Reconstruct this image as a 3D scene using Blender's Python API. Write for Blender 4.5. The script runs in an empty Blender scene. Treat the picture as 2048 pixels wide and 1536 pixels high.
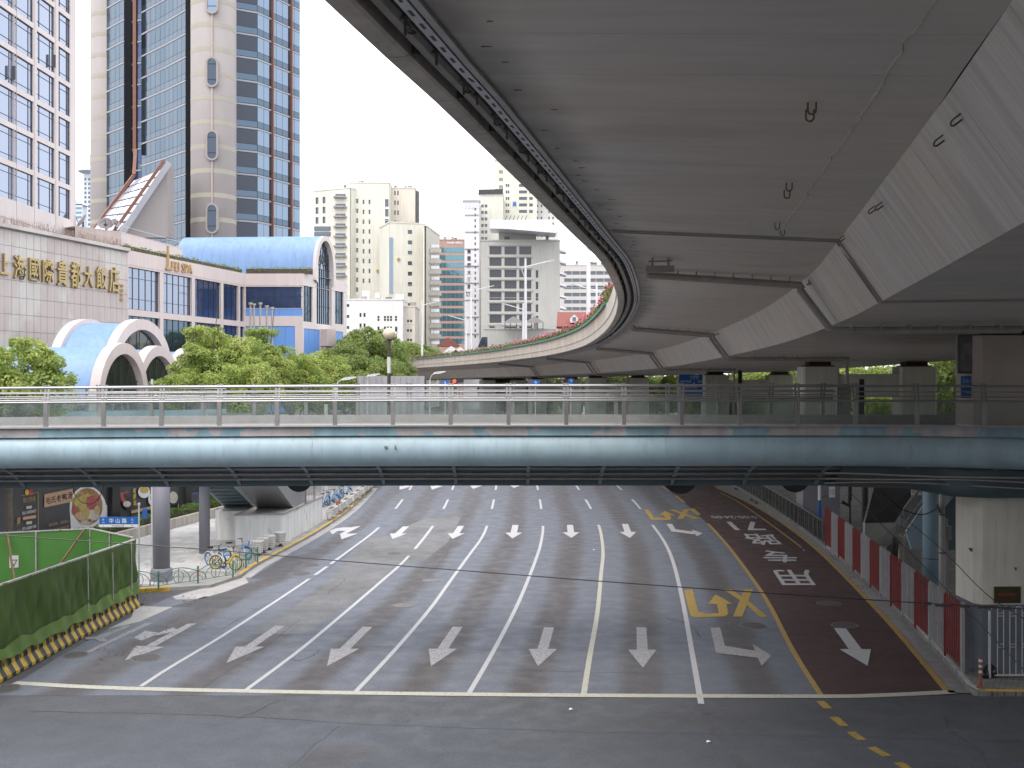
import bpy, math, random
from mathutils import Vector, Matrix
random.seed(7)
R = math.radians
SC = bpy.context.scene
COL = SC.collection
# ---------------------------------------------------------------- survey of the place (metres)
# x to the right, y away from the photographer, z up from the carriageway.
K, HY, EH = 2100.0, 758.0, 9.0          # focal length and horizon in photo pixels, eye height
def G(px, py, z=0.0):                    # a point on level ground z
    d = K * (EH - z) / (py - HY)
    return Vector(((px - 1024) / K * d, d, z))
def A(px, py, d): return Vector(((px - 1024) / K * d, d, EH + (HY - py) / K * d))
def XX(px, d): return (px - 1024) / K * d
def ZZ(py, d): return EH + (HY - py) / K * d

# ---------------------------------------------------------------- camera, sky, sun
cam_d = bpy.data.cameras.new('camera'); cam = bpy.data.objects.new('camera', cam_d); COL.objects.link(cam)
cam.location = (0, 0, EH); cam.rotation_euler = (R(90), 0, 0)
cam_d.sensor_width = 36; cam_d.lens = 36 * K / 2048; cam_d.shift_y = -10 / 2048
cam_d.clip_start = 0.1; cam_d.clip_end = 4000
SC.camera = cam
SUN_EL, SUN_AZ = 58, 215                 # high, behind the photographer's left shoulder
world = bpy.data.worlds.new('World'); SC.world = world; world.use_nodes = True
wn, wl_ = world.node_tree.nodes, world.node_tree.links
wn.clear()
sky = wn.new('ShaderNodeTexSky'); sky.sky_type = 'NISHITA'; sky.sun_disc = False
sky.sun_elevation = R(SUN_EL); sky.sun_rotation = R(SUN_AZ); sky.dust_density = 6; sky.air_density = 1.2
bg1 = wn.new('ShaderNodeBackground'); bg1.inputs[1].default_value = 0.06
wl_.new(sky.outputs[0], bg1.inputs[0])
bg2 = wn.new('ShaderNodeBackground'); bg2.inputs[0].default_value = (1.0, 1.0, 1.02, 1); bg2.inputs[1].default_value = 1.62
addw = wn.new('ShaderNodeAddShader'); wo = wn.new('ShaderNodeOutputWorld')
wl_.new(bg1.outputs[0], addw.inputs[0]); wl_.new(bg2.outputs[0], addw.inputs[1]); wl_.new(addw.outputs[0], wo.inputs[0])
sun_d = bpy.data.lights.new('sun', 'SUN'); sun_d.energy = 1.0; sun_d.angle = R(28); sun_d.color = (1, .97, .93)
sun = bpy.data.objects.new('sun', sun_d); COL.objects.link(sun)
sv = Vector((math.sin(R(SUN_AZ)) * math.cos(R(SUN_EL)), math.cos(R(SUN_AZ)) * math.cos(R(SUN_EL)), math.sin(R(SUN_EL))))
sun.rotation_euler = sv.to_track_quat('Z', 'Y').to_euler(); sun.location = (0, -20, 60)
vs = SC.view_settings; vs.view_transform = 'Standard'; vs.look = 'None'; vs.exposure = 0.35; vs.gamma = 1; vs.use_curve_mapping = False
SC.cycles.max_bounces = 7; SC.cycles.diffuse_bounces = 3; SC.cycles.glossy_bounces = 3; SC.cycles.transparent_max_bounces = 12
SC.cycles.use_denoising = True; SC.cycles.sample_clamp_indirect = 6

# ---------------------------------------------------------------- materials
MATS = {}
def _nodes(name):
    m = bpy.data.materials.new(name); m.use_nodes = True
    return m, m.node_tree.nodes, m.node_tree.links, m.node_tree.nodes['Principled BSDF']
def c4(c): return (c[0], c[1], c[2], 1)
def mat(name, col, rough=.6, metal=0., var=.12, scale=2., bump=0., bscale=30., streak=0., col2=None, c2scale=.5, c2lo=.5, c2hi=.62, spec=.5, fine=0., uv=False, stretch=None, drip=0.):
    """plain surface: base colour with cloudy variation, optional vertical streaks, second colour in patches, fine grain and relief"""
    m, n, l, b = _nodes(name)
    b.inputs['Roughness'].default_value = rough; b.inputs['Metallic'].default_value = metal
    b.inputs['Specular IOR Level'].default_value = spec
    if uv:
        tc = n.new('ShaderNodeTexCoord'); pos = tc.outputs['UV']
    else:
        tc = n.new('ShaderNodeNewGeometry'); pos = tc.outputs['Position']
    if stretch:
        mp = n.new('ShaderNodeMapping'); mp.inputs['Scale'].default_value = stretch
        l.new(pos, mp.inputs['Vector']); pos = mp.outputs[0]
    def noise(sc, det=5, vec=None):
        t = n.new('ShaderNodeTexNoise'); t.inputs['Scale'].default_value = sc; t.inputs['Detail'].default_value = det
        l.new(vec or pos, t.inputs['Vector']); return t.outputs['Fac']
    def rng(f, a, b_, lo=.25, hi=.75):
        t = n.new('ShaderNodeMapRange'); t.inputs['From Min'].default_value = lo; t.inputs['From Max'].default_value = hi
        t.inputs['To Min'].default_value = a; t.inputs['To Max'].default_value = b_; l.new(f, t.inputs['Value']); return t.outputs[0]
    def mul(a, f):
        t = n.new('ShaderNodeMixRGB'); t.blend_type = 'MULTIPLY'; t.inputs[0].default_value = 1; l.new(a, t.inputs[1]); l.new(f, t.inputs[2]); return t.outputs[0]
    rgb = n.new('ShaderNodeRGB'); rgb.outputs[0].default_value = c4(col); out = rgb.outputs[0]
    if col2:
        mx = n.new('ShaderNodeMixRGB'); l.new(rng(noise(c2scale, 8), 0, 1, c2lo, c2hi), mx.inputs[0]); l.new(out, mx.inputs[1]); mx.inputs[2].default_value = c4(col2); out = mx.outputs[0]
    if var: out = mul(out, rng(noise(scale), 1 - var, 1 + var))
    if fine: out = mul(out, rng(noise(90, 2), 1 - fine, 1 + fine))
    if streak:
        mp = n.new('ShaderNodeMapping'); mp.inputs['Scale'].default_value = (1.7, 1.7, .12); l.new(tc.outputs['Position'] if not uv else pos, mp.inputs['Vector'])
        out = mul(out, rng(noise(1.6, 6, mp.outputs[0]), 1 - streak, 1 + streak * .3, .35, .7))
    if drip:
        mp = n.new('ShaderNodeMapping'); mp.inputs['Scale'].default_value = (6, 6, .35); l.new(tc.outputs['Position'], mp.inputs['Vector'])
        out = mul(out, rng(noise(1.3, 7, mp.outputs[0]), 1, 1 - drip, .54, .72))
    l.new(out, b.inputs['Base Color'])
    if bump:
        bp = n.new('ShaderNodeBump'); bp.inputs['Strength'].default_value = bump; bp.inputs['Distance'].default_value = .02
        l.new(noise(bscale, 6), bp.inputs['Height']); l.new(bp.outputs[0], b.inputs['Normal'])
    MATS[name] = m; return m
def reflect_glass(name, col, metal=.55, rough=.04, wav=.02):
    """coated facade glass: mirrors the sky and the street with a tint, slightly wavy"""
    m, n, l, b = _nodes(name)
    b.inputs['Base Color'].default_value = c4(col); b.inputs['Metallic'].default_value = metal; b.inputs['Roughness'].default_value = rough
    g = n.new('ShaderNodeNewGeometry'); t = n.new('ShaderNodeTexNoise'); t.inputs['Scale'].default_value = .35; t.inputs['Detail'].default_value = 2
    l.new(g.outputs['Position'], t.inputs['Vector'])
    bp = n.new('ShaderNodeBump'); bp.inputs['Strength'].default_value = wav * 5; bp.inputs['Distance'].default_value = .3
    l.new(t.outputs['Fac'], bp.inputs['Height']); l.new(bp.outputs[0], b.inputs['Normal'])
    MATS[name] = m; return m
def clear_glass(name, tint, refl=.12, rough=.03):
    m, n, l, b = _nodes(name)
    n.remove(b); tr = n.new('ShaderNodeBsdfTransparent'); tr.inputs[0].default_value = c4(tint)
    gl = n.new('ShaderNodeBsdfGlossy'); gl.inputs['Roughness'].default_value = rough; gl.inputs[0].default_value = (.9, 1, .98, 1)
    lw = n.new('ShaderNodeLayerWeight'); lw.inputs[0].default_value = refl
    df = n.new('ShaderNodeBsdfDiffuse'); df.inputs[0].default_value = (.5, .55, .55, 1)
    nz = n.new('ShaderNodeTexNoise'); nz.inputs['Scale'].default_value = 1.3; ge = n.new('ShaderNodeNewGeometry'); l.new(ge.outputs['Position'], nz.inputs['Vector'])
    mr = n.new('ShaderNodeMapRange'); mr.inputs[1].default_value = .35; mr.inputs[2].default_value = .75; mr.inputs[3].default_value = .02; mr.inputs[4].default_value = .13
    l.new(nz.outputs['Fac'], mr.inputs[0])
    m0 = n.new('ShaderNodeMixShader'); l.new(mr.outputs[0], m0.inputs[0]); l.new(tr.outputs[0], m0.inputs[1]); l.new(df.outputs[0], m0.inputs[2])
    mx = n.new('ShaderNodeMixShader'); l.new(lw.outputs['Fresnel'], mx.inputs[0]); l.new(m0.outputs[0], mx.inputs[1]); l.new(gl.outputs[0], mx.inputs[2])
    l.new(mx.outputs[0], n['Material Output'].inputs[0]); MATS[name] = m; return m

# ---------------------------------------------------------------- mesh helpers
class MB:
    """collects faces; build() links them as ONE mesh object"""
    def __init__(s): s.v = []; s.f = []; s.m = []; s.uv = []
    def add(s, vs, fs, m=0, uvs=None):
        o = len(s.v); s.v += [tuple(p) for p in vs]; s.f += [tuple(i + o for i in f) for f in fs]; s.m += [m] * len(fs)
        s.uv += (uvs if uvs else [(0, 0)] * len(vs)); return s
    def box(s, c, size, m=0, rz=0., M=None):
        hx, hy, hz = size[0] / 2, size[1] / 2, size[2] / 2
        vs = [Vector((x * hx, y * hy, z * hz)) for z in (-1, 1) for y in (-1, 1) for x in (-1, 1)]
        if M is not None: vs = [M @ p for p in vs]
        elif rz:
            q = Matrix.Rotation(rz, 3, 'Z'); vs = [q @ p for p in vs]
        c = Vector(c)
        return s.add([p + c for p in vs], [(0, 2, 3, 1), (4, 5, 7, 6), (0, 1, 5, 4), (2, 6, 7, 3), (0, 4, 6, 2), (1, 3, 7, 5)], m)
    def bar(s, a, b, w, h, m=0, up=(0, 0, 1)):
        a, b = Vector(a), Vector(b); t = (b - a).normalized(); u = Vector(up)
        r = t.cross(u)
        if r.length < 1e-4: r = t.cross(Vector((1, 0, 0)))
        r.normalize(); u = r.cross(t)
        vs = [p + r * (i * w / 2) + u * (j * h / 2) for p in (a, b) for j in (-1, 1) for i in (-1, 1)]
        return s.add(vs, [(0, 1, 3, 2), (4, 6, 7, 5), (0, 4, 5, 1), (2, 3, 7, 6), (0, 2, 6, 4), (1, 5, 7, 3)], m)
    def prism(s, poly, ext, m=0):
        n = len(poly); e = Vector(ext); p = [Vector(q) for q in poly]
        return s.add(p + [q + e for q in p], [tuple(range(n - 1, -1, -1)), tuple(range(n, 2 * n))] + [(i, (i + 1) % n, n + (i + 1) % n, n + i) for i in range(n)], m)
    def poly(s, pts, m=0, uvs=None): return s.add(pts, [tuple(range(len(pts)))], m, uvs)
    def tube(s, path, r, n=8, m=0, closed=False, caps=True):
        P = [Vector(p) for p in path]; N = len(P); rr = r if isinstance(r, (list, tuple)) else [r] * N
        vs = []; prev = None
        for i in range(N):
            t = ((P[(i + 1) % N] - P[i - 1]) if closed else (P[min(i + 1, N - 1)] - P[max(i - 1, 0)])).normalized()
            if prev is None:
                a = Vector((0, 0, 1)) if abs(t.z) < .9 else Vector((1, 0, 0)); u = t.cross(a).normalized()
            else:
                u = prev - t * prev.dot(t)
                u = u.normalized() if u.length > 1e-5 else t.cross(Vector((0, 0, 1))).normalized()
            prev = u; w = t.cross(u)
            vs += [P[i] + (u * math.cos(k * 2 * math.pi / n) + w * math.sin(k * 2 * math.pi / n)) * rr[i] for k in range(n)]
        fs = [(i * n + k, i * n + (k + 1) % n, ((i + 1) % N) * n + (k + 1) % n, ((i + 1) % N) * n + k) for i in range(N if closed else N - 1) for k in range(n)]
        if caps and not closed: fs += [tuple(range(n - 1, -1, -1)), tuple((N - 1) * n + k for k in range(n))]
        return s.add(vs, fs, m)
    def lathe(s, prof, c=(0, 0, 0), n=16, m=0):
        c = Vector(c); vs = [c + Vector((r * math.cos(k * 2 * math.pi / n), r * math.sin(k * 2 * math.pi / n), z)) for r, z in prof for k in range(n)]
        fs = [(i * n + k, i * n + (k + 1) % n, (i + 1) * n + (k + 1) % n, (i + 1) * n + k) for i in range(len(prof) - 1) for k in range(n)]
        fs += [tuple(range(n - 1, -1, -1)), tuple((len(prof) - 1) * n + k for k in range(n))]
        return s.add(vs, fs, m)
    def mesh(s, name, mats, origin=(0, 0, 0), smooth=False, uv=False):
        o = Vector(origin); me = bpy.data.meshes.new(name)
        me.from_pydata([tuple(Vector(p) - o) for p in s.v], [], s.f)
        for q in (mats if isinstance(mats, (list, tuple)) else [mats]): me.materials.append(MATS[q] if isinstance(q, str) else q)
        if max(s.m, default=0): me.polygons.foreach_set('material_index', s.m)
        if smooth: me.polygons.foreach_set('use_smooth', [True] * len(s.f))
        if uv:
            ul = me.uv_layers.new(name='UVMap'); idx = [0] * len(me.loops); me.loops.foreach_get('vertex_index', idx)
            flat = []
            for i in idx: flat += s.uv[i]
            ul.data.foreach_set('uv', flat)
        me.update(); return me
    def build(s, name, mats, parent=None, origin=None, smooth=False, uv=False):
        if origin is None: origin = wloc(parent) if parent else Vector((0, 0, 0))
        return inst(name, s.mesh(name, mats, origin, smooth, uv), parent, origin)
def wloc(o):
    p = Vector((0, 0, 0))
    while o: p += o.location; o = o.parent
    return p
def inst(name, me, parent=None, origin=(0, 0, 0), rz=0., rot=None, scale=None):
    ob = bpy.data.objects.new(name, me); COL.objects.link(ob)
    if parent: ob.parent = parent; ob.location = Vector(origin) - wloc(parent)
    else: ob.location = origin
    if rot is not None: ob.rotation_euler = rot
    elif rz: ob.rotation_euler = (0, 0, rz)
    if scale: ob.scale = scale
    return ob
def tag(o, label, cat, group=None):
    o['label'] = label; o['category'] = cat
    if group: o['group'] = group
    return o
def struct(o, kind='structure'): o['kind'] = kind; return o
def thing(name, label, cat, loc=(0, 0, 0), group=None):
    o = bpy.data.objects.new(name, None); COL.objects.link(o); o.location = loc; o.empty_display_size = .2
    return tag(o, label, cat, group)
def kids(o): return [c for c in bpy.data.objects if c.parent == o]
def dup(o, parent=None):
    c = o.copy(); COL.objects.link(c); c.parent = parent
    for ch in o.children: dup(ch, c)
    return c
def lerp(a, b, t): return a + (b - a) * t
def interp(tab, x):
    if x <= tab[0][0]: a, b = tab[0], tab[1]
    elif x >= tab[-1][0]: a, b = tab[-2], tab[-1]
    else:
        for a, b in zip(tab, tab[1:]):
            if x <= b[0]: break
    t = (x - a[0]) / (b[0] - a[0]); return [lerp(p, q, t) for p, q in zip(a[1:], b[1:])]
# lettering: Blender's own font turned to faces
_txt = {}
def glyphs(s, ext=0., bold=0.):
    k = (s, ext, bold)
    if k not in _txt:
        cu = bpy.data.curves.new('lettering', 'FONT'); cu.body = s; cu.align_x = 'CENTER'; cu.resolution_u = 2; cu.extrude = ext; cu.offset = bold
        ob = bpy.data.objects.new('lettering', cu); COL.objects.link(ob)
        bpy.context.view_layer.update()
        me = bpy.data.meshes.new_from_object(ob.evaluated_get(bpy.context.evaluated_depsgraph_get()))
        vs = [v.co.copy() for v in me.vertices]; fs = [tuple(p.vertices) for p in me.polygons]
        bpy.data.objects.remove(ob); bpy.data.curves.remove(cu); bpy.data.meshes.remove(me)
        x0, x1 = min(v.x for v in vs), max(v.x for v in vs); y0, y1 = min(v.y for v in vs), max(v.y for v in vs)
        _txt[k] = ([(v.x - (x0 + x1) / 2, v.y - (y0 + y1) / 2, v.z) for v in vs], fs, x1 - x0, y1 - y0)
    return _txt[k]
def write(mb, s, c, right, up, h, w=None, ext=0., bold=0., m=0):
    """letters s centred at c, reading along right, h tall (w wide)"""
    vs, fs, gw, gh = glyphs(s, ext / h if ext else 0., bold); right, up = Vector(right).normalized(), Vector(up).normalized()
    nrm = right.cross(up); sy = h / gh; sx = (w / gw) if w else sy; c = Vector(c)
    mb.add([c + right * (x * sx) + up * (y * sy) + nrm * (z * h) for x, y, z in vs], fs, m)
def smoothline(pts, n=6):
    """Catmull-Rom through points"""
    P = [Vector(p) for p in pts]; out = []
    for i in range(len(P) - 1):
        a, b, c, d = P[max(i - 1, 0)], P[i], P[i + 1], P[min(i + 2, len(P) - 1)]
        for k in range(n):
            t = k / n
            out.append(.5 * ((2 * b) + (c - a) * t + (2 * a - 5 * b + 4 * c - d) * t * t + (3 * b - a - 3 * c + d) * t ** 3))
    return out + [P[-1]]
# ================================================================ surfaces
def road_mat(name, dark, light, bands=True, red=False):
    """asphalt: tyre-polished bands (u = lane coordinate), oil down the lane centres, aggregate grain, cracks"""
    m, n, l, b = _nodes(name); b.inputs['Roughness'].default_value = .78
    g = n.new('ShaderNodeNewGeometry'); pos = g.outputs['Position']
    def noise(sc, det=4, vec=None, stretch=None):
        v = vec or pos
        if stretch:
            mp = n.new('ShaderNodeMapping'); mp.inputs['Scale'].default_value = stretch; l.new(v, mp.inputs[0]); v = mp.outputs[0]
        t = n.new('ShaderNodeTexNoise'); t.inputs['Scale'].default_value = sc; t.inputs['Detail'].default_value = det; l.new(v, t.inputs['Vector']); return t.outputs['Fac']
    def mr(f, lo, hi, a, b_):
        t = n.new('ShaderNodeMapRange'); t.interpolation_type = 'SMOOTHSTEP'
        for i, q in enumerate((lo, hi, a, b_)): t.inputs[i + 1].default_value = q
        l.new(f, t.inputs[0]); return t.outputs[0]
    def ma(op, a, b_=None):
        t = n.new('ShaderNodeMath'); t.operation = op
        for i, q in enumerate((a, b_)):
            if q is None: continue
            if isinstance(q, (int, float)): t.inputs[i].default_value = q
            else: l.new(q, t.inputs[i])
        return t.outputs[0]
    if bands:
        tc = n.new('ShaderNodeTexCoord'); sx = n.new('ShaderNodeSeparateXYZ'); l.new(tc.outputs['UV'], sx.inputs[0])
        u = ma('ADD', sx.outputs[0], ma('MULTIPLY', ma('SUBTRACT', noise(.25, 2), .5), .12))
        c = ma('COSINE', ma('MULTIPLY', ma('SUBTRACT', u, .5), 2 * math.pi))
        fac = mr(c, -.15, .95, 0, 1)
        fac = ma('MULTIPLY', fac, mr(noise(.6, 4, stretch=(1, .18, 1)), .25, .6, .78, 1))
        # the bands are strongest in the middle lanes near the stop line
        fac = ma('ADD', ma('MULTIPLY', fac, mr(sx.outputs[1], 1.5, 7.5, 1, .35)), mr(sx.outputs[1], 3, 8, 0, .35))
    else:
        fac = mr(noise(.3, 5, stretch=(.4, 1, 1)), .3, .7, .15, .75)
    mx = n.new('ShaderNodeMixRGB'); l.new(fac, mx.inputs[0]); mx.inputs[1].default_value = c4(light); mx.inputs[2].default_value = c4(dark)
    out = mx.outputs[0]
    def mul(a, f):
        t = n.new('ShaderNodeMixRGB'); t.blend_type = 'MULTIPLY'; t.inputs[0].default_value = 1; l.new(a, t.inputs[1]); l.new(f, t.inputs[2]); return t.outputs[0]
    out = mul(out, mr(noise(1.1, 8), .25, .75, .93, 1.07))
    out = mul(out, mr(noise(45, 3), .3, .7, .70, 1.30)); out = mul(out, mr(noise(14, 9), .3, .7, .86, 1.14))
    out = mul(out, mr(noise(9, 6, stretch=(.5, 1.6, 1)), .3, .42, .92, 1))
    vo = n.new('ShaderNodeTexVoronoi'); vo.feature = 'DISTANCE_TO_EDGE'; vo.inputs['Scale'].default_value = .16
    wv = n.new('ShaderNodeMixRGB'); wv.blend_type = 'ADD'; wv.inputs[0].default_value = 1.2
    nt = n.new('ShaderNodeTexNoise'); nt.inputs['Scale'].default_value = .9; nt.inputs['Detail'].default_value = 6; l.new(pos, nt.inputs['Vector'])
    l.new(pos, wv.inputs[1]); l.new(nt.outputs['Color'], wv.inputs[2]); l.new(wv.outputs[0], vo.inputs['Vector'])
    out = mul(out, mr(vo.outputs['Distance'], .0, .003, .8, 1))
    l.new(out, b.inputs['Base Color'])
    bp = n.new('ShaderNodeBump'); bp.inputs['Strength'].default_value = .25; bp.inputs['Distance'].default_value = .01; l.new(noise(60, 3), bp.inputs['Height']); l.new(bp.outputs[0], b.inputs['Normal'])
    l.new(mr(noise(1.5, 4), .3, .7, .62, .88), b.inputs['Roughness']); MATS[name] = m
road_mat('asphalt', (.078, .073, .076), (.124, .137, .167))
road_mat('asphalt_plain', (.064, .065, .071), (.083, .089, .102), bands=False)
road_mat('asphalt_smooth', (.064, .068, .079), (.084, .093, .112), bands=False)
mat('manhole_pale', (.17, .165, .17), .7, var=.2, scale=6)
road_mat('asphalt_red', (.050, .026, .027), (.066, .037, .037), bands=False)
road_mat('asphalt_new', (.060, .061, .066), (.080, .082, .090), bands=False)
road_mat('asphalt_coarse', (.095, .093, .095), (.165, .17, .18), bands=False)
def paint(name, col, hole=.42):
    """worn road paint: breaks up to asphalt where traffic has rubbed it"""
    m, n, l, b = _nodes(name); b.inputs['Roughness'].default_value = .7
    g = n.new('ShaderNodeNewGeometry'); mp = n.new('ShaderNodeMapping'); mp.inputs['Scale'].default_value = (3.2, 1.3, 1); l.new(g.outputs['Position'], mp.inputs[0])
    t = n.new('ShaderNodeTexNoise'); t.inputs['Scale'].default_value = 3.2; t.inputs['Detail'].default_value = 10; t.inputs['Roughness'].default_value = .75; l.new(mp.outputs[0], t.inputs['Vector'])
    r = n.new('ShaderNodeMapRange'); r.inputs[1].default_value = hole - .2; r.inputs[2].default_value = hole + .09; l.new(t.outputs['Fac'], r.inputs[0])
    mx = n.new('ShaderNodeMixRGB'); l.new(r.outputs[0], mx.inputs[0]); mx.inputs[1].default_value = (.12, .115, .12, 1); mx.inputs[2].default_value = c4(col)
    l.new(mx.outputs[0], b.inputs['Base Color']); MATS[name] = m
paint('paint_white', (.44, .44, .46), .38); paint('paint_worn', (.33, .325, .34), .47); paint('paint_cream', (.44, .435, .37), .40)
paint('paint_yellow', (.38, .25, .07), .44); paint('paint_gold', (.38, .25, .04), .46); paint('paint_ghost', (.27, .27, .28), .5)
mat('concrete', (.36, .34, .33), .8, var=.12, scale=1.2, bump=.15, fine=.08, streak=.15)
mat('concrete_pale', (.34, .33, .325), .8, var=.14, scale=1.5, fine=.1, bump=.1)
mat('pavement', (.30, .29, .28), .85, var=.16, scale=1.1, fine=.12, col2=(.24, .235, .23), c2scale=.8)
mat('gutter_stone', (.23, .225, .225), .85, var=.2, scale=2, fine=.14)
mat('kerb_stone', (.40, .395, .385), .8, var=.2, scale=2.5, fine=.12)
mat('kerb_yellow', (.56, .36, .05), .7, var=.22, scale=3, fine=.1, col2=(.34, .30, .22), c2scale=2.2, c2lo=.6, c2hi=.72)
mat('iron', (.085, .08, .08), .6, var=.2, scale=8)
mat('iron_rim', (.15, .145, .14), .7, var=.2, scale=8)

def blocks_mat(name, a, b, scale):
    m, n, l, bs = _nodes(name); g = n.new('ShaderNodeNewGeometry'); mp = n.new('ShaderNodeMapping'); mp.inputs['Rotation'].default_value = (0, 0, .5); l.new(g.outputs['Position'], mp.inputs[0])
    t = n.new('ShaderNodeTexBrick'); t.inputs['Scale'].default_value = scale; t.inputs['Color1'].default_value = c4(a); t.inputs['Color2'].default_value = c4(b); t.inputs['Mortar'].default_value = (a[0] * .35, a[1] * .35, a[2] * .35, 1); t.inputs['Mortar Size'].default_value = .018; l.new(mp.outputs[0], t.inputs['Vector'])
    nz = n.new('ShaderNodeTexNoise'); nz.inputs['Scale'].default_value = 1.4; nz.inputs['Detail'].default_value = 7; l.new(g.outputs['Position'], nz.inputs['Vector']); mr = n.new('ShaderNodeMapRange'); mr.inputs[1].default_value = .3; mr.inputs[2].default_value = .7; mr.inputs[3].default_value = .75; mr.inputs[4].default_value = 1.15; l.new(nz.outputs['Fac'], mr.inputs[0])
    ml = n.new('ShaderNodeMixRGB'); ml.blend_type = 'MULTIPLY'; ml.inputs[0].default_value = 1; l.new(t.outputs['Color'], ml.inputs[1]); l.new(mr.outputs[0], ml.inputs[2]); l.new(ml.outputs[0], bs.inputs['Base Color']); bs.inputs['Roughness'].default_value = .85; MATS[name] = m
blocks_mat('paving_blocks', (.25, .245, .24), (.20, .197, .195), 1.6)
# ================================================================ ground and carriageway
SW = .15
mb = MB(); mb.poly([(-1500, -300, -.02), (1500, -300, -.02), (1500, 2500, -.02), (-1500, 2500, -.02)])
struct(mb.build('ground', 'asphalt_plain'))
LN = {  # painted lines traced on the ground: (photo x, photo y)
 'E0': [(-40, 1400), (30, 1367), (150, 1296), (345, 1192), (482, 1158), (560, 1116), (640, 1070), (700, 1028), (748, 976)],
 'L1': [(270, 1381), (283, 1372), (340, 1335), (440, 1275), (560, 1197), (630, 1150), (690, 1107), (758, 1055), (797, 1010), (822, 975)],
 'L2': [(490, 1382), (495, 1378), (600, 1300), (690, 1225), (760, 1165), (815, 1115), (866, 1052), (891, 1010), (906, 975)],
 'L3': [(708, 1387), (790, 1300), (860, 1218), (902, 1160), (940, 1108), (962, 1078), (974, 1052), (986, 1008), (992, 975)],
 'L4': [(936, 1390), (985, 1306), (1030, 1220), (1054, 1165), (1075, 1110), (1083, 1080), (1086, 1050), (1081, 1007), (1075, 975)],
 'L5': [(1167, 1392), (1180, 1310), (1195, 1225), (1202, 1150), (1206, 1110), (1204, 1080), (1197, 1050), (1176, 1007), (1155, 975)],
 'L6': [(1400, 1394), (1385, 1310), (1366, 1205), (1348, 1130), (1331, 1088), (1305, 1050), (1270, 1005), (1238, 975)],
 'Y1': [(1644, 1394), (1585, 1300), (1530, 1195), (1470, 1110), (1441, 1075), (1415, 1047), (1360, 998), (1326, 974)],
 'Y2': [(1900, 1390), (1800, 1270), (1742, 1207), (1680, 1143), (1622, 1089), (1560, 1043), (1500, 1007), (1425, 972)]}
LF = {}
for k, pts in LN.items():
    g = [G(*p) for p in pts]; g = smoothline(g, 5); LF[k] = [(p.y, p.x) for p in g]
ORD = ['E0', 'L1', 'L2', 'L3', 'L4', 'L5', 'L6', 'Y1', 'Y2']
def lx(k, d): return interp(LF[k], d)[0]
rows = []; d = G(0, 1391).y
while d < 175: rows.append(d); d += .45 + max(0, (d - 60)) * .03
mb = MB(); nc = 5; cols = 8 * nc + 1; red_from = 7 * nc
vs, uv = [], []
for d in rows:
    xs = [lx(k, min(d, 78)) for k in ORD]
    if d > 78: xs = [x + (d - 78) * .02 for x in xs]
    for c in range(cols):
        i, t = min(c // nc, 7), (c - min(c // nc, 7) * nc) / nc
        vs.append((lerp(xs[i], xs[i + 1], t), d, .0)); uv.append((i + t, d / 10 - 3))
fs1, fs2 = [], []
for r in range(len(rows) - 1):
    for c in range(cols - 1):
        q = (r * cols + c, r * cols + c + 1, (r + 1) * cols + c + 1, (r + 1) * cols + c)
        (fs2 if c >= red_from else fs1).append(q)
mb.add(vs, fs1, 0, uv); mb.f += fs2; mb.m += [1] * len(fs2)
road = struct(mb.build('road', ['asphalt', 'asphalt_red'], uv=True))
mb = MB(); mb.poly([(-70, 5, -.004), (70, 5, -.004), (70, G(0, 1391).y, -.004), (-70, G(0, 1391).y, -.004)])
junction = struct(mb.build('junction', 'asphalt_plain'))
def sheet(name, pts, material, parent, z=.004):
    q = MB(); q.poly([Vector((p[0], p[1], z)) for p in pts]); return q.build(name, material, parent)
def gp(*pts): return [G(*p) for p in pts]
# repairs in the asphalt
for nm, m_, pts in (('asphalt_patch', 'asphalt_new', gp((500, 1157), (575, 1112), (622, 1111), (560, 1158))),
                    ('asphalt_patch', 'asphalt_new', gp((342, 1214), (410, 1193), (490, 1194), (455, 1215))),
                    ('asphalt_patch', 'asphalt_coarse', gp((869, 1030), (927, 1026), (895, 1085), (850, 1120), (810, 1127), (700, 1205), (610, 1268), (500, 1268), (640, 1180), (742, 1070), (780, 1070), (800, 1058))),
                    ('asphalt_patch', 'concrete_pale', gp((345, 1193), (490, 1154), (497, 1165), (455, 1182), (400, 1198), (352, 1199))),
                    ('asphalt_patch', 'concrete_pale', gp((272, 1212), (345, 1214), (280, 1243), (215, 1258), (262, 1236)))):
    sheet(nm, pts, m_, road, .003)
PZ = -.0015
for pts, m_ in ((gp((-60, 1425), (600, 1442), (1100, 1456), (2300, 1470), (2300, 1700), (-500, 1700)), 'asphalt_smooth'),                (gp((1985, 1478), (2120, 1475), (2120, 1530), (2000, 1522)), 'asphalt_new'), (gp((640, 1490), (760, 1490), (640, 1580), (540, 1580)), 'asphalt_new')):
    PZ += .0006; sheet('asphalt_patch', pts, m_, junction, PZ)
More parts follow.
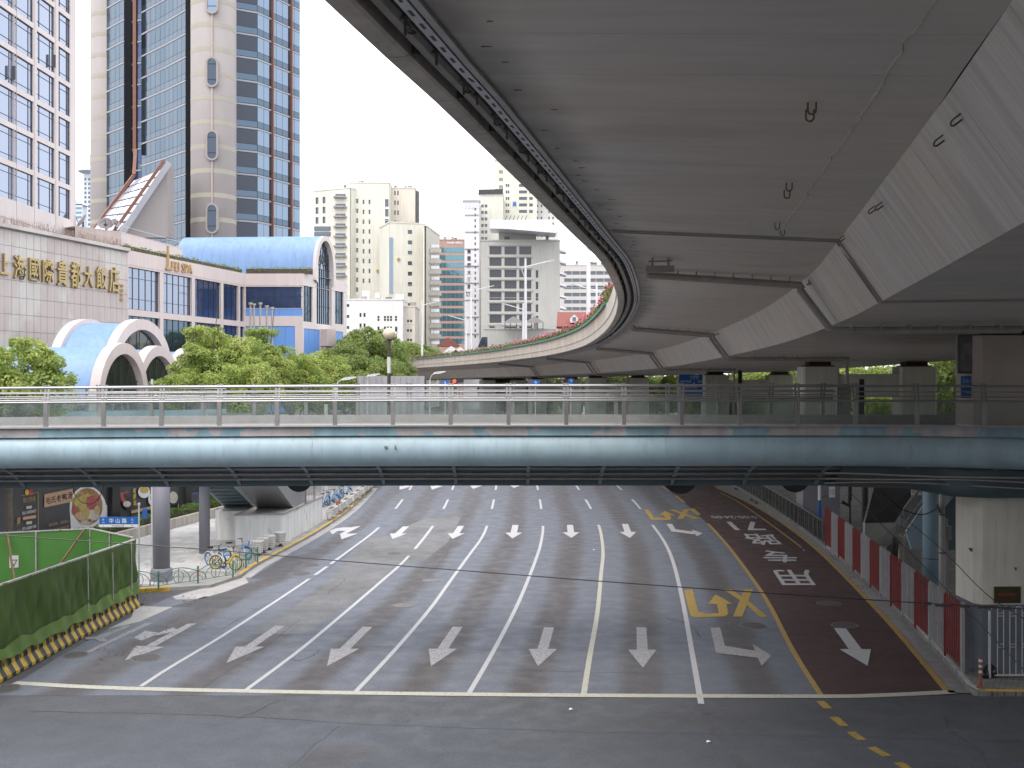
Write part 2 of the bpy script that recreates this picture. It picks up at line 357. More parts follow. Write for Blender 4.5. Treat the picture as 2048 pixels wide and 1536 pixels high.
# seams in the surfacing
mat('seam', (.055, .055, .058), .8, var=.3, scale=3)
def seam(pts, parent, z, w=.026):
    P = smoothline([G(*p) for p in pts], 8); rs = random.Random(len(pts) + int(pts[0][0])); q = MB(); vv = []
    for i, p in enumerate(P):
        t = P[min(i + 1, len(P) - 1)] - P[max(i - 1, 0)]; s = Vector((t.y, -t.x, 0)).normalized(); j = rs.gauss(0, .035); hw = w * rs.uniform(.25, .6); vv += [(p.x + s.x * (j - hw), p.y + s.y * (j - hw), z), (p.x + s.x * (j + hw), p.y + s.y * (j + hw), z)]
    q.add(vv, [(2 * i, 2 * i + 1, 2 * i + 3, 2 * i + 2) for i in range(len(P) - 1)]); q.build('surface_seam', 'seam', parent)
for pts in (((60, 1422), (400, 1430), (700, 1446), (1100, 1462), (1500, 1470), (2040, 1482)), ((470, 1440), (505, 1426), (560, 1400)), ((575, 1540), (620, 1498), (680, 1452)), ((1890, 1430), (1900, 1460), (1960, 1500), (1975, 1540))): seam(pts, junction, .003)
for pts in (((905, 1128), (1050, 1127), (1250, 1126), (1430, 1128)), ((385, 1390), (450, 1345), (520, 1300), (600, 1240)), ((640, 1290), (900, 1298), (1150, 1300), (1400, 1302)), ((700, 1240), (820, 1185), (880, 1128), (905, 1085)), ((500, 1268), (620, 1270), (740, 1262)), ((740, 1072), (640, 1150), (520, 1215), (440, 1260)), ((1000, 1340), (1180, 1344), (1380, 1348))): seam(pts, road, .0045)
for pts in (((655, 1188), (662, 1180), (678, 1170), (690, 1158)), ((1330, 1236), (1380, 1250), (1400, 1275)), ((560, 1330), (585, 1318), (600, 1322), (640, 1300))): seam(pts, road, .005, .05)
# painted lines
def strip(name, pts, w, material, parent=road, z=.008, n=5):
    P = smoothline(pts, n); q = MB(); vv = []
    for i, p in enumerate(P):
        t = (P[min(i + 1, len(P) - 1)] - P[max(i - 1, 0)]); s = Vector((t.y, -t.x, 0)).normalized() * (w / 2)
        vv += [(p.x - s.x, p.y - s.y, z), (p.x + s.x, p.y + s.y, z)]
    q.add(vv, [(2 * i, 2 * i + 1, 2 * i + 3, 2 * i + 2) for i in range(len(P) - 1)]); return q.build(name, material, parent)
def line_between(k, ya, yb, w, material):
    d0, d1 = G(0, ya).y, G(0, yb).y; n = max(2, int(abs(d1 - d0) / 1.2)); 
    strip('lane_line', [Vector((lx(k, lerp(d0, d1, i / n)), lerp(d0, d1, i / n), 0)) for i in range(n + 1)], w, material, n=1)
line_between('L1', 1373, 1158, .145, 'paint_white'); line_between('L1', 1150, 1133, .16, 'paint_white'); line_between('L1', 1128, 1055, .16, 'paint_white')
line_between('L2', 1379, 1112, .145, 'paint_white'); line_between('L2', 1098, 1052, .16, 'paint_white')
for k in ('L3', 'L4'): line_between(k, 1386, 1052, .15, 'paint_white')
line_between('L5', 1388, 1050, .17, 'paint_cream'); line_between('L6', 1408, 1050, .17, 'paint_white')
line_between('Y1', 1390, 1047, .17, 'paint_yellow'); line_between('Y2', 1386, 975, .2, 'paint_yellow')
for k in ('L1', 'L2', 'L3', 'L4', 'L5', 'L6'): line_between(k, 1018, 999, .16, 'paint_white'); line_between(k, 980, 970, .16, 'paint_white')
line_between('Y1', 1005, 991, .2, 'paint_yellow'); line_between('Y1', 981, 972, .2, 'paint_yellow')
strip('lane_line', [G(x, y) for x, y in ((1603, 1095), (1540, 1048), (1480, 1006), (1440, 985))], .12, 'paint_yellow')
strip('stop_line', [G(x, y) for x, y in ((28, 1366), (250, 1377), (700, 1386), (1167, 1391), (1640, 1393), (1760, 1391), (1890, 1385), (1905, 1384))], .33, 'paint_cream', z=.010)
for a, b_ in (((1640, 1402), (1656, 1417)), ((1668, 1434), (1688, 1452)), ((1702, 1464), (1724, 1480)), ((1742, 1494), (1774, 1512)), ((1796, 1525), (1840, 1552))):
    strip('guide_dash', [G(*a), G(*b_)], .24, 'paint_gold', junction, .004)
for a, b_ in (((1403, 1405), (1414, 1428)), ((1428, 1455), (1452, 1482)), ((1462, 1506), (1492, 1540))): strip('guide_dash', [G(*a), G(*b_)], .26, 'asphalt_new', junction, .004)
def arrow(tail, tip, material, hw=.95, sw=.36, hl=.41):
    a, b_ = G(*tail), G(*tip); t = b_ - a; s = Vector((t.y, -t.x, 0)).normalized(); nk = a + t * (1 - hl)
    # head base lies across the road like the stop line
    q = MB(); s2 = Vector((1, 0, 0)) if abs(t.y) > abs(t.x) else s
    pts = [a - s * sw / 2, a + s * sw / 2, nk + s * sw / 2]; pts2 = [nk - s * sw / 2, a - s * sw / 2]
    q.add([a - s * sw / 2, a + s * sw / 2, nk + s * sw / 2, nk - s * sw / 2, nk - s2 * hw / 2, nk + s2 * hw / 2, b_], [(0, 1, 2, 3), (4, 5, 6)])
    q.v = [(x, y, .008 if i < 4 else .0085) for i, (x, y, z) in enumerate(q.v)]; return q.build('direction_arrow', material, road)
for ta, tp in (((812, 1053), (785, 1078)), ((922, 1052), (905, 1078)), ((1031, 1050), (1025, 1077)), ((1140, 1050), (1143, 1076)), ((1250, 1048), (1260, 1076))): arrow(ta, tp, 'paint_white', 1.0, .38)
for ta, tp in (((560, 1252), (452, 1327)), ((735, 1254), (654, 1333)), ((915, 1254), (862, 1333)), ((1098, 1255), (1076, 1333)), ((1283, 1255), (1286, 1336))): arrow(ta, tp, 'paint_worn')
arrow((1680, 1257), (1735, 1332), 'paint_white', 1.05, .42)
for ta, tp in (((830, 962), (799, 980)), ((886, 962), (864, 979.5)), ((962, 962), (946, 978)), ((1035, 962), (1028, 976))): arrow(ta, tp, 'paint_white', 1.1, .4)
def shape(name, material, *polys, parent=road):
    q = MB()
    for i, pl in enumerate(polys): q.poly([Vector((p.x, p.y, .008 + .0012 * i)) for p in gp(*pl)])
    return q.build(name, material, parent)
shape('direction_arrow', 'paint_white', [(706, 1054), (722, 1052), (690, 1069), (678, 1069)], [(680, 1068), (716, 1067), (683, 1079)], [(708, 1055), (698, 1062), (676, 1062), (665, 1069), (659, 1062), (672, 1057), (686, 1055)])
shape('direction_arrow', 'paint_worn', [(374, 1248), (394, 1247), (312, 1292), (292, 1292)], [(272, 1292), (330, 1294), (250, 1321)], [(356, 1260), (338, 1266), (305, 1273), (283, 1282), (268, 1276), (290, 1262), (318, 1266), (345, 1255)])
shape('direction_arrow', 'paint_ghost', [(290, 1247), (306, 1246), (182, 1305), (168, 1305)], [(192, 1274), (255, 1250), (262, 1252), (205, 1277)], [(170, 1275), (205, 1273), (216, 1283), (200, 1284), (190, 1278), (172, 1280)])
shape('turn_arrow', 'paint_white', [(1333, 1048), (1344, 1048), (1352, 1060), (1343, 1063)], [(1343, 1063), (1352, 1059), (1390, 1064), (1388, 1069)], [(1383, 1059), (1405, 1067), (1394, 1073)])
shape('turn_arrow', 'paint_worn', [(1421, 1256), (1440, 1255), (1450, 1293), (1432, 1306)], [(1432, 1306), (1450, 1292), (1510, 1302), (1516, 1316)], [(1505, 1288), (1543, 1312), (1523, 1332), (1511, 1305)])
def c5(*p): return [(1150 + x / 3.338, 960 + y / 3.338) for x, y in p]
shape('no_turning_mark', 'paint_gold', c5((727, 735), (785, 732), (822, 880), (770, 905)), c5((770, 905), (822, 880), (880, 895), (1020, 885), (1010, 912), (800, 918)), c5((945, 820), (1010, 825), (1025, 900), (965, 905)), c5((888, 830), (938, 765), (1052, 828)),
      c5((1130, 732), (1190, 730), (1118, 914), (1055, 914)), c5((990, 733), (1045, 733), (1165, 815), (1285, 915), (1235, 918), (1140, 830)))
shape('no_turning_mark', 'paint_gold', c5((460, 198), (490, 198), (535, 262), (510, 268)), c5((510, 268), (535, 250), (640, 258), (635, 266)), c5((590, 232), (630, 232), (645, 258), (610, 260)), c5((565, 235), (598, 208), (672, 238)),
      c5((730, 195), (765, 195), (720, 262), (680, 262)), c5((625, 198), (660, 198), (740, 228), (835, 260), (795, 264), (710, 230)), c5((755, 196), (795, 190), (840, 232), (815, 236)))
# the bus lane lettering reads for traffic coming towards the photographer
def lane_word(s, c, h_px, w_px, material='paint_white', bold=.012):
    c0 = G(*c); top, bot = G(c[0], c[1] + h_px / 2), G(c[0], c[1] - h_px / 2); h = abs(top.y - bot.y); w = w_px / K * c0.y
    dx = lx('Y1', c0.y - 1) - lx('Y1', c0.y + 1); up = Vector((-dx * .0 + (lx('Y2', c0.y - 2) - lx('Y2', c0.y + 2)) / 4 * 1.0, -1, 0))
    q = MB(); write(q, s, (0, 0, 0), (1, 0, 0), (0, 1, 0), 1, 1, bold=bold)
    right = Vector((-1, 0, 0)); c0 = (top + bot) / 2; c0.z = .0095
    q.v = [tuple(c0 + right * (x * w) + up * (y * h)) for x, y, z in q.v]
    q.build('lane_lettering', material, road)
lane_word('用', (1592, 1155), 31, 76, bold=.01); lane_word('专', (1558, 1113), 24, 66, bold=.012); lane_word('路', (1524, 1079), 22, 66, bold=.012)
lane_word('71', (1492, 1052), 17, 62, bold=.012); lane_word('0:00-24:00', (1468, 1034.5), 5.5, 90, bold=.008)
# manhole covers
def manhole(px, py, r, label):
    c = G(px, py); t = thing('manhole_cover', label, 'manhole cover', (c.x, c.y, 0), 'manhole covers set in the carriageway')
    q = MB(); q.lathe([(r, .0), (r, .012), (r * .9, .014), (r * .9, .008)], c, 24); q.build('rim', 'iron_rim', t)
    q = MB(); q.lathe([(r * .88, .0), (r * .88, .010)], c, 24)
    for i in range(-4, 5):
        w = math.sqrt(max(0, (r * .84) ** 2 - (i * r * .19) ** 2)); q.box((c.x + i * r * .19, c.y, .013), (r * .07, 2 * w, .006)); 
        if i % 2 == 0: q.box((c.x, c.y + i * r * .19, .0125), (2 * w, r * .07, .005))
    q.build('lid', 'manhole_pale' if label.startswith('pale') else 'iron', t)
for px, py, r, lb in ((862, 1161, .42, 'pale round manhole cover in the third lane, farther of two'), (808, 1211, .45, 'pale round manhole cover in the third lane, nearer of two'), (152, 1310, .42, 'manhole cover beside the striped barriers'),
                  (291, 1316, .5, 'gridded manhole cover at the tip of the left worn arrow'), (1506, 1251, .5, 'manhole cover between the yellow mark and the right turn arrow'), (1658, 1207, .5, 'dark grating cover in the red lane, farther one'),
                  (1690, 1251, .5, 'dark grating cover in the red lane just above the arrow'), (622, 1130, .42, 'manhole cover on the first lane line near the left kerb, farther one'), (603, 1147, .45, 'manhole cover near the first lane line, by the dark patch'),
                  (789, 1107, .4, 'small manhole cover at the gap of the second lane line'), (8, 1378, .5, 'manhole cover at the left end of the stop line')): manhole(px, py, r, lb)

# ================================================================ pavements and kerbs
KL = [(345, 1182), (430, 1168), (482, 1155), (515, 1132), (560, 1108), (640, 1063), (700, 1021), (745, 977)]
kl = [G(*p) for p in KL]; far = kl[-1] + (kl[-1] - kl[-2]) * 7
KLs = smoothline(kl[2:], 6)
def poly_struct(name, pts, z, m_, th=.2):
    q = MB(); q.prism([Vector((p[0], p[1], z - th)) for p in pts], (0, 0, th)); return struct(q.build(name, m_))
pts = [G(-400, 1190), G(262, 1184), G(345, 1181), G(420, 1176), G(482, 1156)] + KLs[1:] + [far, Vector((-60, far.y, 0)), Vector((-60, 40, 0))]
sw_left = poly_struct('pavement_left', pts, SW - .012, 'pavement')
KR = [(2120, 1393), (2048, 1393), (1962, 1392), (1940, 1384), (1925, 1368), (1890, 1326), (1812, 1242), (1750, 1179), (1687, 1126), (1647, 1095), (1603, 1061), (1547, 1023), (1500, 993), (1455, 968), (1425, 950)]
kr = [G(*p) for p in KR]; KRs = smoothline(kr, 6)
pts = [p for p in KRs] + [KRs[-1] + Vector((2, 40, 0)), Vector((80, 140, 0)), Vector((80, kr[0].y, 0))]
sw_right = poly_struct('pavement_right', list(reversed(pts)), SW - .012, 'paving_blocks')
# gutter strip between the yellow line and the right kerb
q = MB(); n = 40; vv = []
for i in range(n + 1):
    dd = lerp(G(0, 1386).y, G(0, 960).y, i / n); kx = interp(sorted([(p.y, p.x) for p in KRs[30:]]), dd)[0]
    vv += [(lx('Y2', dd) + .12, dd, .002), (kx + .05, dd, .002)]
q.add(vv, [(2 * i, 2 * i + 1, 2 * i + 3, 2 * i + 2) for i in range(n)]); struct(q.build('gutter', 'gutter_stone'))
q = MB(); vv = []
for i, p in enumerate(KLs):
    t = KLs[min(i + 1, len(KLs) - 1)] - KLs[max(i - 1, 0)]; s = Vector((t.y, -t.x, 0)).normalized()
    vv += [(p.x, p.y, .002), (p.x + s.x * .45, p.y + s.y * .45, .002)]
q.add(vv, [(2 * i, 2 * i + 1, 2 * i + 3, 2 * i + 2) for i in range(len(KLs) - 1)]); struct(q.build('gutter', 'concrete_pale'))
def kerb(path, parent, side, L, mats_at, dmax=95):
    """kerb stones one by one along a path; side=+1: pavement on the right of travel"""
    acc = [0]
    for a, b_ in zip(path, path[1:]): acc.append(acc[-1] + (b_ - a).length)
    def at(s):
        for i in range(len(path) - 1):
            if s <= acc[i + 1]: return path[i].lerp(path[i + 1], (s - acc[i]) / max(1e-6, acc[i + 1] - acc[i]))
        return path[-1]
    s = 0; meshes = {}
    while s < acc[-1] - L * .5:
        a, b_ = at(s), at(min(s + L, acc[-1])); c = (a + b_) / 2; ln = (b_ - a).length; t = (b_ - a).normalized(); r = Vector((t.y, -t.x, 0)) * side
        m_ = mats_at(c); key = (round(ln, 1), m_)
        if key not in meshes:
            k = MB(); k.prism([(-ln / 2 + .008, -.07, -.1), (-ln / 2 + .008, .09, -.1), (-ln / 2 + .008, .09, SW + .004), (-ln / 2 + .008, -.05, SW + .004), (-ln / 2 + .008, -.07, SW - .02)], (ln - .016, 0, 0)); meshes[key] = k.mesh('kerb_stone', m_)
        c = c + r * .08; ang = math.atan2(t.y, t.x)
        if side < 0: inst('kerb_stone', meshes[key], parent, (c.x, c.y, 0), ang)
        else: inst('kerb_stone', meshes[key], parent, (c.x, c.y, 0), ang + math.pi)
        s += L
kerb(KLs, sw_left, -1, .8, lambda c: 'kerb_yellow')
kerb([G(266, 1185), G(305, 1183.5), G(345, 1181)], sw_left, -1, .5, lambda c: 'kerb_yellow')
kerb(KRs, sw_right, 1, .75, lambda c: 'kerb_yellow' if (c.x > G(1968, 1392).x and c.y < 31.4) else 'kerb_stone')
# paving slabs on the near left pavement
slab = {}
y = 45.3; row = 0
kx = sorted([(p.y, p.x) for p in KLs])
slabs = 0
while y < 66:
    x = -21.5 + (y - 58) * .19 - (.0 if row % 2 else .5)
    edge = (interp(kx, y)[0] if y > kx[0][0] else -14.2) - .35
    while x + 1.0 < edge and slabs < 300:
        k = random.randrange(4)
        if k not in slab:
            c = .31 + .03 * k; nm = 'slab_%d' % k; mat(nm, (c * 1.22, c * 1.2, c * 1.2), .85, var=.16, scale=2.2, fine=.14)
            qq = MB(); qq.box((0, 0, -.02), (.985, .735, .04)); slab[k] = qq.mesh('slab', nm)
        inst('slab', slab[k], sw_left, (x + .5, y + .375, SW + random.uniform(-.002, .003))); slabs += 1
        x += 1.0
    y += .75; row += 1
# ================================================================ elevated viaduct sweeping overhead
def soffit_mat(name, col, stain=True, boards=False):
    m, n, l, b = _nodes(name); b.inputs['Roughness'].default_value = .5
    tc = n.new('ShaderNodeTexCoord'); uvv = tc.outputs['UV']
    def noise(sc, stretch, det=5):
        mp = n.new('ShaderNodeMapping'); mp.inputs['Scale'].default_value = stretch; l.new(uvv, mp.inputs[0])
        t = n.new('ShaderNodeTexNoise'); t.inputs['Scale'].default_value = sc; t.inputs['Detail'].default_value = det; l.new(mp.outputs[0], t.inputs['Vector']); return t.outputs['Fac']
    def mr(f, lo, hi, a, b_):
        t = n.new('ShaderNodeMapRange'); t.interpolation_type = 'SMOOTHSTEP'
        for i, q in enumerate((lo, hi, a, b_)): t.inputs[i + 1].default_value = q
        l.new(f, t.inputs[0]); return t.outputs[0]
    def mul(a, f):
        t = n.new('ShaderNodeMixRGB'); t.blend_type = 'MULTIPLY'; t.inputs[0].default_value = 1; l.new(a, t.inputs[1]); l.new(f, t.inputs[2]); return t.outputs[0]
    rgb = n.new('ShaderNodeRGB'); rgb.outputs[0].default_value = c4(col); out = rgb.outputs[0]
    mx = n.new('ShaderNodeMixRGB'); l.new(mr(noise(.22, (1, 1, 1), 3), .42, .62, 0, 1), mx.inputs[0]); l.new(out, mx.inputs[1]); mx.inputs[2].default_value = (col[0] * .93, col[1] * .99, col[2] * 1.03, 1); out = mx.outputs[0]
    if boards:
        out = mul(out, mr(noise(2.6, (1.6, .05, 1), 4), .3, .7, .88, 1.08)); out = mul(out, mr(noise(14, (1, .04, 1), 2), .35, .65, .93, 1.05))
    else:
        out = mul(out, mr(noise(2.0, (1.6, .12, 1), 6), .3, .7, .95, 1.05)); out = mul(out, mr(noise(9, (1, .12, 1), 4), .3, .7, .97, 1.03))
    out = mul(out, mr(noise(.6, (1, .45, 1), 8), .56, .74, 1, .86))
    if stain:   # damp, mould-dark band along the outer edge of the cantilever
        sx = n.new('ShaderNodeSeparateXYZ'); l.new(uvv, sx.inputs[0])
        ad = n.new('ShaderNodeMath'); ad.operation = 'ADD'; l.new(sx.outputs[1], ad.inputs[0])
        sb = n.new('ShaderNodeMath'); sb.operation = 'MULTIPLY'; sb.inputs[1].default_value = .7; l.new(noise(.9, (1, 1, 1), 5), sb.inputs[0]); l.new(sb.outputs[0], ad.inputs[1])
        out = mul(out, mr(ad.outputs[0], .35, 1.15, .33, 1))
    l.new(out, b.inputs['Base Color']); l.new(mr(noise(1.2, (1, .3, 1), 4), .3, .7, .38, .6), b.inputs['Roughness']); MATS[name] = m
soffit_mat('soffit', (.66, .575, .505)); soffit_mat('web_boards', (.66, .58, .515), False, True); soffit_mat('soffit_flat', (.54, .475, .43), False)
mat('fascia', (.58, .52, .46), .75, var=.10, scale=1.5, streak=.18, fine=.06, drip=.2)
mat('fascia_under', (.50, .475, .46), .7, var=.14, scale=1.5, fine=.06)
mat('edge_dark', (.10, .09, .085), .8, var=.25, scale=3)
mat('edge_beam', (.30, .285, .265), .7, var=.22, scale=2.5, fine=.08)
mat('tray_metal', (.52, .52, .55), .45, .3, var=.16, scale=3)
mat('drain_pipe', (.33, .30, .275), .55, var=.15, scale=3)
mat('rust_red', (.10, .028, .02), .7, var=.25, scale=4)
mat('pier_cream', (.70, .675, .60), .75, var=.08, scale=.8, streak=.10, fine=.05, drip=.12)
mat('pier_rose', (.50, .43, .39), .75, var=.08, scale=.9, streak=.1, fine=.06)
mat('dado_grey', (.135, .155, .185), .6, var=.12, scale=1.3, fine=.06)
mat('pin_rust', (.22, .15, .11), .8, var=.2)
mat('hook_steel', (.16, .125, .08), .6, var=.2, scale=12)
mat('column_grey', (.235, .235, .275), .5, var=.06, scale=1.2, fine=.03, col2=(.6, .6, .6), c2scale=5.5, c2lo=.725, c2hi=.735)
TIP = [(-45, -12.1, 3.3), (-10, -4.7, 3.25), (8.9, -.76, 3.2), (12.1, -.05, 3.18), (22, 2.0, 3.12), (29.2, 3.4, 3.08), (41, 4.95, 2.95), (55, 5.95, 2.8), (68, 6.3, 2.62), (80, 6.1, 2.45), (92, 5.1, 2.3), (102, 3.7, 2.2), (111, 1.9, 2.12), (125, -1.2, 2.0), (138, -4.7, 1.93), (150, -8.8, 1.83), (162, -13.2, 1.74), (180, -21, 1.55), (220, -42, 1.2), (270, -75, .8)]
tp = smoothline([Vector((x, d, EH + z)) for d, x, z in TIP], 14)
ss = [0.]
for a, b_ in zip(tp, tp[1:]): ss.append(ss[-1] + (b_ - a).xy.length)
def VS(s):
    """station s along the outer edge -> point, along, across (towards the deck's middle)"""
    s = max(0, min(s, ss[-1] - 1e-3)); lo, hi = 0, len(ss) - 1
    while hi - lo > 1:
        mid = (lo + hi) // 2
        if ss[mid] <= s: lo = mid
        else: hi = mid
    f = (s - ss[lo]) / (ss[hi] - ss[lo]); p = tp[lo].lerp(tp[hi], f)
    i0, i1 = max(lo - 3, 0), min(hi + 3, len(tp) - 1); t = (tp[i1] - tp[i0]); t.z = 0; t.normalize()
    return p, t, Vector((t.y, -t.x, 0))
def S_of(d):                                  # station whose outer edge lies at depth d
    for i in range(len(tp) - 1):
        if tp[i].y <= d <= tp[i + 1].y: return lerp(ss[i], ss[i + 1], (d - tp[i].y) / (tp[i + 1].y - tp[i].y))
    return ss[-1]
def VP(s, o, z=0.): p, t, n = VS(s); return p + n * o + Vector((0, 0, z))
SECT = [(0, 0), (4.5, -.33), (5.3, -1.57), (20.2, -1.57), (21, -.33), (25.5, 0)]
via = thing('elevated_viaduct', 'concrete elevated road sweeping overhead in a long left curve on piers', 'viaduct', (7, 35, 0))
SJ = S_of(22.0)
def strips(name, o0, z0, o1, z1, m_, L, gap=.016, s0=0, s1=None, nsub=1):
    """surface between two section points, in panels of length L with recessed joints"""
    q = MB(); s = s0; s1 = s1 or ss[-1] - .5
    while s < s1:
        e = min(s + L, s1)
        for jn in (SJ,):
            if s < jn - .05 < e: e = jn - .05
            if jn - .06 < s < jn + .05: s = jn + .05; e = min(s + L, s1)
        cuts = [s + gap / 2 + (e - s - gap) * i / nsub for i in range(nsub + 1)]
        vv, uu = [], []
        for c in cuts:
            for i in range(3): t = i / 2; vv.append(VP(c, lerp(o0, o1, t), lerp(z0, z1, t))); uu.append((c, lerp(o0, o1, t) + (abs(z1 - z0) * t if abs(o1 - o0) < 1 else 0)))
        q.add(vv, [(3 * a + i, 3 * a + i + 1, 3 * a + 4 + i, 3 * a + 3 + i) for a in range(nsub) for i in range(2)], 0, uu)
        vv = []; q.add([VP(e - gap / 2, o0, z0), VP(e - gap / 2, o1, z1), VP(e + gap / 2, o1, z1), VP(e + gap / 2, o0, z0),
                        VP(e - gap / 2, o0, z0 + .02), VP(e - gap / 2, o1, z1 + .02), VP(e + gap / 2, o1, z1 + .02), VP(e + gap / 2, o0, z0 + .02)], [(0, 1, 5, 4), (4, 5, 6, 7), (2, 3, 7, 6)], 0, [(e, 3)] * 8)
        s = e
    return q.build(name, m_, via, smooth=False, uv=True)
strips('cantilever_soffit', 0, 0, 4.65, -.33, 'soffit', 1.3, .009)
strips('web', 4.65, -.33, 5.47, -1.57, 'web_boards', 2.4, .01)
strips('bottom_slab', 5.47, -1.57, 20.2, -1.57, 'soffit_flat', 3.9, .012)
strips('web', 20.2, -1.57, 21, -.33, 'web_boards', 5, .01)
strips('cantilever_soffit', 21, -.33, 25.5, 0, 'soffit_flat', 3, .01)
# deck top and carriageway edge
q = MB(); N = 150; vv = []
for i in range(N + 1):
    s = ss[-1] * i / N - (0.01 if i == N else 0)
    vv += [VP(s, -.02, .5), VP(s, 25.5, .5), VP(s, 25.5, 0.001), VP(s, 25.9, 1.3), VP(s, 25.9, -.02), VP(s, 25.5, 1.3)]
q.add(vv, [f for i in range(N) for f in ((6 * i, 6 * i + 1, 6 * i + 7, 6 * i + 6), (6 * i + 3, 6 * i + 4, 6 * i + 10, 6 * i + 9), (6 * i + 4, 6 * i + 2, 6 * i + 8, 6 * i + 10), (6 * i + 5, 6 * i + 3, 6 * i + 9, 6 * i + 11), (6 * i + 1, 6 * i + 5, 6 * i + 11, 6 * i + 7))])
q.build('deck', 'concrete', via)
# outer edge seen from below: slab nosing, cable tray, recesses, edge beam, fascia panels
def run(name, prof, m_, s0=0, s1=None, N=260, smooth=False):
    q = MB(); s1 = s1 or ss[-1] - .2; k = len(prof); vv = []
    for i in range(N + 1): vv += [VP(lerp(s0, s1, i / N), -o, z) for o, z in prof]
    q.add(vv, [(i * k + j, i * k + j + 1, (i + 1) * k + j + 1, (i + 1) * k + j) for i in range(N) for j in range(k - 1)]); return q.build(name, m_, via, smooth=smooth)
run('slab_nosing', [(0, .0), (0, -.035), (.07, -.035), (.07, .5)], 'fascia_under')
run('edge_soffit', [(.07, .2), (.56, .24)], 'edge_dark')
run('cable_tray', [(.10, .03), (.10, -.03), (.20, -.03), (.20, .03), (.10, .03)], 'tray_metal')
run('edge_beam', [(.30, .2), (.30, .04), (.34, .0), (.42, .0), (.45, .05), (.45, .22)], 'edge_beam')
run('edge_conduit', [(.235, .12), (.25, .09), (.275, .09), (.29, .12), (.26, .15), (.235, .12)], 'edge_dark')
q = MB()                                        # slots and hangers of the cable tray
s = S_of(7.0)
while s < S_of(40):
    q = MB(); q.prism([VP(s, -.135, -.0306), VP(s, -.165, -.0306), VP(s + .14, -.165, -.0306), VP(s + .14, -.135, -.0306)], (0, 0, -.003)); s += .34
    q.build('tray_slot', 'edge_dark', via)
s = S_of(6.5); k = 0
while s < S_of(75):                              # steel hangers and dropped cable ends, each its own piece
    h = MB(); h.bar(VP(s, -.05, -.02), VP(s, -.32, .02), .03, .03); h.bar(VP(s + .01, -.28, .14), VP(s + .01, -.28, -.09 - .05 * random.random()), .025, .025)
    if k % 2 == 0: h.tube([VP(s + i * .05, -.27 + .03 * math.sin(i * 2.1), -.02 - .06 * math.sin(i * math.pi / 5)) for i in range(6)], .012, 5)
    h.build('hanger', 'edge_dark', via); s += random.uniform(.55, 1.0); k += 1
PL = 1.63; s = S_of(5.5); SE = S_of(175)
while s < SE:                                    # fascia and parapet panels one by one
    e = s + PL - .02; h = MB()
    prof = [(.56, .30), (.56, .015), (.60, .0), (.80, .0), (.82, .02), (.84, .46), (.88, .50), (.88, 1.36), (.60, 1.36), (.60, .30)]
    k = len(prof); h.add([VP(s, -o, z) for o, z in prof] + [VP(e, -o, z) for o, z in prof], [tuple(range(k)), tuple(range(2 * k - 1, k - 1, -1))] + [(j, k + j, k + (j + 1) % k, (j + 1) % k) for j in range(k)])
    if s > S_of(60):
        for j in range(5): a = lerp(s, e, (j + .5) / 5); h.bar(VP(a, -.885, .56), VP(a, -.885, 1.3), .03, .02)
    h.build('parapet_panel', 'fascia', via)
    b2 = MB(); b2.bar(VP(s + .1, -.5, .14), VP(s + .1, -.58, .14), .09, .2); b2.build('panel_bracket', 'edge_dark', via)
    s += PL
# rust-stained steel pins along the damp band
q = MB(); s = S_of(7)
while s < S_of(50):
    o = random.uniform(.15, .5); q.bar(VP(s, o, -.004 - o * .073), VP(s, o + random.uniform(.05, .12), -.006 - o * .073), .008, .008); s += random.uniform(.35, 1.1)
struct(q.build('rusty_pins', 'pin_rust', via), 'stuff')
# expansion joint
q = MB(); q.add([VP(SJ - .05, 0, .05), VP(SJ + .05, 0, .05), VP(SJ + .05, 4.7, -.25), VP(SJ - .05, 4.7, -.25), VP(SJ - .05, 5.67, -1.5), VP(SJ + .05, 5.67, -1.5), VP(SJ - .05, 20, -1.5), VP(SJ + .05, 20, -1.5)], [(0, 1, 2, 3), (3, 2, 5, 4), (4, 5, 7, 6)])
q.build('expansion_joint', 'edge_dark', via)
for dz, w in ((-.13, .035), (.13, .05)):
    q = MB(); q.bar(VP(SJ + dz, .1, -.03), VP(SJ + dz, 4.65, -.35), .03, .03); q.bar(VP(SJ + dz * .9, 4.63, -.36), VP(SJ + dz * .9, 5.43, -1.58), w, w); q.bar(VP(SJ + dz, 5.47, -1.59), VP(SJ + dz, 9, -1.59), .03, .03); q.build('joint_angle', 'drain_pipe', via)
q = MB(); q.bar(VP(SJ + .05, 4.7, -.45), VP(SJ + .38, 5.37, -1.5), .22, .04); q.build('joint_plate', 'web_boards', via)
q = MB(); rj = random.Random(2); a0 = S_of(6); a1 = SJ - .3; q.tube([VP(lerp(a0, a1, i / 60), lerp(4.25, 3.45, i / 60) + rj.gauss(0, .012), -.071 * lerp(4.25, 3.45, i / 60) - .003) for i in range(61)], [.008 + .006 * rj.random() for i in range(61)], 5); q.build('grout_ridge', 'fascia', via)
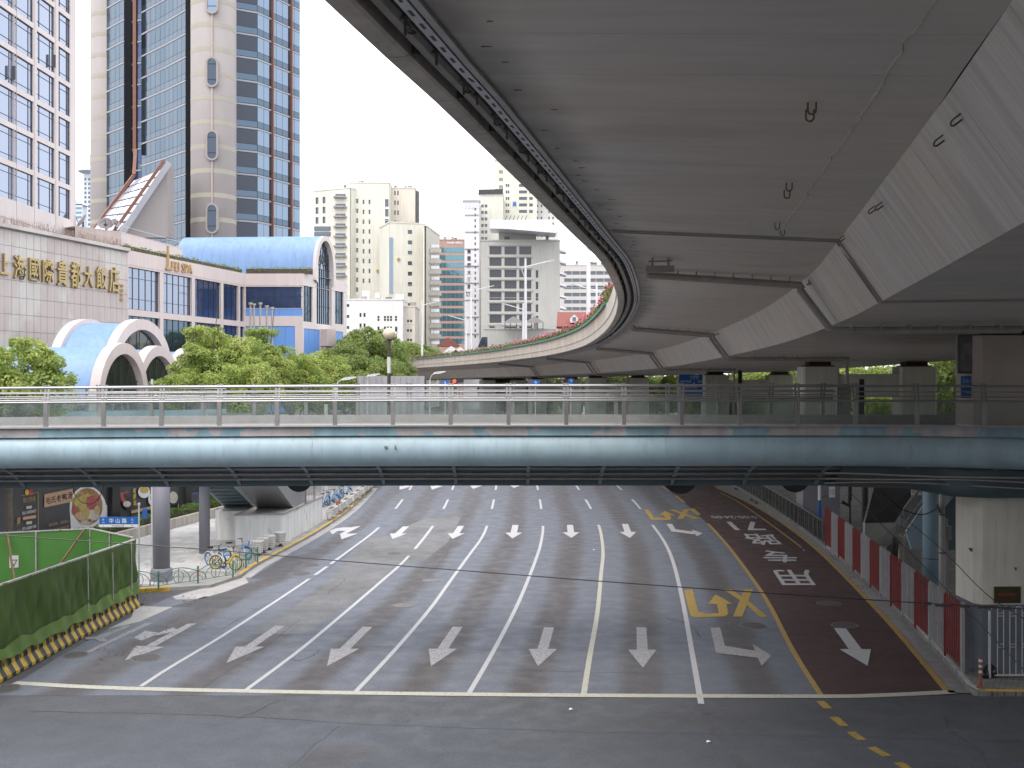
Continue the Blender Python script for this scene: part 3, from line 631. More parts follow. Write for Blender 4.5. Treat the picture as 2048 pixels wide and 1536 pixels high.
# lifting hooks left in the concrete
def hook(s, o, z, nrm, sz=.1):
    c = VP(s, o, z); p, t, n = VS(s); q = MB()
    t = n if abs(nrm.z) > .9 else (n * .8 + Vector((0, 0, -1.24))).normalized() * .6 + t * .8
    q.tube([c + t * (-sz * .5), c + t * (-sz * .5) + nrm * sz] + [c + nrm * (sz + sz * .5 * math.sin(a)) + t * (-sz * .5 * math.cos(a)) for a in [math.pi * i / 6 for i in range(1, 6)]] + [c + t * (sz * .5) + nrm * sz, c + t * (sz * .5)], .011, 6); q.build('lifting_hook', 'hook_steel', via)
dn = Vector((0, 0, -1))
def hook_on(px, py, web, sz):
    best = None
    for i in range(80):
        for j in range(30):
            s = S_of(6) + i * .3
            o, z = (lerp(4.65, 5.47, j / 29), lerp(-.33, -1.57, j / 29)) if web else (lerp(.5, 4.65, j / 29), lerp(-.04, -.33, j / 29))
            p = VP(s, o, z)
            if p.y < 4: continue
            e = (1024 + p.x / p.y * K - px) ** 2 + (HY - (p.z - EH) / p.y * K - py) ** 2
            if best is None or e < best[0]: best = (e, s, o, z)
    p, t, n = VS(best[1]); hook(best[1], best[2], best[3], (dn * .6 - n * .8) if web else dn, sz)
for px, py, w, sz in ((1630, 200, 0, .085), (1622, 225, 0, .085), (1574, 365, 0, .085), (1571, 378, 0, .085), (1550, 445, 0, .085), (1566, 462, 0, .07), (1915, 238, 1, .085), (1893, 272, 1, .085), (1766, 405, 1, .085), (1753, 414, 1, .085), (1688, 476, 1, .085)): hook_on(px, py, w, sz)
# drain pipes running from the kerb gullies to the piers
def drain(d, offs, pier_o, drop=True, r=.085):
    s0 = S_of(d)
    for k, ds in enumerate(offs):
        s = s0 + ds; q = MB(); e = .11 + r
        path = [VP(s, .35, .02), VP(s, .42, -e - .02)] + [VP(s, lerp(.5, 4.5, i / 6), -e - .33 * i / 6) for i in range(7)] + [VP(s, 4.57 - e * .3, -.36 - e)] + [VP(s, lerp(4.55, 5.32, i / 3) - e * .35, lerp(-.5, -1.55, i / 3) - e * .8) for i in range(4)] + [VP(s, 5.47, -1.57 - e), VP(s, pier_o - .2, -1.57 - e)]
        if drop and k == len(offs) - 1: path += [VP(s, pier_o, -1.62 - e), VP(s, pier_o, -4)] + [VP(s, pier_o, -7.5)]
        q.tube(path, r, 8)
        for i in range(9):
            a = VP(s, .7 + i * .5, -e - .03 - .034 * i); q.box(a, (.05, r * 2.6, .05)); q.box(a + Vector((0, 0, .1)), (.03, .03, .2))
        for i in range(8):
            a = VP(s, 5.8 + i * .75, -1.57 - e); q.box(a + Vector((0, 0, .05)), (.04, r * 2.7, .2))
        q.build('drain_pipe', 'drain_pipe', via)
drain(29.2, (0,), 10.3, False, .10); drain(54.5, (0, 1.1), 11.6); drain(79, (0, 1.2), 11); drain(104, (0, 1.2), 8.8); drain(127, (0, 1.2), 9)
q = MB(); c = VP(S_of(26.6), .75, -.33); p_, t_, n_ = VS(S_of(26.6)); q.bar(c - n_ * .3, c + n_ * .4, .24, .16); q.bar(c - n_ * .15, c - n_ * .15 + Vector((0, 0, .3)), .05, .05); q.bar(c + n_ * .25, c + n_ * .25 + Vector((0, 0, .3)), .05, .05); q.bar(c - n_ * .25 + Vector((0, 0, .2)), c + n_ * .35 + Vector((0, 0, .2)), .05, .04); q.build('junction_box', 'drain_pipe', via)
# piers: pairs of columns with a tie beam, red bearings on top
def pier(cx, cy, w, dp, ztop, ang, m_='pier_cream', cham=.12, z0=SW, bear=True):
    rot = Matrix.Rotation(ang, 3, 'Z'); pl = []
    for sx, sy in ((-1, -1), (1, -1), (1, 1), (-1, 1)):
        a = Vector((sx * w / 2, sy * dp / 2, 0)); b1, b2 = a - Vector((sx * cham, 0, 0)), a - Vector((0, sy * cham, 0))
        pl += ([b2, b1] if sx * sy > 0 else [b1, b2])
    base = Vector((cx, cy, z0)); q = MB(); q.prism([base + rot @ p for p in pl], (0, 0, ztop - z0)); o = q.build('pier', m_, via)
    if bear:
        q = MB(); q.box((cx, cy, ztop + .04), (w * .78, dp * .7, .1), rz=ang); q.build('bearing_plate', 'edge_dark', o, origin=wloc(o))
        q = MB(); q.box((cx, cy, ztop + .2), (w * .6, dp * .6, .24), rz=ang); q.build('bearing', 'rust_red', o, origin=wloc(o))
    return o
for d in (64.4, 94, 120, 142, 162):
    s = S_of(d); p, t, n = VS(s); zb = p.z - 1.57; ang = math.atan2(n.y, n.x)
    if d == 64.4: o1, o2 = 12.45, 18.3
    elif d == 94: o1, o2 = 12.6, 18.5; ang *= .4
    else: o1, o2 = 10.0, 15.2
    for o in (o1, o2):
        c = p + n * o
        if d == 94: c = Vector((XX(1430 if o == o1 else 1559, 94), 94, p.z))
        po = pier(c.x, c.y, 2.2, 1.6, zb - .36, ang)
        q = MB(); q.box((c.x, c.y, 1.6), (2.22, 1.62, 2.9), rz=ang); q.build('painted_base', 'column_grey', po, origin=wloc(po))
    q = MB(); a, b_ = p + n * (o1 + 1), p + n * (o2 - 1)
    if d == 94: a, b_ = Vector((XX(1450, 94), 94, 0)), Vector((XX(1540, 94), 94, 0))
    q.bar((a.x, a.y, zb - 1.5), (b_.x, b_.y, zb - 1.5), 1.1, 1.4); q.build('tie_beam', 'pier_cream', via)
# ================================================================ footbridge across the road
mat('bridge_blue', (.36, .49, .56), .42, var=.08, scale=.9, streak=.08, fine=.04, col2=(.33, .44, .49), c2scale=.6, c2lo=.5, c2hi=.62, drip=.14)
mat('bridge_teal', (.085, .125, .14), .5, var=.12, scale=1.5)
mat('bridge_rib', (.19, .25, .28), .5, var=.1, scale=2)
mat('peeling', (.47, .44, .44), .7, var=.1, scale=2, col2=(.26, .40, .46), c2scale=.8, c2lo=.5, c2hi=.51, streak=.2)
mat('steel', (.36, .36, .37), .38, .8, var=.08, scale=3)
mat('steel_dull', (.30, .295, .29), .45, .6, var=.14, scale=3, streak=.15)
mat('granite_sill', (.36, .34, .345), .6, var=.12, scale=4, fine=.1)
mat('deck_tile', (.28, .26, .25), .7, var=.15, scale=2)
clear_glass('rail_glass', (.86, .89, .88), .09)
fb = thing('footbridge', 'pale blue steel pedestrian footbridge with glass and steel railings spanning the road', 'footbridge', (0, 33.5, 0))
XL, XR = -27.0, 24.0
def near(x, off=0.):                      # plan of the near edge (depth), and how the deck dips to the left
    b = max(0., x - 10.0); return 31.5 - .085 * b ** 1.75 + off
def dip(x): return -.075 * max(0, (-x - 2) / 13.5) ** 1.5
def fpt(x, off, z): return Vector((x, near(x, off) if off < 2 else 31.5 + off, z + dip(x)))
xs = [XL + i * 1.0 for i in range(int(XR - XL) + 1)]
q = MB()
q.tube([fpt(x, .52, 6.87) for x in xs], .525, 28); tube = q.build('tube_girder', 'bridge_blue', fb, smooth=True)
q = MB(); q.tube([fpt(x, 3.5, 6.87) for x in xs], .525, 20); q.build('tube_girder', 'bridge_blue', fb, smooth=True)
for x in (-18.6, -6.0, 4.6, 10.4):
    q = MB(); q.tube([fpt(x - .012, .52, 6.87), fpt(x + .012, .52, 6.87)], .530, 28); q.build('weld_seam', 'bridge_blue', tube, smooth=True)
q = MB(); q.box(fpt(-3.78, -.03, 6.97), (.09, .06, .05)); q.tube([fpt(-3.5, -.02, 7.02), fpt(-3.5, -.07, 7.0), fpt(-3.5, -.07, 6.93), fpt(-3.5, -.01, 6.91)], .02, 6); q.build('lifting_lug', 'bridge_rib', tube)
def runx(name, prof, m_, smooth=False, xs=xs):
    q = MB(); k = len(prof); vv = [fpt(x, o, z) for x in xs for o, z in prof]
    q.add(vv, [(i * k + j, (i + 1) * k + j, (i + 1) * k + j + 1, i * k + j + 1) for i in range(len(xs) - 1) for j in range(k - 1)]); return q.build(name, m_, fb, smooth=smooth)
runx('fascia_plate', [(.10, 7.60), (.10, 7.30)], 'peeling')
runx('fascia_plate', [(3.95, 7.30), (3.95, 7.60)], 'peeling')
runx('deck', [(.12, 7.40), (.12, 7.55), (3.93, 7.55), (3.93, 7.40)], 'deck_tile')
runx('deck_underside', [(3.9, 7.25), (2.6, 6.35), (2.45, 5.98), (2.45, 5.58), (2.2, 5.58), (2.2, 5.75), (1.2, 6.45), (.15, 7.25)], 'bridge_teal')
runx('sill', [(-.03, 7.58), (-.03, 7.625), (.16, 7.625), (.16, 7.58)], 'granite_sill')
runx('kerb_upstand', [(3.72, 7.552), (3.72, 7.80), (3.98, 7.80), (3.98, 7.58)], 'granite_sill')
for k, (t, r) in enumerate(((.30, .05), (.52, .05), (.74, .045))):
    q = MB(); q.tube([fpt(x, lerp(.75, 2.15, t), lerp(6.45, 5.72, t) - .03 * k) for x in xs], r, 8); q.build('conduit', 'steel_dull', fb, smooth=True)
q = MB(); q.tube([fpt(x, .9, 6.34 - .04 * math.sin(x * 1.3) ** 2) for x in [XL + i * .5 for i in range(100)]], .035, 6); q.build('cable', 'edge_dark', fb)
x = -24.9                                  # curved ribs under the deck, one by one
while x < 17:
    q = MB(); pr = [fpt(x, .55 + 1.75 * t, 6.38 - .76 * t ** 1.6) for t in [i / 7 for i in range(8)]]
    for a, b_ in zip(pr, pr[1:]): q.bar(a, b_, .10, .12)
    q.build('rib', 'bridge_rib', fb); x += 2.31
q = MB(); vv = []                            # swollen belly where the bridge meets the stair on the right
bx = [10.2 + i * .5 for i in range(26)]
for x in bx:
    b = min(1, (x - 10.2) / 4); om = min(2.5, max(1.0, 31.7 - near(x))) if x > 13 else 2.5; vv += [fpt(x, .95 - .2 * b, 6.3), fpt(x, min(1.5 - .5 * b, om * .6), 5.86 - .12 * b), fpt(x, om - .28, 5.56 - .12 * b), fpt(x, om, 5.56 - .12 * b)]
q.add(vv, [(4 * i + j, 4 * i + 4 + j, 4 * i + 5 + j, 4 * i + 1 + j) for i in range(len(bx) - 1) for j in range(3)]); q.build('belly_plate', 'bridge_teal', fb, smooth=True)
for k, (oz, dz) in enumerate(((.66, .0), (.72, -.13), (.80, -.27))):
    q = MB(); q.tube([fpt(x, oz - .1 * min(1, (x - 9.6) / 4) - .02 * k, 6.12 + dz - .06 * math.sin((x - 9.6) * .5 + k) ** 2) for x in [9.6 + i * .5 for i in range(28)]], .03 - .006 * k, 6); q.build('cable', 'drain_pipe', fb, smooth=True)
# railings: posts with paired fingers, round rails, glass panes
def railing(off, x0, x1, step, first, sgn):
    H = (8.79, 8.62, 8.48, 8.35)
    X = [x0 + i * .6 for i in range(int((x1 - x0) / .6) + 1)]
    lean = lambda z: sgn * .22 * (z - 8.35)
    for z, r in zip(H, (.036, .019, .019, .034)):
        q = MB(); q.tube([fpt(x, off + lean(z), z) for x in X], r, 8); q.build('rail', 'steel', fb, smooth=True)
    x = first; prev = None
    while x < x1:
        q = MB(); q.box(fpt(x, off, 7.97), (.125, .07, .76)); po = q.build('post', 'steel_dull', fb)
        for k in (-.05, .05):
            q = MB(); q.bar(fpt(x + k, off + lean(8.33), 8.30), fpt(x + k, off + lean(8.86), 8.87), .022, .06, up=(1, 0, 0)); q.build('finger', 'steel_dull', po, origin=wloc(po))
        if prev is not None:
            w = x - prev; a, b_ = fpt(prev + .07, off, 0), fpt(x - .07, off, 0)
            q = MB(); q.bar(Vector((a.x, a.y, 7.98 + dip(x - w / 2))), Vector((b_.x, b_.y, 7.98 + dip(x - w / 2))), .012, .66); q.build('glass_pane', 'rail_glass', fb)
        prev = x; x += step
railing(.06, XL, XR, 1.738, XX(90, 31.5) - 1.738 * 6, 1)
railing(3.85, XL, 11.0, 1.738, XX(716, 35.4) - 1.738 * 10, -1)
# widened landing on the far right, with the railing turning away round the pier
q = MB()
LP = [(11.0, 35.4), (11.6, 37.2), (13.0, 40.5)]
for z, r in ((8.79, .036), (8.62, .019), (8.48, .019), (8.35, .034)): q.tube([(x, y, z) for x, y in LP], r, 6)
q.build('rail', 'steel', fb)
for x, y in LP: q = MB(); q.box((x, y, 8.15), (.12, .08, 1.2)); q.build('post', 'steel_dull', fb)
for (x0, y0), (x1, y1) in zip(LP, LP[1:]): q = MB(); q.bar((x0, y0, 7.98), (x1, y1, 7.98), .012, .66); q.build('glass_pane', 'rail_glass', fb)
q = MB(); q.prism([(11, 35.3, 7.3), (24, 35.3, 7.3), (24, 41, 7.3), (13, 41, 7.3), (11.6, 37.2, 7.3)], (0, 0, .24)); q.build('landing', 'deck_tile', fb)
q = MB(); q.bar((11.75, 37.5, 8.2), (12.9, 40.2, 8.2), .06, 1.0); q.build('notice_panel', 'steel_dull', fb)
# the branch on the left: a second walkway running back from the bridge
BR = [(-27, 36.2), (-23.5, 44), (-20.2, 52), (-16.6, 61)]
def brp(t, w=0., z=0.):
    i = min(int(t), len(BR) - 2); f = t - i; x, y = lerp(BR[i][0], BR[i + 1][0], f), lerp(BR[i][1], BR[i + 1][1], f); return Vector((x + w, y, z))
q = MB(); vv = []
for i in range(13):
    t = i / 4; zt = 7.62 - .35 * t / 3; vv += [brp(t, 0, zt), brp(t, 0, zt - .5), brp(t, -.3, zt - 1.1), brp(t, -3.2, zt - 1.1), brp(t, -3.5, zt - .5), brp(t, -3.5, zt), brp(t, -3.5, zt - .08), brp(t, 0, zt - .08)]
q.add(vv, [(8 * i + j, 8 * i + j + 1, 8 * i + 9 + j, 8 * i + 8 + j) for i in range(12) for j in range(7)]); branch = q.build('branch_walkway', 'bridge_blue', fb)
for side, w in ((0, -.05), (1, -3.45)):
    for k, dz in enumerate((1.17, 1.0, .86, .73)):
        q = MB(); q.tube([brp(i / 4, w, 7.62 - .35 * i / 12 + dz) for i in range(13)], (.036, .019, .019, .034)[k], 6); q.build('rail', 'steel', branch, origin=wloc(branch))
    for i in range(17):
        t = 3 * i / 16.001; z = 7.62 - .35 * t / 3; q = MB(); c = brp(t, w, z + .58); q.box(c, (.08, .10, 1.16)); q.build('post', 'steel_dull', branch, origin=wloc(branch))
        if i < 16:
            t2 = 3 * (i + 1) / 16.001; a, b_ = brp(t, w, z + .36), brp(t2, w, z + .36 - .02); q = MB(); q.bar(a, b_, .012, .62); q.build('glass_pane', 'rail_glass', branch, origin=wloc(branch))
# columns carrying it
mat('column_blue', (.24, .35, .42), .5, var=.07, scale=1, streak=.1)
def column(px, py, r, ztop, m_='column_grey', base=True):
    c = G(px, py, SW); q = MB(); q.lathe([(r, SW), (r, ztop)], (c.x, c.y, 0), 24); o = q.build('column', m_, fb, smooth=False)
    for pl in o.data.polygons: pl.use_smooth = abs(pl.normal.z) < .5
    if base:
        q = MB(); q.lathe([(r * 1.32, SW), (r * 1.32, SW + .42), (r * 1.2, SW + .52), (r * .99, SW + .54)], (c.x, c.y, 0), 14); q.build('column_shoe', m_, o, origin=wloc(o))
    return o
column(323, 1160, .36, 6.6); column(409, 1106, .27, 6.5, base=False)
# bracket signs whose backs hang below the deck edge
mat('sign_back', (.045, .045, .048), .6, var=.15, scale=4)
for px, r, lb in ((1361, .6, 'dark round sign back hanging under the footbridge above the yellow markings'), (1590, .5, 'dark round sign back hanging under the footbridge near the glass railing'), (598, .45, 'dark round sign back hanging under the footbridge beside the stair')):
    d = 34.6; c = Vector((XX(px, d), d, ZZ({1361: 988, 1590: 985, 598: 984}[px], d) + r)); t = thing('round_sign', lb, 'road sign', (c.x, c.y, c.z - r), 'round signs hung under the footbridge')
    q = MB(); q.tube([c + Vector((0, -.012, 0)), c + Vector((0, .012, 0))], r, 32); q.build('disc', 'sign_back', t)
    q = MB(); q.bar(c + Vector((0, .05, -r * .6)), c + Vector((0, .05, r + .6)), .06, .04, up=(0, 1, 0)); q.build('bracket', 'steel_dull', t)
# globe lamp standing on the far side of the bridge
mat('globe', (.62, .52, .38), .35, var=.08, scale=6); mat('pole_dark', (.06, .05, .045), .5, var=.2, scale=5)
mat('pole_white', (.62, .62, .64), .5, var=.08, scale=3, streak=.2)
lx0 = XX(778, 35.9); t = thing('globe_lamp', 'globe street lamp on a dark pole at the back of the footbridge', 'street lamp', (lx0, 35.9, 7.55))
q = MB(); q.lathe([(.06, 7.55), (.06, 10.3), (.09, 10.32), (.09, 10.36)], (lx0, 35.9, 0), 12); q.build('pole', 'pole_dark', t)
q = MB(); q.lathe([(.063, 9.2), (.063, 9.75)], (lx0, 35.9, 0), 12); q.build('sticker', 'pole_white', t)
q = MB(); n = 10; q.lathe([(.215 * math.sin(math.pi * i / n) + .002, 10.55 - .2 * math.cos(math.pi * i / n)) for i in range(n + 1)], (lx0, 35.9, 0), 20); q.build('globe', 'globe', t, smooth=True)
# ================================================================ left side of the street
class Fac:
    """a vertical plane from p0 to p1 (left to right as seen from outside)"""
    def __init__(s, p0, p1):
        s.p0 = Vector((p0[0], p0[1], 0)); d = Vector((p1[0] - p0[0], p1[1] - p0[1], 0)); s.L = d.length; s.U = d.normalized(); s.N = Vector((s.U.y, -s.U.x, 0)); s.ang = math.atan2(s.U.y, s.U.x)
    def P(s, u, z, o=0.): p = s.p0 + s.U * u + s.N * o; return Vector((p.x, p.y, z))
    def u_at(s, px): k = (px - 1024) / K; return (k * s.p0.y - s.p0.x) / (s.U.x - k * s.U.y)
    def at(s, px, py, o=0.): u = s.u_at(px); d = s.P(u, 0).y; return s.P(u, ZZ(py, d), o)
    def z_at(s, px, py): return ZZ(py, s.P(s.u_at(px), 0).y)
def stripes_mat(name, a, b, period, axis=0):
    m, n, l, bs = _nodes(name); tc = n.new('ShaderNodeTexCoord'); sx = n.new('ShaderNodeSeparateXYZ'); l.new(tc.outputs['Object'], sx.inputs[0])
    d = n.new('ShaderNodeMath'); d.operation = 'DIVIDE'; d.inputs[1].default_value = period; l.new(sx.outputs[axis], d.inputs[0])
    f = n.new('ShaderNodeMath'); f.operation = 'FRACT'; l.new(d.outputs[0], f.inputs[0]); g = n.new('ShaderNodeMath'); g.operation = 'GREATER_THAN'; g.inputs[1].default_value = .5; l.new(f.outputs[0], g.inputs[0])
    mx = n.new('ShaderNodeMixRGB'); l.new(g.outputs[0], mx.inputs[0]); mx.inputs[1].default_value = c4(a); mx.inputs[2].default_value = c4(b)
    ge = n.new('ShaderNodeNewGeometry'); t = n.new('ShaderNodeTexNoise'); t.inputs['Scale'].default_value = 6; t.inputs['Detail'].default_value = 6; l.new(ge.outputs['Position'], t.inputs['Vector'])
    r = n.new('ShaderNodeMapRange'); r.inputs[1].default_value = .3; r.inputs[2].default_value = .7; r.inputs[3].default_value = .72; r.inputs[4].default_value = 1.12; l.new(t.outputs['Fac'], r.inputs[0])
    ml = n.new('ShaderNodeMixRGB'); ml.blend_type = 'MULTIPLY'; ml.inputs[0].default_value = 1; l.new(mx.outputs[0], ml.inputs[1]); l.new(r.outputs[0], ml.inputs[2]); l.new(ml.outputs[0], bs.inputs['Base Color']); bs.inputs['Roughness'].default_value = .6; MATS[name] = m
stripes_mat('hazard', (.045, .045, .048), (.56, .38, .05), .46)
mat('net_green', (.062, .110, .022), .85, var=.10, scale=1.0, fine=.12, bump=.15, bscale=70)
mat('net_hem', (.12, .20, .05), .85, var=.2, scale=2, fine=.2)
mat('panel_green', (.085, .24, .05), .5, var=.08, scale=1)
mat('tube_steel', (.46, .45, .44), .5, .3, var=.2, scale=6, col2=(.22, .12, .07), c2scale=3, c2lo=.6, c2hi=.66)
mat('rust_post', (.17, .10, .06), .7, var=.3, scale=6)
B0, B1 = G(-150, 1437), G(267, 1214)
BF = Fac((B0.x, B0.y), (B1.x, B1.y)); nb = 14; bl = BF.L / nb
prof = [(-.28, 0), (-.28, .10), (-.13, .34), (-.085, .78), (-.06, .80), (.06, .80), (.085, .78), (.13, .34), (.28, .10), (.28, 0)]
k = MB(); k.prism([(-bl / 2 + .012, y, z) for y, z in prof], (bl - .024, 0, 0)); bm = k.mesh('crash_barrier', 'hazard')
k = MB()
for sx in (-.22, .22): k.box((sx * bl / .75, -.145, .42), (.035, .03, .10))
bh = k.mesh('lifting_slot', 'iron')
ordn = ['first', 'second', 'third', 'fourth', 'fifth', 'sixth', 'seventh', 'eighth', 'ninth', 'tenth', 'eleventh', 'twelfth', 'thirteenth', 'fourteenth']
for i in range(nb):
    c = BF.P((i + .5) * bl, 0)
    if 1024 + BF.P((i + 1) * bl, 0).x / BF.P((i + 1) * bl, 0).y * K < 0: continue
    o = inst('crash_barrier', bm, None, c + Vector((0, 0, .006)), BF.ang)
    tag(o, 'yellow and black striped barrier under green netting, %s from the black wedge' % ordn[nb - 1 - i], 'barrier', 'striped barriers along the building site')
    inst('lifting_slot', bh, o, Vector(o.location)).parent = o
    o.children[0].location = (0, 0, 0); o.children[0].rotation_euler = (0, 0, 0)
# netting on the barriers
hd = thing('netting_fence', 'dark green netting stretched on steel posts above the striped barriers', 'fence', B0)
nu, nz = 150, 12; q = MB(); vv = []
def ztop(u): return lerp(2.86, 2.64, u / BF.L)
for i in range(nu + 1):
    u = BF.L * i / nu
    for j in range(nz + 1):
        t = j / nz; zz = lerp(.72, ztop(u), t); sag = .06 * math.sin(u * 1.9 + t * 2) + .045 * math.sin(u * 4.3 - t * 5) + .035 * math.sin(u * 9.7 + t * 7) + .02 * math.sin(u * 17 - t * 4)
        vv.append(BF.P(u, zz, .10 + sag * math.sin(math.pi * min(1, t * 1.1))))
q.add(vv, [(i * (nz + 1) + j, (i + 1) * (nz + 1) + j, (i + 1) * (nz + 1) + j + 1, i * (nz + 1) + j + 1) for i in range(nu) for j in range(nz)]); q.build('netting', 'net_green', hd, smooth=True)
q = MB(); vv = []
for i in range(nu + 1):
    u = BF.L * i / nu
    for j, (zz, o) in enumerate(((.60, .24), (.80, .20), (1.0 + .04 * math.sin(u * 3), .165))): vv.append(BF.P(u, zz + .04 * math.sin(u * 4.1 + j), o + .03 * math.sin(u * 7 + j)))
q.add(vv, [(i * 3 + j, (i + 1) * 3 + j, (i + 1) * 3 + j + 1, i * 3 + j + 1) for i in range(nu) for j in range(2)]); q.build('hem', 'net_hem', hd, smooth=True)
q = MB(); q.bar(BF.P(0, ztop(0) + .02, .05), BF.P(BF.L, ztop(BF.L) + .02, .05), .10, .06); q.build('top_rail', 'tube_steel', hd)
for px in (-70, 166, 216, 254):
    u = BF.u_at(px); q = MB(); q.tube([BF.P(u, .8, .2), BF.P(u, ztop(u), .17)], .022, 6); q.build('post', 'tube_steel', hd)
# solid hoarding behind it
q0, q1, q2 = (-25.5, 41.2), (XX(181, 44.2), 44.2), (B1.x - .1, B1.y + .25)
hp = thing('site_hoarding', 'bright green sheet metal hoarding round the small building site', 'hoarding', (q0[0], q0[1], 0))
for (a, b_), n in (((q0, q1), 4), ((q1, q2), 2)):
    f = Fac(a, b_)
    for i in range(n):
        q = MB(); u0, u1 = f.L * i / n + .01, f.L * (i + 1) / n - .01; q.bar(f.P(u0, 1.36), f.P(u1, 1.36), .04, 2.62); q.build('panel', 'panel_green', hp)
        q = MB(); q.bar(f.P(u1, .05, .06), f.P(u1, 2.7, .06), .07, .05); q.build('post', 'tube_steel', hp)
    q = MB(); q.bar(f.P(0, 2.7), f.P(f.L, 2.7), .08, .05); q.build('top_rail', 'tube_steel', hp)
f = Fac(q0, q1)
for a, b_ in ((.62, .66), (.97, .82)):
    q = MB(); q.bar(f.P(f.L * a, 2.66, .1), f.P(f.L * b_, .9, 1.0), .07, .07); q.build('brace', 'rust_post', hp)
mat('print_white', (.70, .70, .70), .5, var=.04); mat('print_black', (.02, .02, .022), .5, var=.1); mat('print_red', (.42, .03, .035), .5, var=.08)
q = MB(); u = f.u_at(28); q.bar(f.P(u - .17, 1.5, .03), f.P(u + .17, 1.5, .03), .01, .5); q.build('notice', 'print_white', hp)
q = MB(); c = f.P(u, 1.45, .04); q.add([c + f.U * x + Vector((0, 0, z)) for x, z in ((-.13, .13), (.13, .13), (0, -.16), (-.08, .10), (.08, .10), (0, -.09))], [(0, 1, 4, 3), (1, 2, 5, 4), (2, 0, 3, 5)]); q.build('notice_sign', 'print_black', hp)
# black wedge at the end of the barriers
c = G(268, 1212); q = MB(); q.prism([c + Vector((-.22, 0, 0)), c + Vector((.06, 0, 0)), c + Vector((.06, 0, .82)), c + Vector((.0, 0, .82))], (0, .3, 0)); q.prism([c + Vector((-.25, -.1, 0)), c + Vector((.25, -.1, 0)), c + Vector((.25, -.1, .03)), c + Vector((-.25, -.1, .03))], (0, .5, 0))
tag(q.build('barrier_end', 'print_black', None, c), 'black rubber wedge at the right end of the striped barriers', 'barrier')
# street name sign
mat('sign_blue', (.018, .12, .42), .4, var=.05); mat('sign_grey', (.45, .46, .48), .5, var=.08)
c = G(278, 1182, SW); t = thing('street_sign', 'blue street name sign on a grey post beside the green fence', 'street sign', c)
q = MB(); q.lathe([(.035, SW), (.035, 3.72)], (c.x, c.y, 0), 10); q.build('post', 'sign_grey', t); q = MB(); q.box((c.x, c.y, 3.78), (.09, .09, .1)); q.build('cap', 'sign_grey', t)
d = c.y; x0, x1 = XX(199, d), XX(276, d); zt, zm, zb = ZZ(1034, d), ZZ(1048.5, d), ZZ(1054, d)
q = MB(); q.box(((x0 + x1) / 2, d, (zt + zm) / 2), (x1 - x0, .05, zt - zm)); pl = q.build('blue_plate', 'sign_blue', t)
q = MB(); q.box(((x0 + x1) / 2, d, (zm + zb) / 2 - .002), (x1 - x0, .05, zm - zb)); wp = q.build('white_plate', 'print_white', t)
q = MB(); yy = d - .028; zc = (zt + zm) / 2
for ch, px in (('华', 226), ('山', 239), ('路', 252)): write(q, ch, (XX(px - 3, d), yy, zc), (1, 0, 0), (0, 0, 1), .2, bold=.012)
for s_, px in (('南', 207), ('北', 265)): write(q, s_, (XX(px, d), yy, zc + .05), (1, 0, 0), (0, 0, 1), .09)
for s_, px in (('228', 207), ('228', 265)): write(q, s_, (XX(px, d), yy, zc - .07), (1, 0, 0), (0, 0, 1), .05)
q.build('lettering', 'print_white', pl, origin=wloc(pl))
q = MB(); zc = (zm + zb) / 2
for s_, px, h in (('Huashan Rd.', 237, .07), ('S', 207, .06), ('N', 265, .06)): write(q, s_, (XX(px, d), yy, zc), (1, 0, 0), (0, 0, 1), h)
q.build('lettering', 'print_black', wp, origin=wloc(wp))
q = MB(); q.box((c.x + .16, c.y + .25, 3.35), (.03, .4, .42), rz=-.12); q.build('side_plate', 'sign_blue', t)
# thin white pole beside the grey column
c = G(304, 1150, SW); q = MB(); q.lathe([(.05, SW), (.05, 9.0)], (c.x, c.y, 0), 10); tag(q.build('white_pole', 'pole_white', None, c), 'thin white pole just left of the thick grey column', 'pole')
# --- low green fence with arches
mat('fence_green', (.045, .17, .125), .5, var=.12, scale=5)
gf = thing('arched_fence', 'low green tubular fence of arches and circles round the pavement corner', 'fence', G(317, 1177, SW))
PF = [G(235, 1181, SW), G(317, 1177, SW), G(396, 1166, SW), G(466, 1154, SW)]; PF2 = [G(466, 1154, SW), G(492, 1136, SW), G(515, 1125, SW)]
def arcp(f, cu, cz, ru, rz, a0, a1, n=10): return [f.P(cu + ru * math.cos(lerp(a0, a1, i / n)), cz + rz * math.sin(lerp(a0, a1, i / n))) for i in range(n + 1)]
def fpanel(a, b_, big=True):
    f = Fac((a.x, a.y), (b_.x, b_.y)); L = f.L; z0 = SW; pi = math.pi; q = MB(); r = .014
    q.tube([f.P(0, z0 + .12), f.P(L, z0 + .12)], r, 5); rise = .24 if big else .3
    q.tube([f.P(L * i / 10, z0 + .52 + rise * math.sin(pi * i / 10)) for i in range(11)], .018, 5)
    if big:
        q.tube(arcp(f, L / 2, z0 + .12, L * .31, .56, 0, pi, 14), r, 5); q.tube(arcp(f, L / 2, z0 + .38, L * .125, .26, 0, 2 * pi, 16)[:-1], r, 5, closed=True)
        q.tube([f.P(L / 2, z0 + .12), f.P(L / 2, z0 + .75)], r, 5)
        for sgn, c in ((1, 0), (-1, L)):
            for rr in (.23, .13): q.tube(arcp(f, c, z0 + .12, sgn * L * rr, .38 * rr / .23, 0, pi / 2, 7), r, 5)
    else:
        for i in range(1, 6): q.tube([f.P(L * i / 6, z0 + .12), f.P(L * i / 6, z0 + .5 + .28 * math.sin(pi * i / 6))], r, 5)
        q.tube(arcp(f, L / 2, z0 + .12, L * .3, .5, 0, pi, 10), r, 5)
    return q.build('arch_panel', 'fence_green', gf)
for a, b_ in zip(PF, PF[1:]): fpanel(a, b_)
for a, b_ in zip(PF2, PF2[1:]): fpanel(a, b_, False)
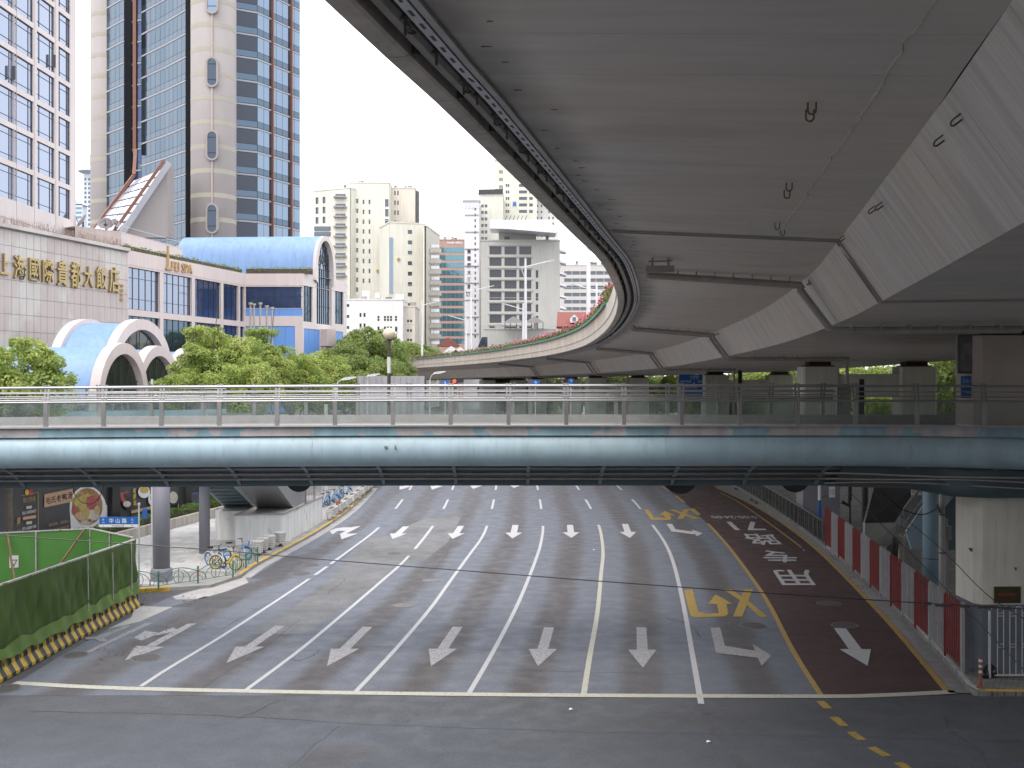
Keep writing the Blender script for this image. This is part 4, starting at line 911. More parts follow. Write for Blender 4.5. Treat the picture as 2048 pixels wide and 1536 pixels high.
for p in PF + PF2[1:]: q = MB(); q.box((p.x, p.y, SW + .36), (.06, .06, .74)); q.build('post', 'fence_green', gf)
p = PF[2]; q = MB(); q.box((p.x, p.y, SW + .42), (.064, .064, .13)); q.build('red_band', 'print_red', gf)
# --- shared bicycles
mat('bike_yellow', (.62, .40, .03), .4, var=.06); mat('bike_blue', (.10, .24, .46), .4, var=.06); mat('bike_white', (.60, .61, .63), .4, var=.05); mat('rubber', (.025, .025, .026), .7, var=.2, scale=20)
def make_bike(main, second, rim):
    t = bpy.data.objects.new('bicycle', None); COL.objects.link(t); r = .31
    for nm, x in (('wheel', -.5), ('wheel', .52)):
        q = MB(); q.tube([(x + r * math.cos(a), 0, r + r * math.sin(a)) for a in [2 * math.pi * i / 24 for i in range(24)]], .024, 6, closed=True); w = q.build(nm, 'rubber', t)
        q = MB(); q.tube([(x + (r - .035) * math.cos(a), 0, r + (r - .035) * math.sin(a)) for a in [2 * math.pi * i / 24 for i in range(24)]], .022, 5, closed=True)
        for i in range(5): a = 2 * math.pi * i / 5; q.bar((x, 0, r), (x + (r - .03) * math.cos(a), 0, r + (r - .03) * math.sin(a)), .03, .02)
        q.build('rim', rim, w, origin=(0, 0, 0))
        q = MB(); q.tube([(x + (r + .05) * math.cos(a), 0, r + (r + .05) * math.sin(a)) for a in [R(lerp(25, 165, i / 10)) for i in range(11)]], .03, 5); q.build('mudguard', second if nm == 'wheel' and x < 0 else main, t)
    q = MB(); q.tube([(-.5, .05, .31), (-.22, .03, .30), (.0, 0, .30), (.18, 0, .36), (.36, 0, .62), (.40, 0, .80)], [.03, .035, .05, .055, .05, .035], 8); q.build('frame', main, t)
    q = MB(); q.tube([(-.5, -.05, .31), (-.28, 0, .60), (-.05, 0, .32)], .025, 6); q.tube([(-.05, 0, .3), (-.24, 0, .80)], .028, 6); q.build('seat_stay', second, t)
    q = MB(); q.tube([(.38, 0, .86), (.45, 0, .55), (.52, 0, .31)], .03, 6); q.build('fork', 'bike_white', t)
    q = MB(); q.prism([(-.40, -.09, .86), (-.40, .09, .86), (-.2, .045, .86), (-.1, .02, .86), (-.1, -.02, .86), (-.2, -.045, .86)], (0, 0, .07)); q.tube([(-.24, 0, .8), (-.26, 0, .87)], .015, 6); q.build('saddle', 'rubber', t)
    q = MB(); q.tube([(.38, 0, .8), (.35, 0, 1.02)], .02, 6); q.tube([(.20, -.28, 1.05), (.33, -.2, 1.07), (.36, 0, 1.03), (.33, .2, 1.07), (.20, .28, 1.05)], .017, 6); q.build('handlebar', 'rubber', t)
    q = MB()
    for z in (.72, .82, .92): q.tube([(.42, -.14, z), (.70, -.16, z), (.70, .16, z), (.42, .14, z)], .008, 4, closed=True)
    for i in range(7): y = -.14 + .28 * i / 6; q.tube([(.45, y, .70), (.68, y * 1.1, .70), (.70, y * 1.1, .93)], .006, 4)
    q.build('basket', main, t)
    q = MB(); q.lathe([(.07, -.01), (.07, .01)], (0, 0, 0), 12); q.v = [(x, z - .06, y + .3) for x, y, z in q.v]; q.bar((0, -.09, .3), (.08, -.09, .16), .02, .02); q.box((.1, -.13, .16), (.09, .09, .025)); q.bar((0, .06, .3), (-.08, .06, .44), .02, .02); q.box((-.1, .1, .44), (.09, .09, .025)); q.build('crank', 'rubber', t)
    q = MB(); q.tube([(-.15, .04, .28), (-.2, .16, .02)], .012, 5); q.build('kickstand', 'rubber', t)
    return t
by = make_bike('bike_yellow', 'bike_white', 'bike_yellow'); bb = make_bike('bike_blue', 'bike_white', 'bike_blue')
def put(o, px, py, ang, lean, label, group): p = G(px, py, SW); o.location = p; o.rotation_euler = (R(lean), 0, R(ang)); tag(o, label, 'bicycle', group)
put(by, 450, 1139, -14, -8, 'yellow shared bicycle leaning by the low green fence', 'shared bicycles near the fence')
put(bb, 470, 1122, 25, -8, 'blue and white shared bicycle behind the yellow one', 'shared bicycles near the fence')
b2 = dup(bb); put(b2, 432, 1133, -38, 6, 'blue bicycle mostly hidden behind the yellow bicycle rear wheel', 'shared bicycles near the fence')
for i, (px, py, a) in enumerate(((652, 1012, 75), (664, 1009, 60), (676, 1003, 70), (692, 995, 62))):
    put(dup(bb), px, py, a, -6, 'blue bicycle parked behind the white planter boxes, %s from the left' % ordn[i], 'bicycles behind the white planters')
# --- round slatted planters along the kerb
mat('slat_white', (.66, .66, .64), .6, var=.1, scale=4, streak=.2); mat('soil', (.09, .07, .055), .9, var=.3, scale=9)
def round_planter():
    t = bpy.data.objects.new('round_planter', None); COL.objects.link(t)
    for i in range(6):
        q = MB(); z = .17 + i * .1; r = .25 + .012 * i; q.lathe([(r - .03, z), (r, z), (r, z + .075), (r - .03, z + .075)], (0, 0, 0), 14); q.build('slat', 'slat_white', t)
    q = MB(); q.lathe([(.22, .2), (.24, .72)], (0, 0, 0), 12); q.build('tub', 'soil', t); q = MB(); q.lathe([(.13, 0), (.13, .04), (.07, .05), (.07, .2)], (0, 0, 0), 8); q.build('foot', 'iron', t); return t
rp = round_planter()
for i, (px, py) in enumerate(((516, 1111), (526, 1105), (539, 1100), (561, 1092))):
    o = rp if i == 0 else dup(rp); o.location = G(px, py, SW); o.rotation_euler = (0, 0, i * .7)
    tag(o, 'round white slatted planter in front of the white stair base, %s from the bicycles' % ordn[i], 'planter', 'round white planters by the kerb')
def box_planter():
    t = bpy.data.objects.new('planter_box', None); COL.objects.link(t)
    for s in (-1, 1):
        for i in range(4):
            q = MB(); q.box((0, s * .2, .34 + i * .11), (1.9, .03, .085)); q.build('slat', 'slat_white', t)
            q = MB(); q.box((s * .97, 0, .34 + i * .11), (.03, .44, .085)); q.build('slat', 'slat_white', t)
        for y in (-.13, .13): q = MB(); q.box((s * .75, y, .14), (.05, .05, .28)); q.build('leg', 'tube_steel', t)
    q = MB(); q.box((0, 0, .48), (1.86, .36, .3)); q.build('tub', 'soil', t); return t
bp_ = box_planter()
PB = [(664, 1037), (680, 1026), (693, 1017), (705, 1007), (716, 999), (726, 991), (735, 984), (742, 978)]
for i, (px, py) in enumerate(PB):
    o = bp_ if i == 0 else dup(bp_); p = G(px, py, SW); a, b_ = G(*PB[max(i - 1, 0)]), G(*PB[min(i + 1, 7)]); o.location = p; o.rotation_euler = (0, 0, math.atan2(b_.y - a.y, b_.x - a.x))
    tag(o, 'long white slatted planter box on the kerb, %s counting away from the stair' % ordn[i], 'planter', 'white planter boxes along the left kerb')
mat('print_orange', (.42, .17, .09), .6, var=.15, scale=4)
p = G(675, 1028, SW); q = MB(); q.box((p.x + .1, p.y - .4, SW + .55), (.03, 1.0, .75), rz=-.12); tag(q.build('orange_notice', 'print_orange', None, (p.x, p.y, SW)), 'orange notice board leaning on the nearest white planter box', 'notice board')
# two white poles and cobra-head lamps rising behind the bridge
def cobra(px, py, hpx, hpy, dirx, m_, label, r=.09, zt=None):
    p = G(px, py, SW); d = p.y; t = thing('street_lamp', label, 'street lamp', p, 'lamps behind the footbridge'); top = ZZ(hpy, d)
    q = MB(); q.lathe([(r, SW), (r * .7, top - .5)], (p.x, p.y, 0), 10); q.build('pole', m_, t)
    hx = XX(hpx, d); q = MB(); pts = smoothline([(p.x, d, top - .55), (p.x + (hx - p.x) * .2, d, top - .2), (p.x + (hx - p.x) * .55, d, top - .05), (hx, d, top)], 4); q.tube(pts, .04, 6); q.build('arm', m_, t)
    q = MB(); s = dirx; q.prism([(hx - s * .3, d - .14, top - .06), (hx + s * .25, d - .16, top + .0), (hx + s * .75, d - .12, top + .14), (hx + s * .7, d - .1, top + .2), (hx + s * .1, d - .12, top + .18), (hx - s * .3, d - .08, top + .06)], (0, .3, 0)); q.build('lamp_head', 'sign_grey', t)
cobra(672, 1004, 692, 759, 1, 'sign_grey', 'grey street lamp with a drooping head at the left of the metal wall', .13)
cobra(860, 968, 874, 747, 1, 'sign_grey', 'grey street lamp with curved arm right of the metal wall')
cobra(735, 972, 742, 752, 1, 'sign_grey', 'grey street lamp head just above the metal wall')
p = G(652, 1006, SW); q = MB(); q.lathe([(.14, SW), (.14, 7.2)], (p.x, p.y, 0), 12); tag(q.build('white_pole', 'pole_white', None, p), 'thick white pole behind the white planter boxes', 'pole')
# grey corrugated metal wall
t = thing('metal_wall', 'grey ribbed metal site wall rising behind the footbridge', 'wall', (XX(783, 100), 100, 0)); mat('metal_grey', (.36, .355, .375), .55, .2, var=.08, scale=.8, streak=.12)
n = 11
for i in range(n):
    xa, xb = lerp(XX(716, 100), XX(849, 100), i / n), lerp(XX(716, 100), XX(849, 100), (i + 1) / n); q = MB(); q.box(((xa + xb) / 2, 100 + .02 * (i % 2), ZZ(752, 100) - 2.2), (xb - xa - .01, .12, 4.4)); q.bar((xa, 99.9, ZZ(752, 100) - 4.4), (xa, 99.9, ZZ(752, 100) - .05), .06, .06); q.build('sheet', 'metal_grey', t)
for xa in (XX(722, 100), XX(783, 100), XX(844, 100)): q = MB(); q.box((xa, 100.2, 2.4), (.2, .2, 4.8)); q.build('support', 'metal_grey', t)
# --- stairs on the white base
mat('white_wall', (.80, .81, .81), .8, var=.06, scale=.9, streak=.16, fine=.06, col2=(.40, .38, .35), c2scale=1.1, c2lo=.64, c2hi=.74, drip=.25)
mat('steel_panel', (.36, .36, .37), .36, .55, var=.1, scale=.6)
st = thing('stair_tower', 'white rendered stair base with steel stair flights climbing to the walkway', 'stairs', (-13.4, 60, SW))
q = MB(); q.prism([(-14.75, 56, .12), (-12.35, 56.6, .12), (-11.75, 65, .12), (-14.3, 65, .12)], (0, 0, 1.6)); q.build('base', 'white_wall', st)
q = MB(); q.prism([(-14.82, 55.93, 1.72), (-12.28, 56.53, 1.72), (-11.68, 65.05, 1.72), (-14.35, 65.05, 1.72)], (0, 0, .06)); q.build('coping', 'concrete', st)
q = MB(); q.prism([(-16.3, 57.7, .12), (-14.78, 57.7, .12), (-14.6, 65, .12), (-16.1, 65, .12)], (0, 0, 1.62)); q.build('base', 'white_wall', st)
fl = lambda x, y, z: Vector((x, y, z))
q = MB(); q.prism([fl(-14.25, 58.6, 1.8), fl(-14.25, 49.2, 5.6), fl(-14.25, 49.2, 7.4), fl(-14.25, 62, 2.9), fl(-14.25, 62, 1.8)], (2.0, .2, 0)); q.build('stair_flight', 'steel_panel', st)
q = MB(); q.prism([fl(-16.2, 59.3, 1.8), fl(-16.2, 49.4, 5.6), fl(-16.2, 49.4, 6.0), fl(-16.2, 60.3, 1.8)], (1.55, 0, 0)); tf = q.build('stair_flight', 'bridge_teal', st)
for i in range(14):
    a = fl(-16.1, 59.2 - i * .72, 1.80 + i * .277); q = MB(); q.box(a + Vector((.68, 0, 0)), (1.36, .08, .06)); q.build('step_nosing', 'bridge_rib', tf, origin=wloc(tf))
for x in (-16.24, -14.62): q = MB(); q.bar((x, 59.6, 1.85), (x, 49.4, 5.78), .07, .34); q.build('stringer', 'bridge_blue', st)
q = MB()
for z in (2.25, 2.75): q.tube([(-11.95, 60.8, z), (-11.8, 64.8, z)], .03, 6)
q.build('handrail', 'steel', st)
for i in range(12): q = MB(); y = 60.8 + i * .36; q.tube([(-11.95 + .15 * i / 11, y, 1.78), (-11.95 + .15 * i / 11, y, 2.75)], .016 if i % 6 else .05, 6); q.build('baluster', 'steel', st)
# --- planter wall and hedge in front of the hoardings
mat('planter_stone', (.42, .38, .34), .8, var=.1, scale=1.4, streak=.3, fine=.08)
pw0, pw1 = G(170, 1104, SW), G(470, 1024, SW); wf = Fac((pw0.x, pw0.y), (pw1.x, pw1.y)); pw = thing('planter_wall', 'low beige stone planter wall along the back of the pavement', 'wall', pw0)
n = 24
for i in range(n): q = MB(); q.bar(wf.P(wf.L * i / n + .006, SW + .27, -.14), wf.P(wf.L * (i + 1) / n - .006, SW + .27, -.14), .28, .56); q.build('stone', 'planter_stone', pw)
# --- billboards
mat('board_black', (.028, .028, .030), .45, var=.1, scale=.7); mat('board_slate', (.055, .056, .060), .45, var=.15, scale=.6); mat('board_post', (.016, .016, .018), .4, var=.1); mat('print_tan', (.48, .30, .19), .5, var=.05); mat('print_gold', (.42, .27, .10), .5, var=.06); mat('print_yellow', (.60, .42, .06), .5, var=.06)
mat('print_soup', (.26, .14, .05), .4, var=.35, scale=2.6, col2=(.42, .28, .13), c2scale=2.5); mat('print_bamboo', (.42, .33, .10), .5, var=.25, scale=6); mat('print_ham', (.34, .07, .07), .5, var=.3, scale=5); mat('print_meat', (.46, .32, .20), .5, var=.25, scale=5); mat('print_pale', (.50, .46, .40), .5, var=.2, scale=4); mat('print_china', (.68, .68, .72), .35, var=.05, scale=1.2)
WF = Fac((-25.4, 46), (-20.6, 71))
def board(label, pxa, pxb, m_, zb=1.0, zt=4.5):
    ua, ub = WF.u_at(pxa), WF.u_at(pxb); t = thing('billboard', label, 'billboard', WF.P((ua + ub) / 2, 0)); q = MB(); q.bar(WF.P(ua, (zb + zt) / 2, -.06), WF.P(ub, (zb + zt) / 2, -.06), .12, zt - zb); q.build('panel', m_, t)
    q = MB(); q.bar(WF.P(ua + .1, zb / 2 + .05, -.06), WF.P(ub - .1, zb / 2 + .05, -.06), .10, zb - .1); q.build('plinth', 'board_post', t); return t
_o = [.004]
def pr(t, name, m_, pts):
    _o[0] += .0025; q = MB(); q.poly([WF.at(px, py, _o[0]) for px, py in pts]); return q.build(name, m_, t)
def ell(cx, cy, rx, ry, n=28, tilt=0.):
    return [(cx + rx * math.cos(a) * math.cos(tilt) - ry * math.sin(a) * math.sin(tilt), cy + rx * math.cos(a) * math.sin(tilt) + ry * math.sin(a) * math.cos(tilt)) for a in [2 * math.pi * i / n for i in range(n)]]
def wr(t, m_, s_, px, py, hpx, wpx=None, bold=0., vert=False):
    _o[0] += .0025; c = WF.at(px, py, _o[0]); d = c.y; q = MB(); a, b_ = WF.at(px - 10, py, 0), WF.at(px + 10, py, 0); per = (b_ - a).length / 20
    if vert:
        for i, ch in enumerate(s_): write(q, ch, WF.at(px, py + (i - (len(s_) - 1) / 2) * hpx * 1.12, _o[0]), WF.U, (0, 0, 1), hpx * d / K, (wpx or hpx) * per, bold=bold)
    else: write(q, s_, c, WF.U, (0, 0, 1), hpx * d / K, wpx * per if wpx else None, bold=bold)
    return q.build('lettering', m_, t)
t1 = board('large dark food billboard showing a white bowl of duck soup', -20, 214, 'board_slate')
pr(t1, 'bowl_side', 'print_china', ell(176, 1020, 37, 46) ); pr(t1, 'bowl_base', 'print_china', [(140, 1030), (214, 1010), (214, 1060), (142, 1068)])
pr(t1, 'bowl_rim', 'print_white', ell(174, 1014, 35, 42)); pr(t1, 'soup', 'print_soup', ell(174, 1013, 31, 37))
rnd = random.Random(3)
for m_, pts in (('print_bamboo', [(147, 1005), (150, 998), (176, 986), (181, 992), (176, 1000), (152, 1014)]), ('print_bamboo', [(157, 1012), (170, 1005), (178, 1012), (166, 1022), (159, 1024)]), ('print_ham', [(173, 994), (188, 990), (194, 1014), (184, 1020), (172, 1013)]), ('print_ham', [(190, 999), (201, 988), (199, 1002), (194, 1004)]), ('print_meat', ell(160, 1032, 12, 8)), ('print_pale', ell(185, 1030, 13, 11)), ('print_bamboo', ell(171, 1027, 7, 9)), ('print_meat', ell(171, 1042, 11, 6)), ('print_pale', [(157, 1046), (170, 1040), (182, 1046), (172, 1050)]), ('print_ham', ell(147, 1021, 5, 9)), ('print_meat', ell(193, 1020, 6, 9)), ('print_ham', ell(178, 1041, 3, 3))): pr(t1, 'soup_piece', m_, pts)
pr(t1, 'banner', 'print_tan', [(87, 989), (144, 977), (144, 1003), (87, 1015)])
for ch, px, py in zip('毛氏老鸭汤', (95, 105.5, 116, 127, 138), (1001, 999, 996.5, 994, 991)): wr(t1, 'print_black', ch, px, py, 14, 9.5, .02)
pr(t1, 'badge', 'print_yellow', ell(52, 985, 4, 6, 16)); pr(t1, 'badge', 'print_red', ell(60, 984, 4, 6, 16))
wr(t1, 'print_gold', '预订热线', 56, 999, 10, 25); wr(t1, 'print_white', '021-54030429', 56, 1024, 6, 27); wr(t1, 'print_white', '021-62681100', 56, 1055, 6, 27)
for py in (1015, 1046): pr(t1, 'label_dots', 'print_pale', [(50, py - 2.5), (61, py - 4), (61, py + 1.5), (50, py + 3)])
for py in (1033, 1063): pr(t1, 'label_strip', 'print_tan', [(43, py + 1), (69, py - 3), (69, py + 3), (43, py + 7)])
pr(t1, 'rule_line', 'print_gold', [(73, 985), (74, 985), (74, 1062), (73, 1062)]); pr(t1, 'rule_line', 'print_gold', [(40, 991), (74, 984), (74, 985), (40, 992)])
wr(t1, 'print_gold', '阿', 35, 1043, 16, 7, .02); wr(t1, 'print_gold', '山', 35, 1063, 12, 6, .02)
wr(t1, 'print_tan', '秋冬进补，汤水养人', 115, 1046, 7, 40); wr(t1, 'print_tan', '以慢肥走食温暖你的胃', 110, 1059, 7, 48)
t2 = board('grey food billboard with a wok of crayfish and bowls, behind the street sign', 236, 358, 'board_slate')
pr(t2, 'wok', 'board_black', ell(252, 1005, 11, 15, 20, -.4)); pr(t2, 'crayfish', 'print_ham', [(236, 985), (240, 984), (248, 1000), (256, 1008), (250, 1011), (243, 1004), (239, 1000)]); pr(t2, 'rice', 'print_pale', ell(251, 1008, 8, 6, 16)); pr(t2, 'crayfish_claw', 'print_ham', [(240, 985), (254, 982), (253, 985), (242, 988)])
pr(t2, 'bowl', 'print_china', ell(285, 984, 12, 12)); pr(t2, 'soup', 'print_bamboo', ell(285, 980, 9, 7)); pr(t2, 'bowl', 'print_china', ell(302, 999, 9, 13)); pr(t2, 'soup', 'print_soup', ell(303, 996, 6, 9)); pr(t2, 'dish', 'print_pale', ell(343, 995, 9, 12))
wr(t2, 'print_yellow', '新阿鸡', 266, 994, 11, 6, .02, True); pr(t2, 'label_strip', 'print_tan', [(259, 1021), (300, 1012), (300, 1018), (259, 1027)])
t3 = board('dark billboard with a blue plate drawing, farthest from the soup board', 377, 470, 'board_black'); pr(t3, 'plate', 'sign_blue', ell(388, 994, 13, 9)); pr(t3, 'plate_centre', 'board_slate', ell(388, 994, 11, 7)); pr(t3, 'food_photo', 'print_yellow', [(398, 975), (404, 974), (404, 989), (398, 990)])
for pxa, pxb, lb in ((217, 233, 'black square post between the soup billboard and the crayfish billboard'), (364, 376, 'black square post right of the crayfish billboard')):
    ua, ub = WF.u_at(pxa), WF.u_at(pxb); q = MB(); q.bar(WF.P((ua + ub) / 2, 0.1, 0), WF.P((ua + ub) / 2, 5.0, 0), .5, (ub - ua), up=WF.U); tag(q.build('billboard_post', 'board_post', None, WF.P((ua + ub) / 2, 0)), lb, 'post')
# ================================================================ right side of the street
# the big near pier (part of the viaduct): octagonal, rose above, cream below, grey painted foot
PX0, PX1, PY0, PY1, CH = 14.03, 17.6, 31.75, 33.4, .2
oct_ = [(PX0 + CH, PY0), (PX1 - CH, PY0), (PX1, PY0 + CH), (PX1, PY1 - CH), (PX1 - CH, PY1), (PX0 + CH, PY1), (PX0, PY1 - CH), (PX0, PY0 + CH)]
def octp(z, g=0.): cx, cy = (PX0 + PX1) / 2, (PY0 + PY1) / 2; return [Vector((x + g * (1 if x > cx else -1), y + g * (1 if y > cy else -1), z)) for x, y in oct_]
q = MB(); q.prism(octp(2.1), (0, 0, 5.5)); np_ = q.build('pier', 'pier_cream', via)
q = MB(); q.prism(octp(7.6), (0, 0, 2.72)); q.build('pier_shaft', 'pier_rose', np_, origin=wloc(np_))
q = MB(); q.prism(octp(.13, .012), (0, 0, 2.05)); q.build('painted_base', 'dado_grey', np_, origin=wloc(np_))
q = MB(); q.prism(octp(10.32, -.25), (0, 0, .06)); q.build('bearing_plate', 'edge_dark', np_, origin=wloc(np_))
q = MB(); q.box((15.9, 32.6, 10.43), (2.2, 1.2, .12)); q.build('bearing', 'rust_red', np_, origin=wloc(np_))
# plaque, light box and blue sign on it
mat('bronze', (.055, .042, .016), .4, .3, var=.2, scale=6)
yf = PY0 - .02
pq = thing('bronze_plaque', 'small bronze plaque with red lettering on the cream pier', 'plaque', (XX(2014, yf), yf, ZZ(1206, yf)))
xa, xb, za, zb = XX(1988, yf), XX(2041, yf), ZZ(1206, yf), ZZ(1173, yf)
q = MB(); q.box(((xa + xb) / 2, yf - .01, (za + zb) / 2), (xb - xa, .03, zb - za)); q.build('plate', 'bronze', pq)
q = MB(); write(q, '青年文明号', ((xa + xb) / 2, yf - .028, (za + zb) / 2 + .01), (1, 0, 0), (0, 0, 1), .1, .56); q.build('lettering', 'print_red', pq)
q = MB(); write(q, '2015-2016年度', (xa + .26, yf - .028, zb - .08), (1, 0, 0), (0, 0, 1), .045); write(q, '共青团市委', (xb - .22, yf - .028, za + .07), (1, 0, 0), (0, 0, 1), .045); q.build('lettering', 'print_black', pq)
mat('lightbox_glass', (.10, .10, .105), .25, var=.25, scale=1.5, col2=(.22, .215, .21), c2scale=1.2, c2lo=.5, c2hi=.65); mat('box_frame', (.07, .065, .06), .5, var=.15)
lb = thing('light_box', 'unlit framed display box on the left side of the near pier', 'display box', (13.9, 32.0, 8.95))
xf0, xf1 = XX(1914, 33.2), PX0
q = MB(); q.box((13.93, 32.2, ZZ(708, 32.1)), (.5, .3, 1.2), rz=-.25); q.build('case', 'box_frame', lb)
q = MB(); q.box((13.89, 32.05, ZZ(709, 32.1)), (.42, .03, 1.02), rz=-.25); q.build('screen', 'lightbox_glass', lb)
bs = thing('direction_sign', 'blue direction sign with white characters hung under the display box', 'sign', (13.95, 32.0, 8.4))
q = MB(); q.box((13.95, 32.1, ZZ(774, 32.1)), (.46, .04, .68)); q.build('plate', 'sign_blue', bs)
q = MB(); write(q, '往北入口', (13.95, 32.07, ZZ(762, 32.1)), (1, 0, 0), (0, 0, 1), .13, .36); write(q, 'North', (13.98, 32.07, ZZ(786, 32.1)), (1, 0, 0), (0, 0, 1), .06); q.build('lettering', 'print_white', bs)
# taps and anchor bolts on the pier
for px, py, z0 in ((1938, 1097, 0), (1941, 1098, 0), (2029, 1136, 0), (1942, 1338, 0)):
    yy = yf if px > 1965 else PY0 + .1
    c = A(px, py, yy); q = MB(); q.tube([c, c + Vector((-.02, -.12, 0)), c + Vector((-.02, -.14, -.06))], .018, 6); q.lathe([(.035, -.015), (.035, .015)], c + Vector((-.02, -.12, .02)), 8); tag(q.build('wall_tap', 'iron', None, c), {1938: 'left one of two rusty bolts on the pier chamfer', 1941: 'right one of two rusty bolts on the pier chamfer', 2029: 'rusty hook on the cream pier above the plaque', 1942: 'rusty tap low on the grey foot of the pier'}[px], 'wall fitting')
# --- red and white picket fence
mat('picket_red', (.21, .022, .024), .5, var=.14, scale=4, streak=.12); mat('picket_white', (.34, .34, .35), .5, var=.12, scale=4, streak=.2)
F0, F1 = G(1651, 1092, SW), G(1924, 1343, SW); PFc = Fac((F0.x, F0.y), (F1.x, F1.y)); npan = 13; pl_ = PFc.L / npan
pf = thing('picket_fence', 'red and white steel picket fence along the right pavement edge', 'fence', F0)
pk = {}
def picket_mesh(m_):
    if m_ not in pk:
        q = MB(); w, h, z0, th = .075, 2.08, .16, .02
        pts = [(-w / 2, 0, z0), (w / 2, 0, z0), (w / 2, 0, h - .05), (w / 4, 0, h), (-w / 4, 0, h), (-w / 2, 0, h - .05)]
        q.prism([Vector((x, -th / 2, z)) for x, y, z in pts], (0, th, 0)); pk[m_] = q.mesh('picket', m_)
    return pk[m_]
for i in range(npan):
    m_ = 'picket_red' if i % 2 == 0 else 'picket_white'; u0 = i * pl_
    q = MB()
    for z in (.22, 1.0, 1.10, 1.72, 1.82): q.bar(PFc.P(u0 + .05, SW + z, -.02), PFc.P(u0 + pl_ - .05, SW + z, -.02), .022, .03)
    pn = q.build('panel', m_, pf)
    for u in (u0 + .03,): q = MB(); q.bar(PFc.P(u, SW, 0), PFc.P(u, SW + 2.0, 0), .06, .06); q.build('panel_post', m_, pn, origin=wloc(pn))
    n = 10
    for k in range(n): inst('picket', picket_mesh(m_), pn, PFc.P(u0 + .13 + (pl_ - .2) * k / (n - 1), SW), PFc.ang)
q = MB(); q.box(PFc.P(PFc.L + .06, SW + 1.05), (.1, .1, 2.1)); q.build('end_post', 'picket_white', pf)
# --- steel and glass railing farther up, platform edge blocks
mat('rail_steel', (.24, .235, .23), .4, .7, var=.12, scale=4); clear_glass('dusty_glass', (.45, .47, .46), .12)
gr_ = thing('glass_railing', 'steel and glass railing of the bus stop beyond the red and white fence', 'railing', G(1645, 1092, SW))
RA = [G(1645, 1089, SW), G(1610, 1063, SW), G(1597, 1054, SW), G(1545, 1018, SW), G(1500, 989, SW), G(1460, 967, SW)]
for a, b_ in zip(RA, RA[1:]):
    L = (b_ - a).length; n = max(1, round(L / 1.3)); q = MB(); q.bar(a + Vector((0, 0, 1.28)), b_ + Vector((0, 0, 1.28)), .09, .06); q.build('top_rail', 'rail_steel', gr_)
    for i in range(n):
        p0, p1 = a.lerp(b_, i / n), a.lerp(b_, (i + 1) / n); q = MB(); q.box(p0 + Vector((0, 0, .64)), (.05, .05, 1.28)); q.build('post', 'rail_steel', gr_)
        q = MB(); q.bar(p0.lerp(p1, .05) + Vector((0, 0, .68)), p0.lerp(p1, .95) + Vector((0, 0, .68)), .012, 1.05); q.build('glass_pane', 'dusty_glass', gr_)
        for k in (.33, .66): q = MB(); c = p0.lerp(p1, k); q.box(c + Vector((0, 0, .64)), (.02, .02, 1.24)); q.build('baluster', 'rail_steel', gr_)
for px, py in ((1502, 1004), (1511, 1009), (1470, 981)):
    c = G(px, py - 4, .1); q = MB(); q.box(c + Vector((.05, 0, .0)), (.03, .55, .2), rz=.12); tag(q.build('edge_reflector', 'hazard', None, c), {1502: 'middle yellow and black reflector block on the right kerb face', 1511: 'nearest yellow and black reflector block on the right kerb face', 1470: 'farthest yellow and black reflector block on the right kerb face'}[px], 'reflector')
# bus stop post, white with blue foot
c = G(1639, 1060, SW); t = thing('bus_stop_post', 'slim white post with a blue foot beside the glass railing', 'post', c); q = MB(); q.lathe([(.09, 1.9), (.09, 4.2)], (c.x, c.y, 0), 12); q.build('post', 'print_white', t); q = MB(); q.lathe([(.092, SW), (.092, 1.9)], (c.x, c.y, 0), 12); q.build('foot', 'sign_blue', t)
# red-lettered hanging sign on the painted pier
d = 54.; t = thing('warning_sign', 'narrow white sign with red vertical lettering in front of the lavender pier', 'sign', (XX(1664, d), d, ZZ(994, d)))
q = MB(); q.box((XX(1664, d), d, ZZ(984, d)), (.3, .03, .55)); q.build('plate', 'print_white', t); q = MB()
for s_, dx in (('临时', .07), ('止入', -.07)):
    for k, ch in enumerate(s_): write(q, ch, (XX(1664, d) + dx, d - .018, ZZ(980.5, d) - k * .17), (1, 0, 0), (0, 0, 1), .12)
q.build('lettering', 'print_red', t); q = MB(); q.bar((XX(1646, d), d + .05, ZZ(993, d)), (XX(1664, d), d + .05, ZZ(991.5, d)), .03, .03); q.build('bracket', 'iron', t)
# --- stair to the footbridge on the right
mat('dark_steel', (.035, .035, .037), .5, var=.15); mat('pale_steel', (.28, .275, .27), .6, var=.1)
st2 = thing('stair_flight', 'covered stair with pale blue stringer rising to the footbridge on the right', 'stairs', (16.5, 44, SW))
d = 46.
q = MB(); q.prism([A(1730, 1046, d), A(1789, 1046, d + 2), A(1832, 975, d + 2), A(1826, 930, d + 2), A(1760, 930, d), A(1748, 975, d)], (0, .25, 0)); q.build('landing_soffit', 'dark_steel', st2)
q = MB(); q.prism([A(1730, 1046, d + .1), A(1795, 1046, d + 1.8), A(1780, 1090, d + 1.8), A(1730, 1100, d + .1)], (0, .3, 0)); q.build('understair_wall', 'pale_steel', st2)
d = 41.
q = MB(); q.prism([A(1812, 1062, d), A(1822, 1098, d), A(1846, 1098, d), A(1846, 1062, d), A(1870, 1028, d), A(1935, 950, d), A(1935, 905, d), A(1846, 1012, d)], (0, .08, 0)); q.build('stringer', 'bridge_blue', st2)
q = MB(); q.prism([A(1846, 1064, d + .3), A(1846, 1100, d + .3), A(1916, 1100, d + .3), A(1916, 985, d + .3)], (0, .05, 0)); q.build('back_plate', 'bridge_teal', st2)
